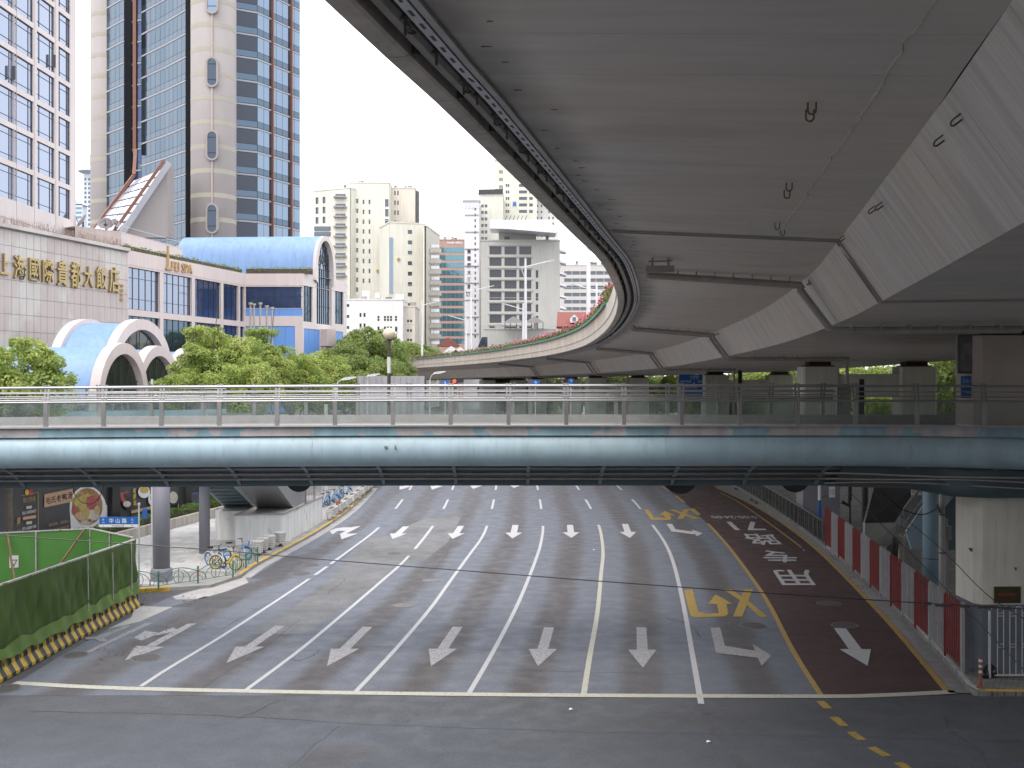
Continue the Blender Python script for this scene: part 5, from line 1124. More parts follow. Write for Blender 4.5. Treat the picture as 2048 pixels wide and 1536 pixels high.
for k in (0, 1): q = MB(); q.bar(A(1806, 1052 - 32 * k, d - .1 * k), A(1846, 1000 - 32 * k, d - .1 * k), .05, .06); q.bar(A(1806, 1052 - 32 * k, d), A(1820, 1060 - 32 * k, d), .05, .06); q.build('handrail', 'pale_steel', st2)
for px, py in ((1806, 1052), (1820, 1036), (1834, 1018), (1846, 1002)): q = MB(); q.bar(A(px, py, d), A(px, py - 34, d - .1), .05, .05); q.build('baluster', 'pale_steel', st2)
for i in range(9): q = MB(); q.bar(A(1830 + i * 9, 1046 - i * 11.5, d + .35), A(1830 + i * 9, 1046 - i * 11.5, d + 1.9), .35, .05); q.build('step', 'deck_tile', st2)
q = MB(); c = A(1834, 983, 42); q.box(c, (.46, .03, .3)); wp = q.build('warning_plate', 'print_white', st2); q = MB(); write(q, '人员禁止', c + Vector((0, -.02, .03)), (1, 0, 0), (0, 0, 1), .13, .4); q.build('lettering', 'print_red', wp, origin=wloc(wp))
# column, concrete pole, switch box
c = G(1862, 1225, SW); q = MB(); q.lathe([(.30, SW), (.30, 6.6)], (c.x, c.y, 0), 24); o = q.build('column', 'column_blue', fb)
for pl in o.data.polygons: pl.use_smooth = abs(pl.normal.z) < .5
for z in (2.2, 4.8, 6.0): q = MB(); q.lathe([(.305, z), (.305, z + .03)], (c.x, c.y, 0), 24); q.build('strap', 'iron', o, origin=wloc(o))
c = G(1730, 1085, SW); q = MB(); q.lathe([(.16, SW), (.16, 6.4)], (c.x, c.y, 0), 16); tag(q.build('steel_column', 'board_post', None, c), 'dark slim steel column behind the picket fence', 'column')
c = G(1884, 1240, SW); t = thing('utility_pole', 'weathered round concrete utility pole with steel bands beside the cream pier', 'pole', c); q = MB(); q.lathe([(.115, SW), (.10, 7.3)], (c.x, c.y, 0), 16); q.build('pole', 'kerb_stone', t)
for z in (2.6, 4.0, 5.7): q = MB(); q.lathe([(.125, z), (.125, z + .05)], (c.x, c.y, 0), 14); q.build('band', 'iron', t)
q = MB(); k = A(1873, 1010, c.y - .2); q.prism([k, k + Vector((.08, 0, -.04)), k + Vector((.2, 0, -.3)), k + Vector((.14, 0, -.32))], (0, .1, 0)); q.build('bracket', 'iron', t)
c2 = A(1894, 1066, c.y + .3); q = MB(); q.box(c2, (.26, .2, .52)); tag(q.build('switch_box', 'pale_steel', None, c2), 'small grey switch box beside the concrete pole', 'electrical box')
c = G(1903, 1232, SW); q = MB(); q.box((c.x, c.y + 1.2, 1.9), (.55, .5, 3.5)); tag(q.build('concrete_post', 'concrete', None, c + Vector((0, 1.2, 0))), 'square grey concrete post between the pole and the cream pier', 'post')
c = G(1826, 1160, SW); t = thing('utility_cabinet', 'grey metal cabinet standing behind the picket fence', 'cabinet', c); q = MB(); q.box((c.x, c.y + .3, SW + .95), (.82, .5, 1.7)); q.build('body', 'pale_steel', t); q = MB(); q.box((c.x, c.y + .3, SW + 1.82), (.88, .56, .06)); q.build('lid', 'pale_steel', t); q = MB(); q.box((c.x, c.y + .3, SW + .05), (.76, .44, .1)); q.build('plinth', 'kerb_stone', t); q = MB(); q.box((c.x, c.y + .04, SW + .95), (.7, .02, 1.5)); q.build('door', 'rail_steel', t)
c = G(1806, 1140, SW); t = thing('folded_barrier', 'yellow folding barrier leaning beside the stair', 'barrier', c)
q = MB(); q.bar(c + Vector((-.05, 0, .2)), c + Vector((.1, .1, 1.5)), .42, .04, up=(0, 1, 0)); q.build('board', 'print_yellow', t)
for k in (-.2, 0, .2): q = MB(); q.tube([c + Vector((k - .05, -.03, 0)), c + Vector((k + .1, .05, 1.65))], .018, 6); q.build('tube', 'print_white', t)
c = G(1788, 1128, SW); q = MB(); q.lathe([(.02, SW), (.3, SW + .2), (.36, SW + .6), (.3, SW + 1.0), (.12, SW + 1.3), (.02, SW + 1.32)], (c.x, c.y, 0), 12); tag(q.build('covered_bundle', 'print_black', None, c), 'black covered bundle left of the yellow barrier', 'bundle')
# black curved pole with arm near the bridge
c = G(1700, 1064, SW); t = thing('black_pole', 'black bent steel pole behind the picket fence', 'pole', c); q = MB(); q.tube([c + Vector((.0, 0, 6.2)), c + Vector((0, 0, 1.9)), c + Vector((-.1, 0, 1.55)), c + Vector((-.45, 0, 1.75))], .11, 8); q.build('pole', 'print_black', t); q = MB(); q.tube([c + Vector((-.0, 0, 1.7)), c], .05, 8); q.build('stem', 'print_black', t)
# --- white gate, red bollard, rubbish bag at the corner
mat('gate_white', (.52, .53, .56), .45, var=.08, scale=4)
d = G(0, 1356, SW).y; t = thing('white_gate', 'white tubular gate with hooped tops in front of the grey pier foot', 'gate', (XX(1978, d), d, SW))
q = MB(); q.bar((XX(1979, d), d, SW), (XX(1979, d), d, ZZ(1222, d)), .075, .05); q.build('gate_post', 'gate_white', t)
q = MB(); q.bar((XX(1982, d), d, ZZ(1350, d)), (XX(2300, d), d, ZZ(1350, d)), .04, .05); q.build('bottom_rail', 'gate_white', t)
sp = 12.2
for i in range(12):
    px = 1995 + i * 24.6; a, b_ = XX(px, d), XX(px + sp, d)
    for k, x in enumerate((a, b_)): q = MB(); q.tube([(x, d, ZZ(1350, d)), (x, d, ZZ(1219, d))], .014, 6); q.build('bar', 'gate_white', t)
    hx0, hx1 = (XX(px - 12.4, d), a); r = (hx1 - hx0) / 2; q = MB(); q.tube([((hx0 + hx1) / 2 + r * math.cos(an), d, ZZ(1219, d) + r * math.sin(an)) for an in [math.pi * k / 8 for k in range(9)]], .014, 6); q.build('hoop', 'gate_white', t)
    for py in (1226, 1232, 1288, 1294): q = MB(); q.tube([(a, d, ZZ(py, d)), (b_, d, ZZ(py, d))], .011, 5); q.build('cross_bar', 'gate_white', t)
c = G(1961, 1375, SW); t = thing('bollard', 'slim red bollard with white reflective bands at the pavement corner', 'bollard', c); mat('bollard_red', (.28, .10, .075), .6, var=.1, scale=8)
q = MB(); q.lathe([(.12, SW), (.12, SW + .03), (.05, SW + .06), (.047, SW + .86), (.02, SW + .88)], (c.x, c.y, 0), 14); q.build('tube', 'bollard_red', t)
for z in (.42, .58, .74): q = MB(); q.lathe([(.051, SW + z), (.051, SW + z + .075)], (c.x, c.y, 0), 14); q.build('band', 'print_white', t)
mat('bin_bag', (.012, .012, .014), .3, var=.3, scale=10, bump=.6, bscale=14)
for k, (px, py, r, lbl) in enumerate(((1986, 1356, .24, 'knotted black rubbish bag leaning on the white gate'), (1975, 1358, .15, 'small black rubbish bag left of the gate post'))):
    c = G(px, py, SW) + Vector((0, .18, 0)); q = MB(); n = 12; rn = random.Random(k)
    prof = [(.02, 0), (.8, .06), (1, .5), (.85, .95), (.5, 1.3), (.16, 1.55), (.1, 1.65), (.24, 1.85), (.03, 1.8)]
    vv = [c + Vector((r * a * (1 + rn.uniform(-.16, .16)) * math.cos(2 * math.pi * j / n), r * a * (1 + rn.uniform(-.16, .16)) * math.sin(2 * math.pi * j / n), r * z)) for a, z in prof for j in range(n)]
    q.add(vv, [(i * n + j, i * n + (j + 1) % n, (i + 1) * n + (j + 1) % n, (i + 1) * n + j) for i in range(len(prof) - 1) for j in range(n)]); tag(q.build('rubbish_bag', 'bin_bag', None, c, smooth=True), lbl, 'rubbish bag')
# --- overhead wires
mat('wire', (.03, .03, .032), .5, var=0); mat('insulator', (.06, .05, .045), .5, var=.1)
def wire(name, pts, r, label, sag=0.):
    P = [A(*p) for p in pts]; S = smoothline(P, 8); q = MB(); q.tube(S, r, 5); o = q.build(name, 'wire', None, P[0]); tag(o, label, 'wire'); return o, S
wm, S = wire('span_wire', ((-60, 1066, 22), (400, 1098, 22), (660, 1120, 22), (1250, 1166, 22), (1700, 1197, 22), (2048, 1218, 22), (2300, 1232, 22)), .011, 'long dark span wire crossing the whole street in front of the bridge')
for px, py in ((1853, 1207), (1880, 1210), (1892, 1211), (1930, 1212), (1965, 1214), (1985, 1214), (2012, 1216)):
    c = A(px, py, 21.98); q = MB(); q.bar(c - Vector((.07, 0, -.005)), c + Vector((.07, 0, -.005)), .05, .05); q.lathe([(.04, -.03), (.04, .03)], c + Vector((-.06, 0, 0)), 8); q.lathe([(.04, -.03), (.04, .03)], c + Vector((.06, 0, 0)), 8); q.build('insulator', 'insulator', wm, origin=wloc(wm))
wire('guy_wire', ((1700, 985, 34), (1800, 1085, 31), (1870, 1155, 29), (2048, 1340, 25), (2100, 1395, 24)), .012, 'diagonal guy wire from the bridge down past the grey pier foot')
wire('guy_wire', ((1745, 985, 34), (1850, 1070, 31), (1900, 1115, 29.5), (1975, 1190, 27), (2060, 1245, 25)), .012, 'upper diagonal guy wire crossing the cream pier and plaque')
wire('slack_cable', ((1760, 978, 38), (1790, 1008, 38), (1812, 1022, 38), (1845, 1029, 38), (1872, 1018, 38.5), (1876, 1008, 38.5)), .02, 'slack cable looping to the concrete pole bracket')
wire('slack_cable', ((145, 966, 33), (150, 990, 33), (165, 1005, 33), (185, 1007, 33), (200, 992, 33), (208, 968, 33)), .01, 'thin cable hanging in a loop in front of the soup billboard')
# --- litter and fallen leaves
mat('leaf_brown', (.14, .075, .04), .8, var=.4, scale=9); mat('litter_white', (.7, .7, .72), .6, var=.05)
rl = random.Random(11); q = MB()
def flake(p, s):
    a = rl.uniform(0, 6.3); u = Vector((math.cos(a), math.sin(a), rl.uniform(-.2, .5))) * s; v = Vector((-math.sin(a), math.cos(a), rl.uniform(-.1, .3))) * s * .55; p = p + Vector((0, 0, s * .3 + .012)); q.add([p - u, p + v, p + u, p - v], [(0, 1, 2, 3)])
for _ in range(420):
    r = rl.random()
    if r < .35: px, py, z = rl.gauss(330, 60), rl.gauss(1196, 9), .02
    elif r < .6: px = rl.uniform(180, 420); py = 1330 - (px - 180) * .42 + rl.gauss(0, 12); z = .01
    elif r < .8: px, py, z = rl.uniform(270, 470), rl.uniform(1100, 1165), SW + .01
    else: t_ = rl.random(); i = rl.randrange(4); px, py = (1664, 1683, 1705, 1728)[i] + rl.gauss(0, 6), (1118, 1136, 1156, 1176)[i] + rl.gauss(0, 3.5); z = .02
    if py < 1000 or (px < 230 and py < 1225): continue
    flake(G(px, py, z), rl.uniform(.025, .06))
struct(q.build('fallen_leaves', 'leaf_brown'), 'stuff')
for i, (px, py) in enumerate(((1417, 1484), (1608, 1101), (1142, 1419), (1188, 1100))):
    c = G(px, py, .012); q = MB(); s = .06; q.add([c + Vector((-s, -s * .6, 0)), c + Vector((s, -s * .4, .02)), c + Vector((s * .7, s, .0)), c + Vector((-s * .6, s * .8, .025)), c + Vector((0, 0, .045))], [(0, 1, 4), (1, 2, 4), (2, 3, 4), (3, 0, 4)])
    tag(q.build('paper_scrap', 'litter_white', None, c), ['crumpled white paper scrap on the near asphalt', 'white paper scrap on the red lane near the fence', 'tiny white scrap just below the stop line', 'tiny white scrap in the middle lane beyond the wire'][i], 'litter')
# --- things seen under the viaduct beyond the bridge
t = thing('road_sign', 'large blue overhead road sign with white characters under the viaduct', 'road sign', (XX(1382, 86), 86, 0)); d = 90.
q = MB(); q.box((XX(1381.5, d), d, ZZ(773, d)), (XX(1405, d) - XX(1358, d), .06, ZZ(749, d) - ZZ(797, d))); pl = q.build('plate', 'sign_blue', t)
q = MB()
for s_, px, py, h, w in (('江苏路', 1389, 753.5, 4.5, 18), ('Jiangsu Rd.', 1389, 758.3, 2.4, 16), ('淮海中路', 1371.5, 763, 5, 22), ('高架', 1400, 763, 4.5, 9), ('▲', 1388, 766, 4, 4), ('Huaihai Rd.(M)', 1381, 776, 2.6, 26)): write(q, s_, (XX(px, d), d - .035, ZZ(py, d)), (1, 0, 0), (0, 0, 1), h * d / K, w * d / K, bold=.01)
q.build('lettering', 'print_white', pl, origin=wloc(pl)); q = MB(); q.lathe([(.12, 0), (.12, 9.0)], (XX(1358, d), d + .2, 0), 10); q.build('post', 'sign_grey', t); q = MB(); q.bar((XX(1358, d), d + .15, ZZ(770, d)), (XX(1400, d), d + .15, ZZ(770, d)), .08, .08); q.build('arm', 'sign_grey', t)
for px, py, w, d, lb in ((890, 766, 12, 95, 'small blue road sign beside the red signal light'), (1071, 765, 16, 95, 'blue road sign in the middle gap under the viaduct'), (1142, 762, 11, 90, 'small blue sign with a white arrow under the viaduct')):
    t = thing('road_sign', lb, 'road sign', (XX(px, d), d, 0)); q = MB(); q.box((XX(px, d), d, ZZ(py, d)), (w * d / K, .05, 10 * d / K)); pl = q.build('plate', 'sign_blue', t); q = MB(); q.lathe([(.06, 0), (.06, ZZ(py, d))], (XX(px, d), d + .1, 0), 8); q.build('post', 'sign_grey', t)
    q = MB(); write(q, '↑', (XX(px, d), d - .03, ZZ(py, d)), (1, 0, 0), (0, 0, 1), 6 * d / K); q.build('lettering', 'print_white', pl, origin=wloc(pl))
d = 92.; t = thing('traffic_light', 'traffic signal showing red under the far viaduct', 'traffic light', (XX(909, d), d, 0)); q = MB(); q.lathe([(.08, 0), (.08, ZZ(768, d))], (XX(909, d), d + .2, 0), 8); q.build('post', 'iron', t)
q = MB(); q.box((XX(909, d) + .25, d, ZZ(762.5, d)), (1.1, .2, .42)); q.build('housing', 'print_black', t)
m, n_, l_, b_ = _nodes('signal_red'); b_.inputs['Base Color'].default_value = (.6, .03, .02, 1); b_.inputs['Emission Color'].default_value = (1, .08, .03, 1); b_.inputs['Emission Strength'].default_value = 1.6; MATS['signal_red'] = m
c = Vector((XX(909, d), d - .11, ZZ(762.5, d))); q = MB(); q.tube([c, c + Vector((0, -.03, 0))], .16, 12); q.build('lamp', 'signal_red', t)
for px, d, zt, zb in ((1480, 92, 10.1, 0), (1722, 35.7, 9.0, 7.56)):
    q = MB(); x = XX(px, d); w_ = .3 if d > 50 else .17; q.box((x, d, (zt + zb) / 2), (w_, w_, zt - zb)); tag(q.build('steel_post', 'board_post', None, (x, d, zb)), {1480: 'dark square steel post between the far piers', 1722: 'dark square steel post rising behind the right railing'}[px], 'post')
# ================================================================ buildings
mat('pink_wall', (0.584, 0.504, 0.492), .7, var=.05, scale=.35, streak=.06, fine=.03); mat('pink_pale', (0.608, 0.548, 0.540), .7, var=.05, scale=.3, streak=.05, fine=.03); mat('pink_deep', (0.496, 0.408, 0.384), .7, var=.05, scale=.4, streak=.12)
mat('marble', (0.448, 0.388, 0.372), .45, var=.07, scale=.35, streak=.08, col2=(.50, .47, .45), c2scale=.22, c2lo=.5, c2hi=.56); mat('joint', (.32, .285, .275), .9, var=.1)
mat('gold', (.37, .285, .135), .38, .75, var=.1, scale=2); mat('gold_flat', (.46, .30, .13), .5, .3, var=.1)
mat('blue_roof', (.205, .335, .575), .5, var=.08, scale=.8, streak=.12); mat('blue_panel', (.12, .27, .62), .45, var=.05, scale=.3)
mat('frame_dark', (.045, .045, .05), .4, .3, var=.1); mat('frame_brown', (.17, .07, .045), .5, var=.12); mat('frame_white', (.6, .6, .62), .5, var=.05)
mat('stone_grey', (.285, .262, .260), .7, var=.05, scale=.3, streak=.03, fine=.04); mat('band_cream', (.335, .315, .265), .7, var=.05, scale=.3); mat('tower_band', (.30, .31, .35), .5, var=.06, scale=.3)
reflect_glass('glass_hotel', (.25, .29, .385), .75, .05, .003); reflect_glass('glass_tower', (.065, .105, .15), .8, .05, .03); reflect_glass('glass_tower_lit', (.17, .225, .30), .8, .06, .02); reflect_glass('glass_dark', (.03, .04, .06), .25, .06); reflect_glass('glass_navy', (.035, .06, .14), .4, .05); reflect_glass('glass_spa', (.21, .25, .33), .8, .04, .004); reflect_glass('glass_spandrel', (.08, .115, .16), .7, .10, .01); reflect_glass('glass_far', (.10, .12, .15), .45, .08); reflect_glass('glass_teal', (.10, .22, .27), .6, .06); reflect_glass('glass_skylight', (.62, .64, .72), .5, .15)  # glass_tower darkened to stand in for reflected surroundings, glass_tower_lit kept paler
reflect_glass('glass_loggia', (.05, .055, .065), .4, .08)
reflect_glass('glass_arch', (.05, .06, .055), .35, .05, .04)
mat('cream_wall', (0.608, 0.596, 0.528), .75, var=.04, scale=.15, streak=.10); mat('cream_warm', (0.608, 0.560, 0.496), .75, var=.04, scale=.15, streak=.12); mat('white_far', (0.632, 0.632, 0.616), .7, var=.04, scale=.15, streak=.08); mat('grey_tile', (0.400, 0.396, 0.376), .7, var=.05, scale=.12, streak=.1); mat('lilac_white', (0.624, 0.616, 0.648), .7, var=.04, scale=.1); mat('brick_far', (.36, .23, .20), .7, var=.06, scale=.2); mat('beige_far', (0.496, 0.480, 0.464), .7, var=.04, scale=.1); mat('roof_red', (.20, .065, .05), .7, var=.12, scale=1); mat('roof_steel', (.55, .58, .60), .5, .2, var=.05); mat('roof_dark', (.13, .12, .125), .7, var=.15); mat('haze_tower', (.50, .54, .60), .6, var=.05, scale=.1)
def holes_wall(F, u0, u1, z0, z1, holes, depth, name, m_, root, o=0.):
    """a wall sheet with rectangular openings and their reveals"""
    us = sorted({u0, u1} | {h[0] for h in holes} | {h[1] for h in holes}); zs = sorted({z0, z1} | {h[2] for h in holes} | {h[3] for h in holes})
    us = [u for u in us if u0 - 1e-6 <= u <= u1 + 1e-6]; zs = [z for z in zs if z0 - 1e-6 <= z <= z1 + 1e-6]
    q = MB(); idx = {}
    def vid(i, j):
        if (i, j) not in idx: idx[(i, j)] = len(q.v); q.v.append(tuple(F.P(us[i], zs[j], o))); q.uv.append((0, 0))
        return idx[(i, j)]
    for i in range(len(us) - 1):
        for j in range(len(zs) - 1):
            cu, cz = (us[i] + us[i + 1]) / 2, (zs[j] + zs[j + 1]) / 2
            if any(h[0] < cu < h[1] and h[2] < cz < h[3] for h in holes): continue
            q.f.append((vid(i, j), vid(i + 1, j), vid(i + 1, j + 1), vid(i, j + 1))); q.m.append(0)
    for a, b_, c, d in [h[:4] for h in holes]:
        P = [F.P(a, c, o), F.P(b_, c, o), F.P(b_, d, o), F.P(a, d, o)]; Q = [F.P(a, c, o - depth), F.P(b_, c, o - depth), F.P(b_, d, o - depth), F.P(a, d, o - depth)]
        q.add(P + Q, [(0, 1, 5, 4), (1, 2, 6, 5), (2, 3, 7, 6), (3, 0, 4, 7)])
    return q.build(name, m_, root)
_win = {}
def window(root, F, a, b_, c, d, o, glass, frame, vb=(), hb=(), fw=.06, name='window', split=True):
    """one window: a frame with mullions at the given fractions and, as its child, the pane"""
    w, h = round(b_ - a, 2), round(d - c, 2); k = (w, h, glass, frame, tuple(vb), tuple(hb), fw, split)
    if k not in _win:
        q = MB(); t = .07
        for x in (-w / 2 + fw / 2, w / 2 - fw / 2): q.box((x, 0, 0), (fw, t, h))
        for z in (-h / 2 + fw / 2, h / 2 - fw / 2): q.box((0, -.001, z), (w - 2 * fw, t, fw))
        for v in vb: q.box((-w / 2 + w * v, -.002, 0), (fw * .8, t, h - 2 * fw))
        for v in hb: q.box((0, -.004, h / 2 - h * v), (w - 2 * fw, t, fw * .8))
        p = MB(); p.box((0, .02, 0), (w - fw, .02, h - fw))
        if split: _win[k] = (q.mesh('window', frame), p.mesh('pane', glass))
        else:
            n0 = len(q.f); q.add(p.v, p.f, 1); _win[k] = (q.mesh('window', [frame, glass]), None)
    c0 = F.P((a + b_) / 2, (c + d) / 2, o); ob = inst(name, _win[k][0], root, c0, F.ang)
    if _win[k][1]:
        g = bpy.data.objects.new('pane', _win[k][1]); COL.objects.link(g); g.parent = ob
    return ob
def slabbox(name, F, u0, u1, z0, z1, o0, o1, m_, root): q = MB(); q.prism([F.P(u0, z0, o0), F.P(u1, z0, o0), F.P(u1, z0, o1), F.P(u0, z0, o1)], (0, 0, z1 - z0)); return q.build(name, m_, root)
# ---- white hotel tower on the far left
HF = Fac((-43.75, 72), (-42.95, 103.4)); ht = thing('hotel_tower', 'pale pink hotel tower with a grid of large square windows, far left', 'building', (-48, 90, 0))
cu = [HF.u_at(px) for px in (10, 48, 92, 129)]; wd = [3.3, 3.5, 3.5, 2.5]; cu = [cu[0] - 11.4, cu[0] - 7.6, cu[0] - 3.8] + cu; wd = [3.3] * 3 + wd
holes = [(c - w / 2, c + w / 2, 24.5 + r * 3.32, 27.35 + r * 3.32) for c, w in zip(cu, wd) for r in range(11)]
holes_wall(HF, 0, HF.L, 8, 64, holes, .22, 'wall', 'pink_pale', ht)
for h in holes: window(ht, HF, *h, -.16, 'glass_hotel', 'frame_dark', (.2, .8), (.2, .82), .035)
slabbox('core', HF, 0, HF.L, 0, 64, -14, -.5, 'pink_pale', ht)
for z in (11.2, 15.1, 20.8): q = MB(); q.bar(HF.P(0, z + 2, .01), HF.P(HF.L, z + 2, .01), .02, .05); q.build('panel_joint', 'joint', ht)
for c in cu[3:6]: q = MB(); q.bar(HF.P(c + 1.95, 20, .01), HF.P(c + 1.95, 62, .01), .03, .04); q.build('panel_joint', 'pink_deep', ht)
# one open casement
for c, z in ((cu[3] + 1.1, 35.5), (cu[5] + 1.2, 38.8)): q = MB(); q.bar(HF.P(c, z, 0), HF.P(c + .12, z, .28), .05, 1.2); q.build('open_casement', 'frame_dark', ht)
# ---- marble podium wall with gold characters
MF = Fac((-41.0, 78.5), (-35.9, 98)); mw = thing('marble_podium', 'pinkish marble clad podium wall below the hotel tower', 'building', (-40, 88, 0)); zt = 21.0
slabbox('core', MF, 0, MF.L, 0, zt - .05, -1.5, -.06, 'joint', mw); tw = .83; nc_ = int(MF.L / tw); tw = MF.L / nc_; tm = None
for i in range(nc_):
    for j in range(8):
        if tm is None: q = MB(); q.box((0, 0, 0), (tw - .03, .06, 1.32)); tm = q.mesh('tile', 'marble')
        if (i + j) % 7 == 0: dz = .004
        else: dz = 0
        inst('tile', tm, mw, MF.P((i + .5) * tw, zt - .1 - .675 - j * 1.35, -.03 + dz), MF.ang)
q = MB(); q.bar(MF.P(-1, zt + .05, .08), MF.P(MF.L + .05, zt + .05, .08), .5, .3); q.build('coping', 'marble', mw); q = MB(); q.bar(MF.P(-1, zt - .15, .05), MF.P(MF.L + .02, zt - .15, .05), .14, .1); q.build('coping_mould', 'stone_grey', mw)
hs = thing('hotel_sign', 'large gold Chinese characters mounted on the marble wall', 'sign', MF.P(10, 15, .1))
for ch, px, py, hp, wp in zip('上海國際貴都大飯店', (6, 36, 65, 93, 121.5, 148.5, 174, 199.5, 226), (528, 535, 539, 542.5, 547, 550.5, 554, 556, 560), (46, 52, 48, 50, 54, 56, 46, 48, 56), (20, 25, 21, 23, 22, 22, 20, 22, 22)):
    c = MF.at(px, py, .12); a, b_ = MF.at(px - 10, py), MF.at(px + 10, py); per = (b_ - a).length / 20; q = MB(); write(q, ch, c, MF.U, (0, 0, 1), .92 * hp * c.y / K, .92 * wp * per, ext=.10, bold=.012); q.build('character', 'gold', hs)
for i, ch in enumerate('甲申年春'): c = MF.at(242.5, 572 + i * 9, .05); q = MB(); write(q, ch, c, MF.U, (0, 0, 1), 7 * c.y / K, .5, ext=.03, bold=.01); q.build('small_character', 'gold_flat', hs)
# ---- pink podium wing with the blue vault
SF = Fac((-35.9, 98), (-30.5, 120)); SG = Fac((-30.5, 120), (-23.9, 120)); SO = Fac((-23.9, 120), (-20.5, 130.2))
sp = thing('spa_wing', 'pink podium wing with dark glass bays, blue panels and a blue barrel vault', 'building', (-30, 112, 0)); ZT = 21.05
zw1, zw0, zl1 = 19.5, 15.55, 14.95
bays = [(257, 320), (327, 384), (390, 442), (447, 477), (480.5, 489)]; hl = []
for k, (a, b_) in enumerate(bays):
    ua, ub = SF.u_at(a), SF.u_at(b_); hl += [(ua, ub, zw0, zw1, k), (ua, ub, 10.6, zl1, k), (ua, ub, 5.8, 10.1, k)]
holes_wall(SF, 0, SF.L, 0, ZT, hl, .35, 'wall', 'pink_wall', sp)
for a, b_, c, d, k in hl: n = 5 if k < 3 else (3 if k == 3 else 1); window(sp, SF, a, b_, c, d, -.28, 'glass_spa' if (k < 2 and c > 15) else ('glass_navy' if k > 1 else 'glass_tower'), 'frame_dark', [i / n for i in range(1, n)], (.24, .74), .05)
hg = [(.05, SG.L - .0001, 16.5, 19.4)]
holes_wall(SG, 0, SG.L, 0, ZT, [(.05, SG.L - .05, 17.1, 19.55), (.05, SG.L - .9, 5, 15.05), (.05, SG.L - .05, 16.2, 17.05)], .3, 'wall', 'pink_wall', sp)
window(sp, SG, .05, SG.L - .05, 17.1, 19.55, -.22, 'glass_navy', 'frame_dark', [i / 8 for i in range(1, 8)], (.45,), .05)
for i in range(5): u = .05 + (SG.L - .1) * i / 5; slabbox('blue_panel', SG, u + .01, u + (SG.L - .1) / 5 - .01, 16.2, 17.05, -.25, -.05, 'blue_panel', sp)
for i in range(5):
    for j in range(3): u = .05 + (SG.L - .95) * i / 5; slabbox('blue_panel', SG, u + .012, u + (SG.L - .95) / 5 - .012, 15.03 - 3.3 * (j + 1) + .02, 15.03 - 3.3 * j - .02, -.25, -.05, 'blue_panel', sp)
ua = [SO.u_at(px) for px in (607, 625, 631, 665, 670, 687)]
ob = [(ua[0], ua[1], 15.6, 20.0 - .3), (ua[4], ua[5], 15.7, 20.0 - .3)]; ab = [(ua[0] + .1, SO.u_at(640), 5, 14.8), (SO.u_at(659), ua[5] - .1, 5, 14.8)]
holes_wall(SO, 0, SO.L, 0, ZT, ob + ab + [(ua[2] + .25, ua[3] - .2, 15.4, ZT - .002)], .3, 'wall', 'pink_pale', sp)
for a, b_, c, d in ob: window(sp, SO, a, b_, c, d, -.2, 'glass_tower', 'frame_dark', (.33, .66), (.25, .78), .05)
for a, b_, c, d in ab:
    n = 3
    for i in range(n):
        for j in range(3): slabbox('blue_panel', SO, lerp(a, b_, i / n) + .02, lerp(a, b_, (i + 1) / n) - .02, d - 3.2 * (j + 1) + .02, d - 3.2 * j - .02, -.25, -.06, 'blue_panel', sp)
slabbox('porch_block', SO, SO.u_at(641), SO.u_at(658), 12.9, 14.9, -.1, .9, 'pink_deep', sp); slabbox('porch_block', SO, SO.u_at(643), SO.u_at(656), 11.3, 12.88, -.1, .6, 'pink_deep', sp); slabbox('porch_leg', SO, SO.u_at(643), SO.u_at(650), 0, 11.28, -.1, .4, 'pink_wall', sp)
for F in (SF, SG, SO):
    q = MB(); q.bar(F.P(0, ZT - 1.35, .012), F.P(F.L, ZT - 1.35, .012), .02, .04); q.build('panel_joint', 'pink_deep', sp)
q = MB(); q.prism([SF.P(0, ZT - .05, -.02), SF.P(SF.L, ZT - .05, -.02), SG.P(SG.L, ZT - .05, -.02), SO.P(SO.L, ZT - .05, -.02), Vector((-60, 131, ZT - .05)), Vector((-60, 98, ZT - .05))], (0, 0, .05)); q.build('roof', 'concrete', sp)
# gold letters
lt = thing('spa_sign', 'gold lettering and slim gold spire on the pink wing', 'sign', SF.at(360, 540, .1)); q = MB(); c = SF.at(363, 535.5, .1); write(q, 'FEI SPA', c, SF.U, (0, 0, 1), 19 * c.y / K, (SF.at(384, 540) - SF.at(343, 540)).length, ext=.05, bold=.004); q.build('lettering', 'gold_flat', lt)
q = MB(); q.bar(SF.at(334, 540, .1), SF.at(334, 492, .1), .25, .2); q.bar(SF.at(330, 537, .12), SF.at(341, 538, .12), .2, .2); q.build('spire', 'gold_flat', lt)
# the vault and its arched gable window
uc, hw = (SO.u_at(627) + SO.u_at(668)) / 2, (SO.u_at(668) - SO.u_at(627)) / 2; zs = 22.0; za = 25.95 - zs
def arch(h, zz, n=24, grow=0.): return [(uc - (h + grow) * math.cos(math.pi * i / n), zz + (za + grow) * math.sin(math.pi * i / n)) for i in range(n + 1)]
out = [(uc - hw, ZT - .5)] + arch(hw, zs) + [(uc + hw, ZT - .5)]
q = MB(); L = 16.5; vv = []; sh = Vector((-L, 1.2, 0))
for u, z in out: p = SO.P(u, z, -.1); vv += [p, p + sh]
q.add(vv, [(2 * i, 2 * i + 1, 2 * i + 3, 2 * i + 2) for i in range(len(out) - 1)]); vr = q.build('vault_roof', 'blue_roof', sp, smooth=True)
inn = [(uc - hw + .62, ZT - .8)] + [(uc + (u - uc) * (hw - .62) / hw, zs + (z - zs) * (za - .55) / za) for u, z in arch(hw, zs)] + [(uc + hw - .62, ZT - .8)]
q = MB(); vv = []
for (u, z), (ui, zi) in zip(out, inn): vv += [SO.P(u, z, .28), SO.P(ui, zi, .28), SO.P(ui, zi, -.5), SO.P(u, z, -.5)]
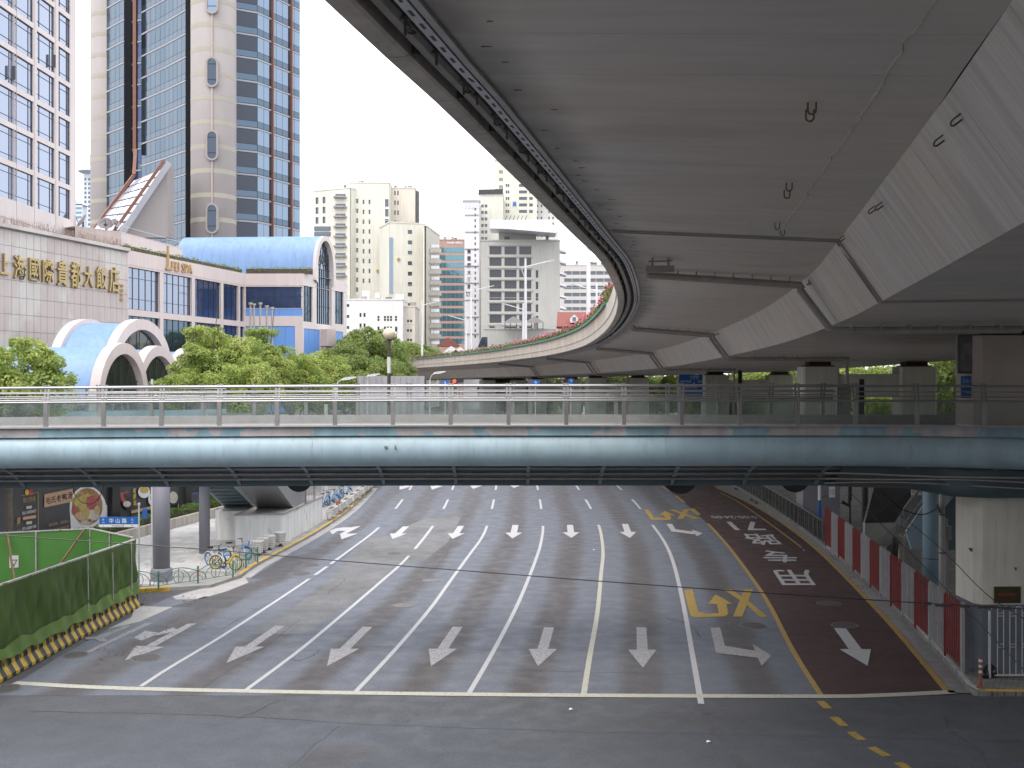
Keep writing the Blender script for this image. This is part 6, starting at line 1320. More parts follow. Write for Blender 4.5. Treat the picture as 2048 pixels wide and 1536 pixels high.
q.add(vv, [(4 * i + j, 4 * i + 4 + j, 4 * i + 4 + (j + 1) % 4, 4 * i + (j + 1) % 4) for i in range(len(out) - 1) for j in range(4)]); q.build('gable_arch', 'pink_pale', sp)
q = MB(); pts = [(inn[0][0], 15.5)] + inn[1:-1] + [(inn[-1][0], 15.5)]; q.poly([SO.P(u, z, -.3) for u, z in pts]); gw = q.build('gable_glass', 'glass_tower_lit', sp)
for i in range(-3, 4):
    u = uc + i * (hw - .62) * .27; zt_ = zs + (za - .6) * math.sqrt(max(0, 1 - (i * .27) ** 2)) if abs(i) > 1 else zs; q = MB(); q.bar(SO.P(u, 15.5, -.26), SO.P(u, zt_, -.26), .07, .07); q.build('mullion', 'frame_dark', gw, origin=wloc(gw))
for z in (17.6, 19.8, zs): q = MB(); q.bar(SO.P(uc - hw + .65, z, -.25), SO.P(uc + hw - .65, z, -.25), .06, .06); q.build('transom', 'frame_dark', gw, origin=wloc(gw))
for g in (.25, .5, .75): q = MB(); q.tube([SO.P(uc + (u - uc) * (hw - .62) / hw * g, zs + (z - zs) * (za - .55) / za * g, -.25) for u, z in arch(hw, zs, 14)], .04, 5); q.build('arch_bar', 'frame_dark', gw, origin=wloc(gw))
for k in range(1, 7): an = math.pi * k / 7; q = MB(); q.bar(SO.P(uc + .25 * (hw - .6) * math.cos(an), zs + .25 * (za - .55) * math.sin(an), -.25), SO.P(uc + (hw - .62) * math.cos(an), zs + (za - .57) * math.sin(an), -.25), .05, .05); q.build('fan_bar', 'frame_dark', gw, origin=wloc(gw))
# flagpoles in front
mat('pole_brass', (.34, .31, .27), .4, .5, var=.1)
for i, px in enumerate((501, 508, 520.5, 533.5, 544)):
    d = 96.; x = XX(px, d); t = thing('flagpole', 'bare steel flagpole before the dark glass bay, %s from the left' % ordn[i], 'flagpole', (x, d, 0), 'five flagpoles in a row'); q = MB(); top = ZZ((609, 611, 609, 615, 618)[i], d); q.lathe([(.10, 0), (.085, top)], (x, d, 0), 10); q.build('pole', 'pole_brass', t); q = MB(); q.lathe([(.19, top), (.19, top + .18)], (x, d, 0), 10); q.build('truck', 'pole_brass', t)
# roof terrace storey with dishes
TF = Fac((XX(150, 100), 100), (XX(243, 104), 104)); TG = Fac((XX(243, 104), 104), (XX(365, 117), 117)); tr = thing('roof_terrace', 'pink roof storey with shaded openings above the podium', 'building', (-38, 108, ZT - .02))
z1 = ZZ(459, 102); holes_wall(TF, 0, TF.L, ZT, z1, [(TF.u_at(206), TF.u_at(228), ZT + .2, ZT + 1.25)], .6, 'wall', 'pink_deep', tr)
hh = [(TG.u_at(247), TG.u_at(303), ZT + .1, ZT + 1.3), (TG.u_at(308), TG.u_at(350), ZT + .1, ZT + 1.15)]; holes_wall(TG, 0, TG.L, ZT, z1, hh, 1.2, 'wall', 'pink_wall', tr)
for a, b_, c, d in hh: window(tr, TG, a, b_, c, d, -1.1, 'glass_dark', 'frame_dark', (.25, .5, .75), (), .06)
window(tr, TF, TF.u_at(206), TF.u_at(228), ZT + .2, ZT + 1.25, -.5, 'glass_dark', 'frame_dark', (.5,), (), .06)
q = MB(); q.prism([TF.P(0, z1, .02), TF.P(TF.L, z1, .02), TG.P(TG.L, z1, .02), TG.P(TG.L, z1, -6), TF.P(0, z1, -6)], (0, 0, .06)); q.build('roof', 'pink_wall', tr)
q = MB(); q.bar(TG.P(0, z1 + .7, -.1), TG.P(TG.L, z1 + .7, -.1), .03, .03); q.build('roof_rail', 'frame_white', tr)
def dish(px, py, r, d, face, label):
    t = thing('satellite_dish', label, 'satellite dish', (XX(px, d), d, z1 + .06)); c = Vector((XX(px, d), d, ZZ(py, d))); q = MB(); f = Vector(face).normalized(); a = f.cross(Vector((0, 0, 1))).normalized(); b_ = a.cross(f); n, m_ = 18, 5; vv = [c]
    for i in range(1, m_ + 1):
        rr = r * i / m_; vv += [c + (a * math.cos(2 * math.pi * k / n) + b_ * math.sin(2 * math.pi * k / n)) * rr + f * (.3 * r * (i / m_) ** 2) for k in range(n)]
    q.add(vv, [(0, 1 + k, 1 + (k + 1) % n) for k in range(n)] + [(1 + i * n + k, 1 + i * n + (k + 1) % n, 1 + (i + 1) * n + (k + 1) % n, 1 + (i + 1) * n + k) for i in range(m_ - 1) for k in range(n)]); q.build('reflector', 'stone_grey', t, smooth=True)
    q = MB(); q.bar(c, (c.x, c.y + .2, z1 + .06), .12, .12); q.bar(c - a * r * .5, (c.x - r * .5, c.y + .3, z1 + .06), .06, .06); q.build('mount', 'frame_dark', t); q = MB(); q.tube([c + f * r * .9, c + b_ * -r * .5 + f * .1], .03, 5); q.tube([c + f * r * .9, c + a * r * .7 + f * .2], .02, 5); q.build('feed_arm', 'frame_dark', t)
dish(211, 450, .8, 106, (.35, -1, .8), 'large round satellite dish facing the street on the pink roof'); dish(230, 447, .5, 106, (.9, -.5, .5), 'smaller tilted satellite dish right of the large one'); dish(166, 445, .9, 104, (-.7, -.45, .55), 'satellite dish seen edge-on at the left of the pink roof')
# ---- blue barrel canopies with pink arches over the entrance
def barrel(name, yc, hw, zsp, rise, x0, x1, label, tops=True, back=False):
    t = thing(name, label, 'canopy', ((x0 + x1) / 2, yc, 0)); n = 26; sk = .22
    def ap(k, x, s=1.0, lift=0.): a = math.pi * k / n; c = math.cos(a); return Vector((x + sk * (-hw * s * c), yc - hw * s * c, zsp + rise * (max(0., math.sin(a)) ** .92) * (s if s < 1 else 1 + (s - 1) * hw / rise)))
    q = MB(); vv = []
    for k in range(n + 1): vv += [ap(k, x0, .93), ap(k, x1, .93)]
    q.add(vv, [(2 * k, 2 * k + 1, 2 * k + 3, 2 * k + 2) for k in range(n)]); q.build('vault_roof', 'blue_roof', t, smooth=True)
    for xx, sgn in [(x1, 1)] + ([(x0, -1)] if back else []):
        q = MB(); vv = []
        for k in range(-1, n + 2):
            if k in (-1, n + 1): kk = 0 if k < 0 else n; dz = Vector((0, 0, -(zsp - .1)))
            else: kk = k; dz = Vector((0, 0, 0))
            vv += [ap(kk, xx + .35) + dz, ap(kk, xx + .35, .82) + dz, ap(kk, xx - .35, .82) + dz, ap(kk, xx - .35) + dz]
        q.add(vv, [(4 * i + j, 4 * i + 4 + j, 4 * i + 4 + (j + 1) % 4, 4 * i + (j + 1) % 4) for i in range(n + 2) for j in range(4)]); q.build('arch', 'pink_wall', t)
    q = MB(); q.poly([ap(0, x1 - .1, .8) - Vector((0, 0, zsp - .1))] + [ap(k, x1 - .1, .8) for k in range(n + 1)] + [ap(n, x1 - .1, .8) - Vector((0, 0, zsp - .1))]); g = q.build('arch_glass', 'glass_arch', t)
    for k in (4, 9, 13, 17, 22): q = MB(); c = ap(k, x1 + .02, .78); q.bar(Vector((x1 + .02, yc, zsp - 1.5)).lerp(c, .42), c, .05, .05); q.build('glazing_bar', 'frame_dark', g, origin=wloc(g))
    q = MB(); q.tube([Vector((x1 + .03, yc, zsp - 1.5)).lerp(ap(k, x1 + .03, .78), .42) for k in range(0, n + 1, 2)], .06, 6); q.build('glazing_arc', 'frame_white', g, origin=wloc(g))
    q = MB(); q.box(((x0 + x1) / 2 - .4, yc, (zsp - .2) / 2), (x1 - x0 - 2, hw * 1.7, zsp - .2)); q.build('lobby_wall', 'glass_dark', t)
barrel('arched_canopy', 74.2, 3.0, 7.2, 4.35, -42, -27.7, 'long blue barrel canopy ending in a white arch, nearest the bridge'); barrel('arched_canopy', 80.4, 3.0, 7.2, 4.35, -33, -27.3, 'short blue barrel canopy with the middle white arch'); barrel('arched_canopy', 86.6, 3.0, 7.2, 4.35, -33, -26.8, 'third white-arched canopy half hidden by the tree')
barrel('arched_canopy', 82.5, 4.2, 9.1, 4.6, -33.4, -29.3, 'taller blue vault with white arches at both ends behind the low canopies', back=True)
# ---- glass tower with round stone shafts
gt = thing('glass_tower', 'tall rotated glass office tower with round banded stone shafts', 'building', (-48, 160, 0)); FH = 3.3; TZ = 76
CR = Vector((-41.2, 145, 0)); CL = Vector((-64.6, 169, 0)); rr = 3.05
def shaft(c, r, name, root=gt, m_='stone_grey'):
    q = MB(); q.lathe([(r, 5), (r, TZ)], c, 40); o = q.build(name, m_, root); 
    for p in o.data.polygons: p.use_smooth = abs(p.normal.z) < .5
    z = 30.3
    while z < TZ: q = MB(); q.lathe([(r + .012, z), (r + .012, z + .62)], c, 40); b_ = q.build('band', 'band_cream', o, origin=wloc(o)); z += FH * 1.0
    return o
s1 = shaft(CR, rr, 'round_shaft'); shaft(CL, rr, 'round_shaft')
# oval stair windows in the right shaft, facing the street
vdir = Vector((.02, -1, 0)).normalized(); side = Vector((1, .02, 0))
for k in range(5):
    zc = ZZ(436, 142) + k * FH * 3.0 - .1; c = CR + vdir * (rr - .12) + side * .62
    ww, hh_ = .62, 1.85; ring = lambda s, o: [c + vdir * o + side * (ww * s * math.cos(a)) + Vector((0, 0, zc + (hh_ - ww) * (1 if math.sin(a) > 0 else -1) + ww * s * math.sin(a))) for a in [2 * math.pi * (i + .5) / 28 for i in range(28)]]
    q = MB(); n = 28; R1, R2, R3 = ring(1.35, .38), ring(.95, .38), ring(1.35, -.5); q.add(R1 + R2 + R3, [(i, (i + 1) % n, n + (i + 1) % n, n + i) for i in range(n)] + [(i, 2 * n + i, 2 * n + (i + 1) % n, (i + 1) % n) for i in range(n)]); fr = q.build('oval_window', 'stone_grey', s1)
    q = MB(); q.poly(ring(.96, .3)); q.build('pane', 'glass_tower_lit', fr, origin=wloc(fr)); q = MB(); q.bar(c + vdir * .34 - side * ww * .9 + Vector((0, 0, zc + 1.1)), c + vdir * .34 + side * ww * .9 + Vector((0, 0, zc + 1.1)), .06, .06); q.bar(c + vdir * .34 - side * ww * .9 + Vector((0, 0, zc - 1.0)), c + vdir * .34 + side * ww * .9 + Vector((0, 0, zc - 1.0)), .06, .06); q.build('glazing_bar', 'frame_dark', fr, origin=wloc(fr))
q = MB(); q.bar(CR + vdir * (rr + .08) + side * .6 + Vector((0, 0, 25)), CR + vdir * (rr + .08) + side * .6 + Vector((0, 0, TZ)), .12, .12); q.build('downpipe', 'pink_deep', s1)
def curtain(F, pw_, glass, z0, z1, name='pane', sp_=True, fins=(), lit=None):
    """curtain wall: per storey a row of vision panes over a spandrel and a pale band"""
    n = max(1, round(F.L / pw_)); w = F.L / n; z = z0
    q = MB(); q.box((0, 0, 0), (w - .07, .05, 2.05)); mv = {g: q.mesh('pane', g) for g in {glass, lit or glass}}; q = MB(); q.box((0, 0, 0), (w - .07, .05, .84)); ms = q.mesh('spandrel', 'glass_spandrel')
    while z < z1:
        for i in range(n):
            g = glass if not lit else (lit if random.random() < .5 else glass)
            if 1024 + F.P(i * w, 0).x / F.P(i * w, 0).y * K > 690: continue
            inst('pane', mv[g], gt, F.P((i + .5) * w, z + 1.98 + .02 * random.random(), -.03 - .012 * random.random()), F.ang); inst('spandrel', ms, gt, F.P((i + .5) * w, z + .5, -.03), F.ang)
        q = MB(); q.bar(F.P(0, z + 3.17, 0), F.P(F.L, z + 3.17, 0), .12, .24); q.build('floor_band', 'tower_band', gt); z += FH
    for u in fins: q = MB(); q.bar(F.P(u, z0, .15), F.P(u, z1, .15), .4, .22, up=F.U); q.build('fin', 'frame_brown', gt)
    slabbox('core', F, 0, F.L, z0 - 8, z1 + 1, -1.2, -.12, 'frame_dark', gt)
GZ = 24.8 
W = lambda px, d: (XX(px, d), d)
curtain(Fac(W(515, 149), W(600, 157.5)), 1.35, 'glass_tower_lit', GZ, TZ, fins=(3.05, 7.3))
curtain(Fac(W(471, 147.5), W(515, 149)), 3.2, 'glass_dark', GZ, TZ)
curtain(Fac(W(330, 153), W(371, 148)), 1.5, 'glass_tower', GZ, TZ, lit='glass_spandrel')
curtain(Fac(W(371, 149.5), W(383, 148.5)), 1.5, 'glass_tower', GZ, TZ)
curtain(Fac(W(283, 158.5), W(330, 153)), 1.5, 'glass_tower', GZ, TZ, lit='glass_spandrel')
curtain(Fac(W(248, 163.5), W(283, 161.5)), 1.5, 'glass_navy', GZ, TZ)
curtain(Fac(W(213, 166), W(248, 161.5)), 1.6, 'glass_tower', GZ, TZ)
q = MB(); q.bar(Vector((XX(270, 158.5), 158.5, 43)), Vector((XX(270, 158.5), 158.5, TZ)), .6, .5); q.build('fin', 'frame_brown', gt)
q = MB(); q.prism([(XX(600, 157.5), 157.5, 0), (-41, 150, 0), (-62, 172, 0), (-48, 186, 0)], (0, 0, TZ + 2)); q.build('core', 'frame_dark', gt)
# sloping atrium skylight
at_ = thing('atrium_skylight', 'sloping glazed atrium roof with brown beams and a grey side wall', 'building', (-52, 135, 20)); d = 138.
T0, T1, B0_, B1_ = A(268, 360, d + 6), A(330, 335, d), A(183, 462, d + 2), A(243, 462, d - 4)
q = MB(); q.prism([A(335, 328, d), A(335, 475, d), A(243, 475, d - 3)], (.5, 1.2, 0)); q.build('side_wall', 'stone_grey', at_)
q = MB(); q.bar(A(338, 326, d - .3), A(236, 478, d - 3.8), .7, .7); q.build('side_coping', 'tower_band', at_)
for a, b_ in ((A(268, 350, d + 6), A(180, 468, d + 2)), (A(328, 322, d - .4), A(222, 470, d - 3.6))): q = MB(); q.bar(a, b_, .45, .4); q.build('roof_beam', 'frame_brown', at_)
q = MB(); q.bar(A(268, 350, d + 6), A(271, 300, d + 8), .45, .45); q.build('roof_beam', 'frame_brown', at_)
for i in range(7):
    for j in range(4):
        a0, a1, b0, b1 = j / 4 + .015, (j + 1) / 4 - .015, i / 7 + .015, (i + 1) / 7 - .015; f = lambda u, v: T0.lerp(T1, u).lerp(B0_.lerp(B1_, u), v)
        q = MB(); q.prism([f(a0, b0), f(a1, b0), f(a1, b1), f(a0, b1)], (.1, .3, -.1)); q.build('pane', 'glass_skylight', at_)
q = MB(); q.prism([T0 + Vector((.3, .6, -.3)), T1 + Vector((.3, .6, -.3)), B1_ + Vector((.3, .6, -.3)), B0_ + Vector((.3, .6, -.3))], (.05, .15, -.05)); q.build('glazing_frame', 'tower_band', at_)
# ---- distant city
def far_block(name, label, d, px0, px1, ytop, m_, wins=None, glass='glass_far', frame='frame_dark', depth=14, side=None, zb=0, dr=0.):
    """block facing the street: (px0..px1) wide at depth d; wins = (px centres, first y, pitch px, count, w px, h px)"""
    F = Fac((XX(px0, d), d), (XX(px1, d + dr), d + dr)); t = thing(name, label, 'building', F.P(F.L / 2, zb)); z1 = ZZ(ytop, d); hs_ = []
    for spec in wins or []:
        cx, y0, pit, cnt, wp, hp = spec
        for px in cx:
            u = F.u_at(px); w = wp * d / K
            for i in range(cnt): z = ZZ(y0 + i * pit, d); hs_.append((u - w / 2, u + w / 2, z - hp * d / K / 2, z + hp * d / K / 2, wp))
    holes_wall(F, 0, F.L, zb, z1, hs_, .5, 'wall', m_, t)
    for h in hs_: nm = max(1, round(h[4] / 5)); window(t, F, h[0], h[1], h[2], h[3], -.3, glass, frame, [i / nm for i in range(1, nm)], (), .09, split=False)
    q = MB(); q.prism([F.P(0, zb, -.51), F.P(F.L, zb, -.51), F.P(F.L, zb, -depth), F.P(0, zb, -depth)], (0, 0, z1 - zb - .01)); q.build('body', m_, t)
    q = MB(); q.prism([F.P(-.15, z1, .15), F.P(F.L + .15, z1, .15), F.P(F.L + .15, z1, -depth), F.P(-.15, z1, -depth)], (0, 0, .35)); q.build('parapet', m_, t)
    rq = random.Random(int(px0)); 
    for k in range(3):
        u = F.L * rq.uniform(.15, .85); w_, h_ = rq.uniform(.8, 1.8), rq.uniform(.7, 1.6); q = MB(); c_ = F.P(u, z1 + .34 + h_ / 2, -rq.uniform(1.5, min(5, depth * .6) + 1.6)); q.box(c_, (w_, w_, h_)); q.build('roof_unit', 'stone_grey' if k else 'roof_dark', t)
    for k in range(1, 6):
        z = zb + (z1 - zb) * k / 6 ; q = MB(); q.bar(F.P(0, z, .01), F.P(F.L, z, .01), .03, .12); q.build('joint_line', m_, t)
    return t, F
P20 = 19.7
b1, f1 = far_block('apartment_tower', 'cream apartment tower with stacked grey balconies, left of the group', 345, 628, 700, 383, 'cream_wall', [((634, 648), 402, P20, 3, 7, 13)], dr=-6)
for i in range(11):
    z = ZZ(396 + i * P20, 340); q = MB(); q.prism([f1.at(668, 396 + i * P20, .1), f1.at(694, 396 + i * P20, .1), f1.at(691, 396 + i * P20, 1.4), f1.at(678, 396 + i * P20, 1.7), f1.at(671, 396 + i * P20, 1.3)], (0, 0, .5)); q.build('balcony', 'stone_grey', b1); q = MB(); q.bar(f1.at(671, 391 + i * P20, .06), f1.at(691, 391 + i * P20, .06), .1, 1.0); q.build('balcony_door', 'glass_far', b1)
for y in (457, 468): q = MB(); q.bar(f1.at(629, y, .15), f1.at(661, y, .15), .4, 1.3); q.build('bay_glass', 'glass_far', b1)
b2, f2 = far_block('apartment_tower', 'cream tower with a narrow grid of windows and two roof aerials', 342, 700, 778, 366, 'cream_wall', [((711,), 402, P20, 10, 11, 9), ((727, 739), 404, P20, 9, 3.5, 9), ((773.5,), 406, P20, 4, 7, 15)])
for px in (730.5, 736.5): q = MB(); q.lathe([(.12, ZZ(372, 342)), (.06, ZZ(327, 342))], (XX(px, 343), 346, 0), 6); q.build('aerial', 'frame_dark', b2)
q = MB(); q.lathe([(2.8, ZZ(385, 350)), (2.4, ZZ(377, 350)), (.6, ZZ(369, 350)), (.05, ZZ(367, 350))], (XX(698, 350), 352, 0), 14); q.build('roof_dome', 'roof_steel', b1)
b3, f3 = far_block('apartment_tower', 'warm cream tower side behind the numbered block', 349, 778, 830, 377, 'cream_warm', [((790, 796), 386, P20, 4, 3, 9)], depth=8); q = MB(); q.box((XX(834, 352), 352, ZZ(392, 352) - 20), (1.4, 2, 43)); q.build('dark_edge', 'roof_dark', b3)
b4, f4 = far_block('numbered_block', 'cream block with a blue glass stair strip and round number plates', 325, 779, 852, 445, 'cream_wall', [((820,), 462, 21, 8, 9, 8)], dr=4)
q = MB(); q.bar(f4.at(782, 475, .1), f4.at(782, 586, .1), .3, 1.0, up=f4.U); q.build('stair_glass', 'glass_tower_lit', b4)
for F, px, py, s_, r_ in ((f4, 797, 519, '6', b4), (f2, 755.5, 542, '7', b2)):
    c = F.at(px, py, .15); q = MB(); q.tube([c, c + F.N * .1], .55, 16); dk = q.build('number_disc', 'gold', r_); q = MB(); write(q, s_, c + F.N * .12, F.U, (0, 0, 1), .6); q.build('lettering', 'print_black', dk, origin=wloc(dk))
b5, f5 = far_block('ribbon_block', 'cream side block with stacked ribbon balconies at the right of the group', 322, 852, 879, 452, 'cream_wall', None, dr=22, depth=.9)
for i in range(10): q = MB(); y = 492 + i * 21.5; q.bar(f5.at(861, y, .05), f5.at(878, y, .05), .15, 1.0); q.build('window_strip', 'glass_far', b5); q = MB(); q.bar(f5.at(858, y + 9, .3), f5.at(879, y + 9, .3), .6, 1.3); q.build('balcony_band', 'cream_warm', b5)
b6, f6 = far_block('white_block', 'low white block with small windows behind the trees', 296, 688, 806, 600, 'white_far', [((696,), 611, 22, 4, 5, 6), ((721, 729), 630, 21, 3, 4, 8), ((757, 770, 776, 782, 792), 637, 21, 3, 4, 10)]); b7, f7 = far_block('white_block', 'white wing with roof plant behind the globe lamp', 299, 806, 830, 614, 'cream_warm', [((816, 822), 642, 19, 3, 4, 5)])
for px, py, w, h in ((734, 594, 14, 22), (757, 592, 8, 10), (801, 597, 16, 14)): q = MB(); q.box((XX(px, 303), 303, ZZ(py, 303)), (w * .144, 5, h * .144)); q.build('roof_plant', 'white_far', b6)
b8, f8 = far_block('brick_glass_tower', 'brick and teal glass hotel with horizontal window bands', 420, 874, 945, 480, 'brick_far', None)
for i in range(13):
    y = 500 + i * 15.2; n = 8
    for k in range(n): a, b_ = f8.u_at(876) + (f8.L - .6) * k / n, f8.u_at(876) + (f8.L - .6) * (k + 1) / n; q = MB(); q.bar(f8.P(a + .06, ZZ(y, 420), .03), f8.P(b_ - .06, ZZ(y, 420), .03), .06, 2.0); q.build('pane', 'glass_teal', b8)
q = MB(); c = f8.at(910, 485, .2); write(q, 'hotel nikko', c, f8.U, (0, 0, 1), 1.0, 6.0, bold=.02); q.build('lettering', 'print_white', b8)
q = MB(); q.bar(A(878, 474, 424), A(925, 476, 424), .8, .5); q.bar(A(880, 467, 424), A(880, 480, 424), .4, .4); q.build('roof_crane', 'frame_white', b8)
b9, f9 = far_block('hotel_slab', 'narrow lilac white hotel slab with vertical dark characters', 310, 929, 958, 405, 'lilac_white', [((950.5,), 418, 11.6, 23, 3, 6)], frame='frame_dark'); 
for i, ch in enumerate('美丽园大酒店'): c = f9.at(938, 503 + i * 14, .15); q = MB(); write(q, ch, c, f9.U, (0, 0, 1), 1.35, 1.0, bold=.03); q.build('character', 'print_black', b9)
for s_, py in (('MERRY', 585), ('HOTEL', 591)): c = f9.at(938, py, .15); q = MB(); write(q, s_, c, f9.U, (0, 0, 1), .6, 1.8, bold=.02); q.build('lettering', 'print_black', b9)
q = MB(); q.box((XX(943, 311), 312, ZZ(400, 311)), (5.2, 5, .8)); q.build('crown_cornice', 'lilac_white', b9)
for k in range(5): q = MB(); c = f9.at(930 + k * 7, 412, .15); q.box(c, (.35, .35, 1.3)); q.build('crown_post', 'lilac_white', b9)
for k in range(8): q = MB(); y = 430 + k * 34; q.bar(f9.at(929.5, y, .12), f9.at(957.5, y, .12), .2, .25); q.build('string_course', 'stone_grey', b9)
b10, f10 = far_block('cream_tower', 'cream tower with paired small windows left of the grey block', 318, 957, 1006, 388, 'cream_wall', [((965, 972), 412, 13, 22, 5, 6)]); q = MB(); q.bar(A(957, 384, 318), A(1006, 383, 318), 1.0, 1.4); q.build('roof_screen', 'frame_dark', b10)
b11, f11 = far_block('tall_cream_tower', 'tallest cream tower with a curved front partly behind the viaduct', 330, 990, 1074, 321, 'cream_wall', [((1000, 1004), 344, 15, 3, 2.5, 7), ((1013, 1017), 371, 13, 5, 3, 6), ((1046,), 371, 13, 5, 16, 6), ((1062,), 371, 13, 5, 7, 6)])
c = f11.at(1029, 408, .2); q = MB(); write(q, '美', c, f11.U, (0, 0, 1), 1.6, 1.2, bold=.03); q.build('character', 'sign_blue', b11)
for px0, px1, yt, lb in ((1068, 1091, 398, 'white turret block right of the tallest tower'), (1091, 1117, 410, 'white turret block farthest right behind the grey building')):
    bt, ft = far_block('turret_block', lb, 335, px0, px1, yt, 'white_far', [((px0 + 7, px0 + 15), yt + 14, 12, 10, 3, 5)]); q = MB(); q.bar(ft.at(px0 - 1, yt - 2, .5), ft.at(px1 + 1, yt - 2, .5), 1.5, .8); q.build('cornice', 'white_far', bt)
# grey tiled block with loggias
b12, f12 = far_block('grey_block', 'grey tiled block with rows of recessed glazed bays and a steel roof canopy', 290, 962, 1120, 482, 'grey_tile', [((991, 1021, 1050.5), 501, 22.8, 8, 24, 16), ((1074,), 548, 22.8, 6, 5, 15)], glass='glass_loggia', frame='frame_dark')
for yy in range(9): q = MB(); y = 489.5 + yy * 22.8; q.bar(f12.at(977, y, .12), f12.at(1065, y, .12), .3, .5); q.build('sill_band', 'grey_tile', b12)
q = MB(); q.prism([A(980, 440, 288), A(1098, 440, 288), A(1115, 462, 283), A(1112, 466, 283), A(1020, 458, 284), A(980, 457, 288)], (0, 9, 0)); q.build('roof_canopy', 'roof_steel', b12); q = MB(); q.box((XX(1035, 293), 295, ZZ(470, 293)), (10.5, 6, 3.4)); q.build('penthouse', 'grey_tile', b12)
for k in range(6): q = MB(); q.bar(A(1010 + k * 8, 440, 291), A(1014 + k * 8, 431, 291), .15, .15); q.build('roof_truss', 'frame_dark', b12)
for i in range(7): q = MB(); q.prism([A(1120, 498 + i * 22.8, 290), A(1133, 502 + i * 22.8, 290), A(1133, 505 + i * 22.8, 290), A(1120, 502 + i * 22.8, 290)], (0, 6, 0)); q.build('balcony_slab', 'lilac_white', b12)
b13, f13 = far_block('podium_block', 'low pale grey podium with a roof terrace in front of the grey block', 262, 968, 1115, 659, 'grey_tile', None, depth=8)
q = MB(); q.prism([A(955, 695, 258), A(975, 695, 258), A(975, 674, 258), A(964, 674, 258)], (0, 1, 0)); q.build('slanted_glass', 'glass_dark', b13)
for px, lb in ((1027, 'left dark hip-roofed pavilion on the grey terrace'), (1069, 'right dark hip-roofed pavilion on the grey terrace')):
    d = 258.; t = thing('pavilion', lb, 'pavilion', (XX(px, d), d, ZZ(659, d))); c = A(px, 632, d); e = [A(px - 21, 645.5, d - 2), A(px + 21, 645.5, d - 2), A(px + 21, 645.5, d + 3), A(px - 21, 645.5, d + 3)]; q = MB(); q.add([c] + e, [(0, 1, 2), (0, 2, 3), (0, 3, 4), (0, 4, 1), (4, 3, 2, 1)]); q.build('roof', 'roof_dark', t)
    for k in (-17, -6, 6, 17): q = MB(); a = A(px + k, 646, d - 1); q.box((a.x, a.y, (a.z + ZZ(659, d)) / 2), (.16, .16, a.z - ZZ(659, d))); q.build('pillar', 'frame_dark', t)
b14, f14 = far_block('beige_block', 'long beige block with ribbon windows seen under the viaduct edge', 460, 1122, 1250, 531, 'beige_far', [((1136, 1152, 1168, 1184, 1200, 1216, 1232), 546, 14.4, 7, 15, 7)])
for px, w, h in ((1154, 5, 9), (1190, 9, 6), (1206, 7, 5)): q = MB(); q.box((XX(px, 464), 466, ZZ(528, 464)), (w * .22, 3, h * .3)); q.build('roof_plant', 'roof_dark', b14)
# house with red roof and dormer
d = 215.; rh = thing('red_roof_house', 'house with a dark red tiled roof and white dormer above the viaduct hedge', 'house', (XX(1140, d), d, 0)); q = MB(); q.box((XX(1150, d), d + 4, ZZ(655, d) / 2), (XX(1185, d) - XX(1117, d), 7, ZZ(655, d))); q.build('wall', 'beige_far', rh)
q = MB(); q.prism([A(1113, 653, d), A(1190, 653, d), A(1190, 624, d + 4), A(1115, 624, d + 4)], (0, .4, -.4)); rf = q.build('roof', 'roof_red', rh)
q = MB(); q.prism([A(1141, 645, d - .3), A(1156, 645, d - .3), A(1156, 636, d - .3), A(1148.5, 629, d - .3), A(1141, 636, d - .3)], (0, 3, 0)); dm = q.build('dormer', 'frame_white', rf, origin=wloc(rf))
q = MB(); q.bar(A(1145, 638, d - .4), A(1152, 638, d - .4), .06, .8); q.build('dormer_window', 'glass_far', rf, origin=wloc(rf))
# temple-like roof and white gables far down
d = 300.; t = thing('temple_roof', 'small brown curved tiled roof between the far lamp posts', 'roof', (XX(896, d), d, 0)); q = MB(); q.box((XX(896, d), d + 2, 8), (5, 4, 16)); q.build('wall', 'roof_dark', t); q = MB(); q.prism([A(874, 689, d), A(884, 686, d), A(893, 676, d), A(900, 676, d), A(908, 686, d), A(917, 689, d), A(917, 693, d), A(874, 693, d)], (0, 5, 0)); q.build('roof', 'roof_red', t)
for px, yy in ((902, 692), (920, 694)):
    d = 250.; t = thing('white_gable', {902: 'left pale gable roof near the viaduct end', 920: 'right pale gable roof near the viaduct end'}[px], 'roof', (XX(px, d), d, 0)); q = MB(); q.prism([A(px - 18, 706, d), A(px, yy, d), A(px + 18, 706, d), A(px + 18, 730, d), A(px - 18, 730, d)], (0, 5, 0)); q.build('gable', 'white_far', t)
# hazy towers in the gap on the left
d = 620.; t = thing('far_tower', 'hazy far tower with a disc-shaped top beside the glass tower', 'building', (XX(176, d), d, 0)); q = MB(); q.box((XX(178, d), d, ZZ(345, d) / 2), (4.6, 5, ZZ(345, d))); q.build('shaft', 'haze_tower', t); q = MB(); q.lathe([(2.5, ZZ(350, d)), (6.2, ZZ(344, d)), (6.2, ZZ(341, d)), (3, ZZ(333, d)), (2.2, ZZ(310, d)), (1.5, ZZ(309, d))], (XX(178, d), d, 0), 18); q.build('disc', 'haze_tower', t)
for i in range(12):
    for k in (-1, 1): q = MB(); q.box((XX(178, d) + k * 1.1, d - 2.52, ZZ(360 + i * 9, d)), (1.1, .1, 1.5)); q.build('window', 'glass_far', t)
d = 560.; t = thing('far_block', 'hazy low block with a sloped crown behind the satellite dish', 'building', (XX(157, d), d, 0)); q = MB(); q.box((XX(158, d), d, ZZ(410, d) / 2), (6, 6, ZZ(410, d))); q.prism([A(148, 410, d - 3), A(170, 410, d - 3), A(148, 398, d - 3)], (0, 6, 0)); q.build('body', 'haze_tower', t)
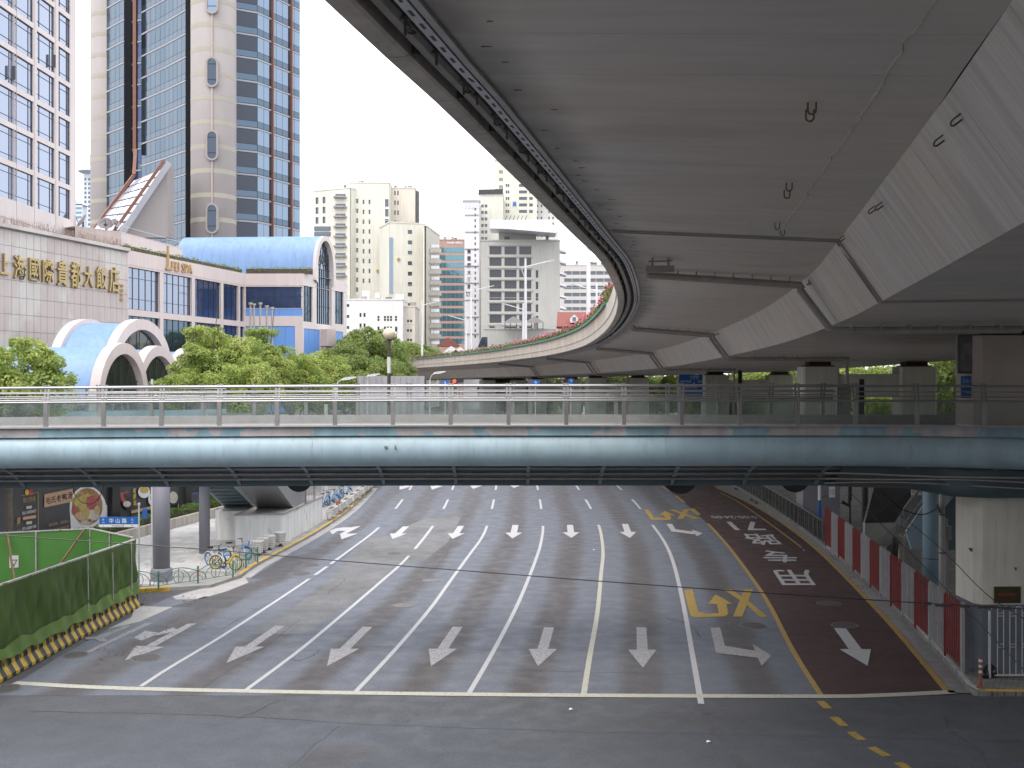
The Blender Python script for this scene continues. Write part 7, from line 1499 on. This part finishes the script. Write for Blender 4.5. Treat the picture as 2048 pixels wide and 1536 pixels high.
for i in range(3): q = MB(); q.box((XX(158, d), d - 3.05, ZZ(418 + i * 9, d)), (5.2, .1, 1.0)); q.build('window', 'glass_teal', t)
# ================================================================ lamp posts on the viaduct, flowers, trees
def pole_light(d, side, top_y=None, h=9.6, label='', o=-.72):
    s = S_of(d); p, t, n = VS(s); b_ = p + n * o + Vector((0, 0, .9)); r = thing('viaduct_lamp', label, 'street lamp', b_, 'white lamp posts along the viaduct'); k = n if side > 0 else -n
    q = MB(); q.lathe([(.16, 0), (.15, h * .5), (.10, h)], b_, 10); q.build('pole', 'pole_white', r); q = MB(); q.bar(b_ - k * .5 + Vector((0, 0, h - 1.0)), b_ + k * 2.6 + Vector((0, 0, h - .2)), .12, .1); q.bar(b_ + Vector((0, 0, h - 2.2)), b_ - k * .45 + Vector((0, 0, h - 1.1)), .06, .06); q.build('arm', 'pole_white', r)
    q = MB(); q.bar(b_ + k * 2.2 + Vector((0, 0, h - .34)), b_ + k * 3.1 + Vector((0, 0, h - .1)), .3, .1); q.build('lamp_head', 'sign_grey', r)
for d, lb in ((76, 'white viaduct lamp post nearest the overhead deck edge'), (110, 'white viaduct lamp post in front of the grey tiled block'), (138, 'white viaduct lamp post in front of the lilac hotel slab'), (162, 'white viaduct lamp post in front of the cream ribbon block')): pole_light(d, 1, label=lb)
for d, lb in ((118, 'thin lamp post on the far parapet before the pavilions'), (146, 'thin lamp post on the far parapet by the hotel slab'), (170, 'thin lamp post on the far parapet near the temple roof')): pole_light(d, -1, label=lb, h=8.0, o=9.5)
# flower trough along the parapet
mat('trough', (.10, .22, .17), .6, var=.2, scale=3); mat('flower_pink', (.62, .10, .24), .7, var=.3, scale=2); mat('flower_leaf', (.10, .13, .035), .8, var=.4, scale=1.5)
tr_ = thing('flower_trough', 'long green trough of pink flowers along the viaduct parapet', 'flower bed', VP(S_of(70), -.8, 1.4)); s = S_of(58); SE = S_of(178)
while s < SE:
    q = MB(); q.bar(VP(s, -.9, 1.42), VP(s + 1.1, -.9, 1.42), .25, .16); q.build('trough', 'trough', tr_); s += 1.15
rf_ = random.Random(5); ql, qf = MB(), MB()
def card(q, p, s): 
    a = Vector((rf_.gauss(0, 1), rf_.gauss(0, 1), rf_.gauss(0, 1))).normalized(); b_ = a.cross(Vector((rf_.gauss(0, 1), rf_.gauss(0, 1), rf_.gauss(0, 1)))).normalized(); q.add([p - a * s, p + b_ * s * .6, p + a * s, p - b_ * s * .6], [(0, 1, 2, 3)])
s = S_of(52)
while s < SE:
    k = 22 if s < S_of(110) else 15
    for _ in range(k): card(ql, VP(s + rf_.random() * .3, -.8 + rf_.gauss(0, .16), 1.5 + abs(rf_.gauss(.18, .15))), .09)
    for _ in range(6 if s < S_of(115) else 2): card(qf, VP(s + rf_.random() * .3, -.85 + rf_.gauss(0, .16), 1.62 + abs(rf_.gauss(.2, .15))), .075)
    s += .3
struct(ql.build('leaves', 'flower_leaf', tr_), 'stuff'); struct(qf.build('blossom', 'flower_pink', tr_), 'stuff')
# ---- trees
def leaf_mat(name, a, b, c):
    m, n, l, bs = _nodes(name); g = n.new('ShaderNodeNewGeometry'); t = n.new('ShaderNodeTexNoise'); t.inputs['Scale'].default_value = .55; t.inputs['Detail'].default_value = 4; l.new(g.outputs['Position'], t.inputs['Vector'])
    r = n.new('ShaderNodeValToRGB'); r.color_ramp.elements[0].position = .32; r.color_ramp.elements[0].color = c4(a); r.color_ramp.elements[1].position = .68; r.color_ramp.elements[1].color = c4(c); e = r.color_ramp.elements.new(.5); e.color = c4(b); l.new(t.outputs['Fac'], r.inputs[0])
    rn = n.new('ShaderNodeMapRange'); rn.inputs[3].default_value = .7; rn.inputs[4].default_value = 1.3; l.new(g.outputs['Random Per Island'], rn.inputs[0]); ml = n.new('ShaderNodeMixRGB'); ml.blend_type = 'MULTIPLY'; ml.inputs[0].default_value = 1; l.new(r.outputs[0], ml.inputs[1]); l.new(rn.outputs[0], ml.inputs[2])
    bs.inputs['Roughness'].default_value = .6; l.new(ml.outputs[0], bs.inputs['Base Color']); tl = n.new('ShaderNodeBsdfTranslucent'); l.new(ml.outputs[0], tl.inputs[0]); mx = n.new('ShaderNodeMixShader'); mx.inputs[0].default_value = .45; l.new(bs.outputs[0], mx.inputs[1]); l.new(tl.outputs[0], mx.inputs[2]); l.new(mx.outputs[0], n['Material Output'].inputs[0]); MATS[name] = m
leaf_mat('leaf_fresh', (.20, .28, .06), (.33, .41, .105), (.46, .51, .16)); leaf_mat('leaf_deep', (.14, .21, .06), (.23, .30, .085), (.33, .39, .12)); leaf_mat('leaf_hedge', (.06, .12, .03), (.11, .18, .045), (.17, .25, .06)); mat('bark', (.09, .075, .06), .9, var=.3, scale=4, bump=.3)
mat('twig_dry', (.40, .32, .28), .9, var=.3, scale=3)
def crown_mesh(seed, rx, rz, nb, per, ls, leafm, pointy=0.):
    rn = random.Random(seed); q = MB(); blobs = []
    while len(blobs) < nb:
        p = Vector((rn.uniform(-1, 1), rn.uniform(-1, 1), rn.uniform(-1, 1)))
        if .25 < p.length < 1 and (p.x ** 2 + p.y ** 2) ** .5 < 1 - max(0, p.z) * pointy: blobs.append((Vector((p.x * rx * .82, p.y * rx * .82, p.z * rz * .85)), rn.uniform(.22, .38) * rx))
    for _ in range(16):
        d = Vector((rn.gauss(0, 1), rn.gauss(0, 1), rn.gauss(.5, .8))).normalized(); blobs.append((Vector((d.x * rx, d.y * rx, d.z * rz)) * rn.uniform(.86, 1.0), rn.uniform(.10, .19) * rx))
    for c, r in blobs:
        for _ in range(per if r > .2 * rx else per // 3):
            d = Vector((rn.gauss(0, 1), rn.gauss(0, 1), rn.gauss(.25, 1))).normalized(); p = c + Vector((d.x * r, d.y * r, d.z * r * .72)) * rn.uniform(.72, 1.08)
            nrm = (d + Vector((rn.gauss(0, .55), rn.gauss(0, .55), rn.gauss(.2, .55)))).normalized(); a = nrm.cross(Vector((rn.gauss(0, 1), rn.gauss(0, 1), rn.gauss(0, 1)))).normalized(); b_ = nrm.cross(a); s = ls * rn.uniform(.7, 1.3); q.add([p - a * s, p - b_ * s * .5 + nrm * s * .1, p + a * s, p + b_ * s * .5 + nrm * s * .1], [(0, 1, 2, 3)])
    return q.mesh('crown', leafm), blobs
def trunk_mesh(seed, zc, rx, blobs, r0):
    rn = random.Random(seed); q = MB(); q.tube(smoothline([(0, 0, 0), (rn.uniform(-.15, .15), rn.uniform(-.15, .15), zc * .4), (rn.uniform(-.3, .3), rn.uniform(-.3, .3), zc * .75), (0, 0, zc)], 3), [r0 * (1 - .055 * i) for i in range(10)], 8)
    for c, r in rn.sample(blobs, min(9, len(blobs))): s = Vector((0, 0, zc * rn.uniform(.5, .85))); e = c + Vector((0, 0, zc)); q.tube(smoothline([s, s.lerp(e, .5) + Vector((0, 0, rn.uniform(-.3, .3))), e], 3), [r0 * .4 * (1 - .12 * i) for i in range(7)], 5)
    return q.mesh('trunk', 'bark')
KIND = {}
for nm, sd, rx, rz, nb, per, ls, lm, pt in (('a', 1, 3.0, 3.1, 46, 440, .105, 'leaf_fresh', .2), ('b', 2, 2.6, 3.4, 42, 440, .105, 'leaf_fresh', .35), ('c', 3, 3.2, 2.7, 48, 440, .105, 'leaf_fresh', .1), ('d', 4, 3.6, 3.4, 52, 380, .135, 'leaf_deep', .1), ('e', 5, 3.4, 3.0, 48, 380, .135, 'leaf_deep', .2)):
    me, bl_ = crown_mesh(sd, rx, rz, nb, per, ls, lm, pt); KIND[nm] = (me, trunk_mesh(sd + 20, 6.0, rx, bl_, .19), rz)
def tree(kind, px, d, ytop, scale, rot, label, group, name='camphor_tree', base=None):
    me, tk, rz = KIND[kind]; x = XX(px, d); zt = ZZ(ytop, d); zc = zt - rz * scale * .98; t = thing(name, label, 'tree', (x, d, 0), group)
    c = inst('crown', me, t, (x, d, zc), rot, scale=(scale, scale, scale)); k = inst('trunk', tk, t, (x, d, 0), rot, scale=(scale, scale, zc / 6.0)); return t
g1 = 'street trees left of the road'
for i, a in enumerate((('a', 22, 47, 670, .92, .3, 'bright green street tree at the left edge of the picture'), ('b', -20, 50, 690, 1.0, 1.2, 'bright green tree cut by the left picture edge'), ('b', 405, 72, 650, 1.0, .4, 'bushy street tree in front of the third white arch'), ('a', 470, 74, 665, .9, 2.2, 'bright street tree right of the white arches'), ('b', 522, 80, 654, .95, 1.0, 'bright street tree with a pointed top before the flagpoles'), ('c', 585, 84, 694, .95, 2.9, 'bright low street tree before the blue panels'),
                ('a', 640, 90, 700, .92, 4.0, 'yellow-green street tree left of the metal wall'), ('c', 365, 70, 735, .62, 5.0, 'small lower tree right of the white arches'), ('c', 480, 70, 712, .85, 5.6, 'low leafy tree behind the footbridge rail'))): tree(*a, g1)
g2 = 'darker trees behind the metal wall'
for a in (('d', 690, 118, 684, 1.0, .2, 'dark green tree left of the globe lamp, lower one'), ('d', 738, 125, 656, 1.2, 1.4, 'dark green tallest tree behind the globe lamp'), ('e', 782, 128, 678, 1.05, 2.7, 'dark green tree just right of the globe lamp'), ('e', 655, 132, 690, 1.0, 3.6, 'dark green tree in front of the blue panels'), ('d', 712, 106, 712, .9, 5.0, 'rounded dark tree above the metal wall'), ('e', 762, 110, 712, .85, .9, 'rounded dark tree at the right of the metal wall'), ('d', 812, 215, 684, 1.5, 4.4, 'pale distant tree above the viaduct end'), ('e', 845, 225, 690, 1.4, 1.9, 'distant tree at the start of the viaduct flowers')): tree(*a, g2)
g3 = 'trees beyond the viaduct'
rt = random.Random(9); cnt = 0
for px, d, yt, sc in ((1010, 175, 742, 1.3), (1080, 180, 746, 1.3), (1160, 170, 745, 1.3), (1235, 160, 741, 1.3), (1310, 150, 742, 1.2), (1375, 140, 738, 1.25), (1440, 132, 736, 1.25), (1500, 128, 730, 1.25), (1560, 122, 728, 1.3), (1600, 118, 716, 1.3), (1680, 112, 722, 1.3), (1750, 108, 716, 1.3), (1830, 104, 716, 1.3), (1905, 98, 712, 1.3), (1985, 94, 710, 1.3), (2070, 90, 705, 1.3), (1640, 95, 775, 1.0), (1790, 90, 778, 1.0), (1480, 112, 772, 1.0)):
    cnt += 1; k = 'de'[cnt % 2] if cnt % 3 else 'c'; nn = ['first', 'second', 'third', 'fourth', 'fifth', 'sixth', 'seventh', 'eighth', 'ninth', 'tenth', 'eleventh', 'twelfth', 'thirteenth', 'fourteenth', 'fifteenth', 'sixteenth'][cnt - 1] if cnt <= 16 else None
    tree(k, px, d, yt, sc, rt.uniform(0, 6), ('tree seen under the viaduct, %s from the left of the far row' % nn) if nn else 'low tree before the far row, %s' % {17: 'right of the wide pier', 18: 'beside the right pier pair', 19: 'between the blue sign and the piers'}[cnt], g3, 'street_tree')
# unseen trees added right of the viaduct to block light from that side
for ti, (x, d, zt, sc) in enumerate(((34, 58, 13, 1.7), (36, 70, 13, 1.7), (33, 46, 12, 1.6), (34, 36, 9.5, 1.1), (35, 26, 9.5, 1.1), (35, 15, 9.5, 1.1), (36, 4, 9.5, 1.1), (37, 82, 13, 1.7), (38, -8, 13, 1.7))):
    me, tk, rz = KIND['d']; t = thing('street_tree', 'unseen tree added to block light right of the viaduct, %s of its line' % ['third farthest', 'second farthest', 'fourth farthest', 'fifth farthest', 'fourth nearest', 'third nearest', 'second nearest', 'farthest', 'nearest'][ti], 'tree', (x, d, 0), 'unseen trees added to cut light from the right'); zc = zt - rz * sc; inst('crown', me, t, (x, d, zc), rt.uniform(0, 6), scale=(sc, sc, sc)); inst('trunk', tk, t, (x, d, 0), 0, scale=(sc, sc, zc / 6))
# hedges
def hedge(name, F, u0, u1, w, z0, z1, o, m_, label, ls=.055, dens=260):
    rn = random.Random(int(u1 * 7)); q = MB(); n = int((u1 - u0) * dens)
    for _ in range(n):
        u = rn.uniform(u0, u1); zz = lerp(z0, z1 + .08 * math.sin(u * 2.1), rn.random() ** .6); oo = o + rn.uniform(-w / 2, w / 2); card2 = F.P(u, zz, oo); a = Vector((rn.gauss(0, 1), rn.gauss(0, 1), rn.gauss(0, 1))).normalized(); b_ = a.cross(Vector((rn.gauss(0, 1), rn.gauss(0, 1), rn.gauss(0, 1)))).normalized(); s = ls * rn.uniform(.7, 1.4); q.add([card2 - a * s, card2 + b_ * s * .6, card2 + a * s, card2 - b_ * s * .6], [(0, 1, 2, 3)])
    t = thing(name, label, 'hedge', F.P((u0 + u1) / 2, z0, o)); struct(q.build('leaves', m_, t), 'stuff'); q = MB(); q.bar(F.P(u0, (z0 + z1) / 2 - .1, o), F.P(u1, (z0 + z1) / 2 - .1, o), w * .6, z1 - z0 - .15); q.build('twigs', 'soil', t)
hedge('clipped_hedge', wf, 0, wf.L, .95, .5, 1.12, -.85, 'leaf_hedge', 'clipped green hedge above the beige planter wall', .06, 420)
# rooftop planting
hedge('roof_hedge', SF, 0, SF.L, .6, ZT + .02, ZT + .6, -.6, 'leaf_deep', 'sparse hedge on the pink wing roof edge', .09, 45); hedge('roof_hedge', SG, 0, SG.L + 1, .6, ZT + .02, ZT + .75, -.6, 'leaf_deep', 'roof hedge in front of the blue vault', .09, 60)
rn = random.Random(4); q = MB()
for _ in range(240):
    u = rn.uniform(0, MF.L); p = MF.P(u, zt + .15 if False else 21.15, -.5 + rn.gauss(0, .15)); h = rn.uniform(.5, 1.1)
    for _k in range(3): e = p + Vector((rn.gauss(0, .22), rn.gauss(0, .22), h * rn.uniform(.7, 1))); q.tube([p, p.lerp(e, .5) + Vector((rn.gauss(0, .05), 0, 0)), e], .009, 3, caps=False)
t = thing('dry_shrubs', 'bare brown shrubs along the top of the marble wall', 'shrubs', MF.P(9, 21.1, -.5)); struct(q.build('twigs', 'twig_dry', t), 'stuff')
# ---- unseen blocks added round the photographer to cut low sky light
for lb, x0, x1, y0, y1, hgt in (('unseen pale block added to cut sky light left of the photographer', -75, -41, -80, 58, 26), ('unseen pale block added to cut sky light behind the photographer', -60, 70, -85, -60, 32), ('unseen pale block added to cut sky light right of the viaduct', 52, 75, -60, 88, 13)):
    t = thing('light_blocker', lb, 'building', ((x0 + x1) / 2, (y0 + y1) / 2, 0)); q = MB(); q.box(((x0 + x1) / 2, (y0 + y1) / 2, hgt / 2), (x1 - x0, y1 - y0, hgt)); q.build('wall', 'beige_far', t)
    for k in range(1, int(hgt / 3.4)): q = MB(); q.box(((x0 + x1) / 2, (y0 + y1) / 2, k * 3.4 + 1), (x1 - x0 + .1, y1 - y0 + .1, 1.5)); q.build('window_band', 'glass_far', t)
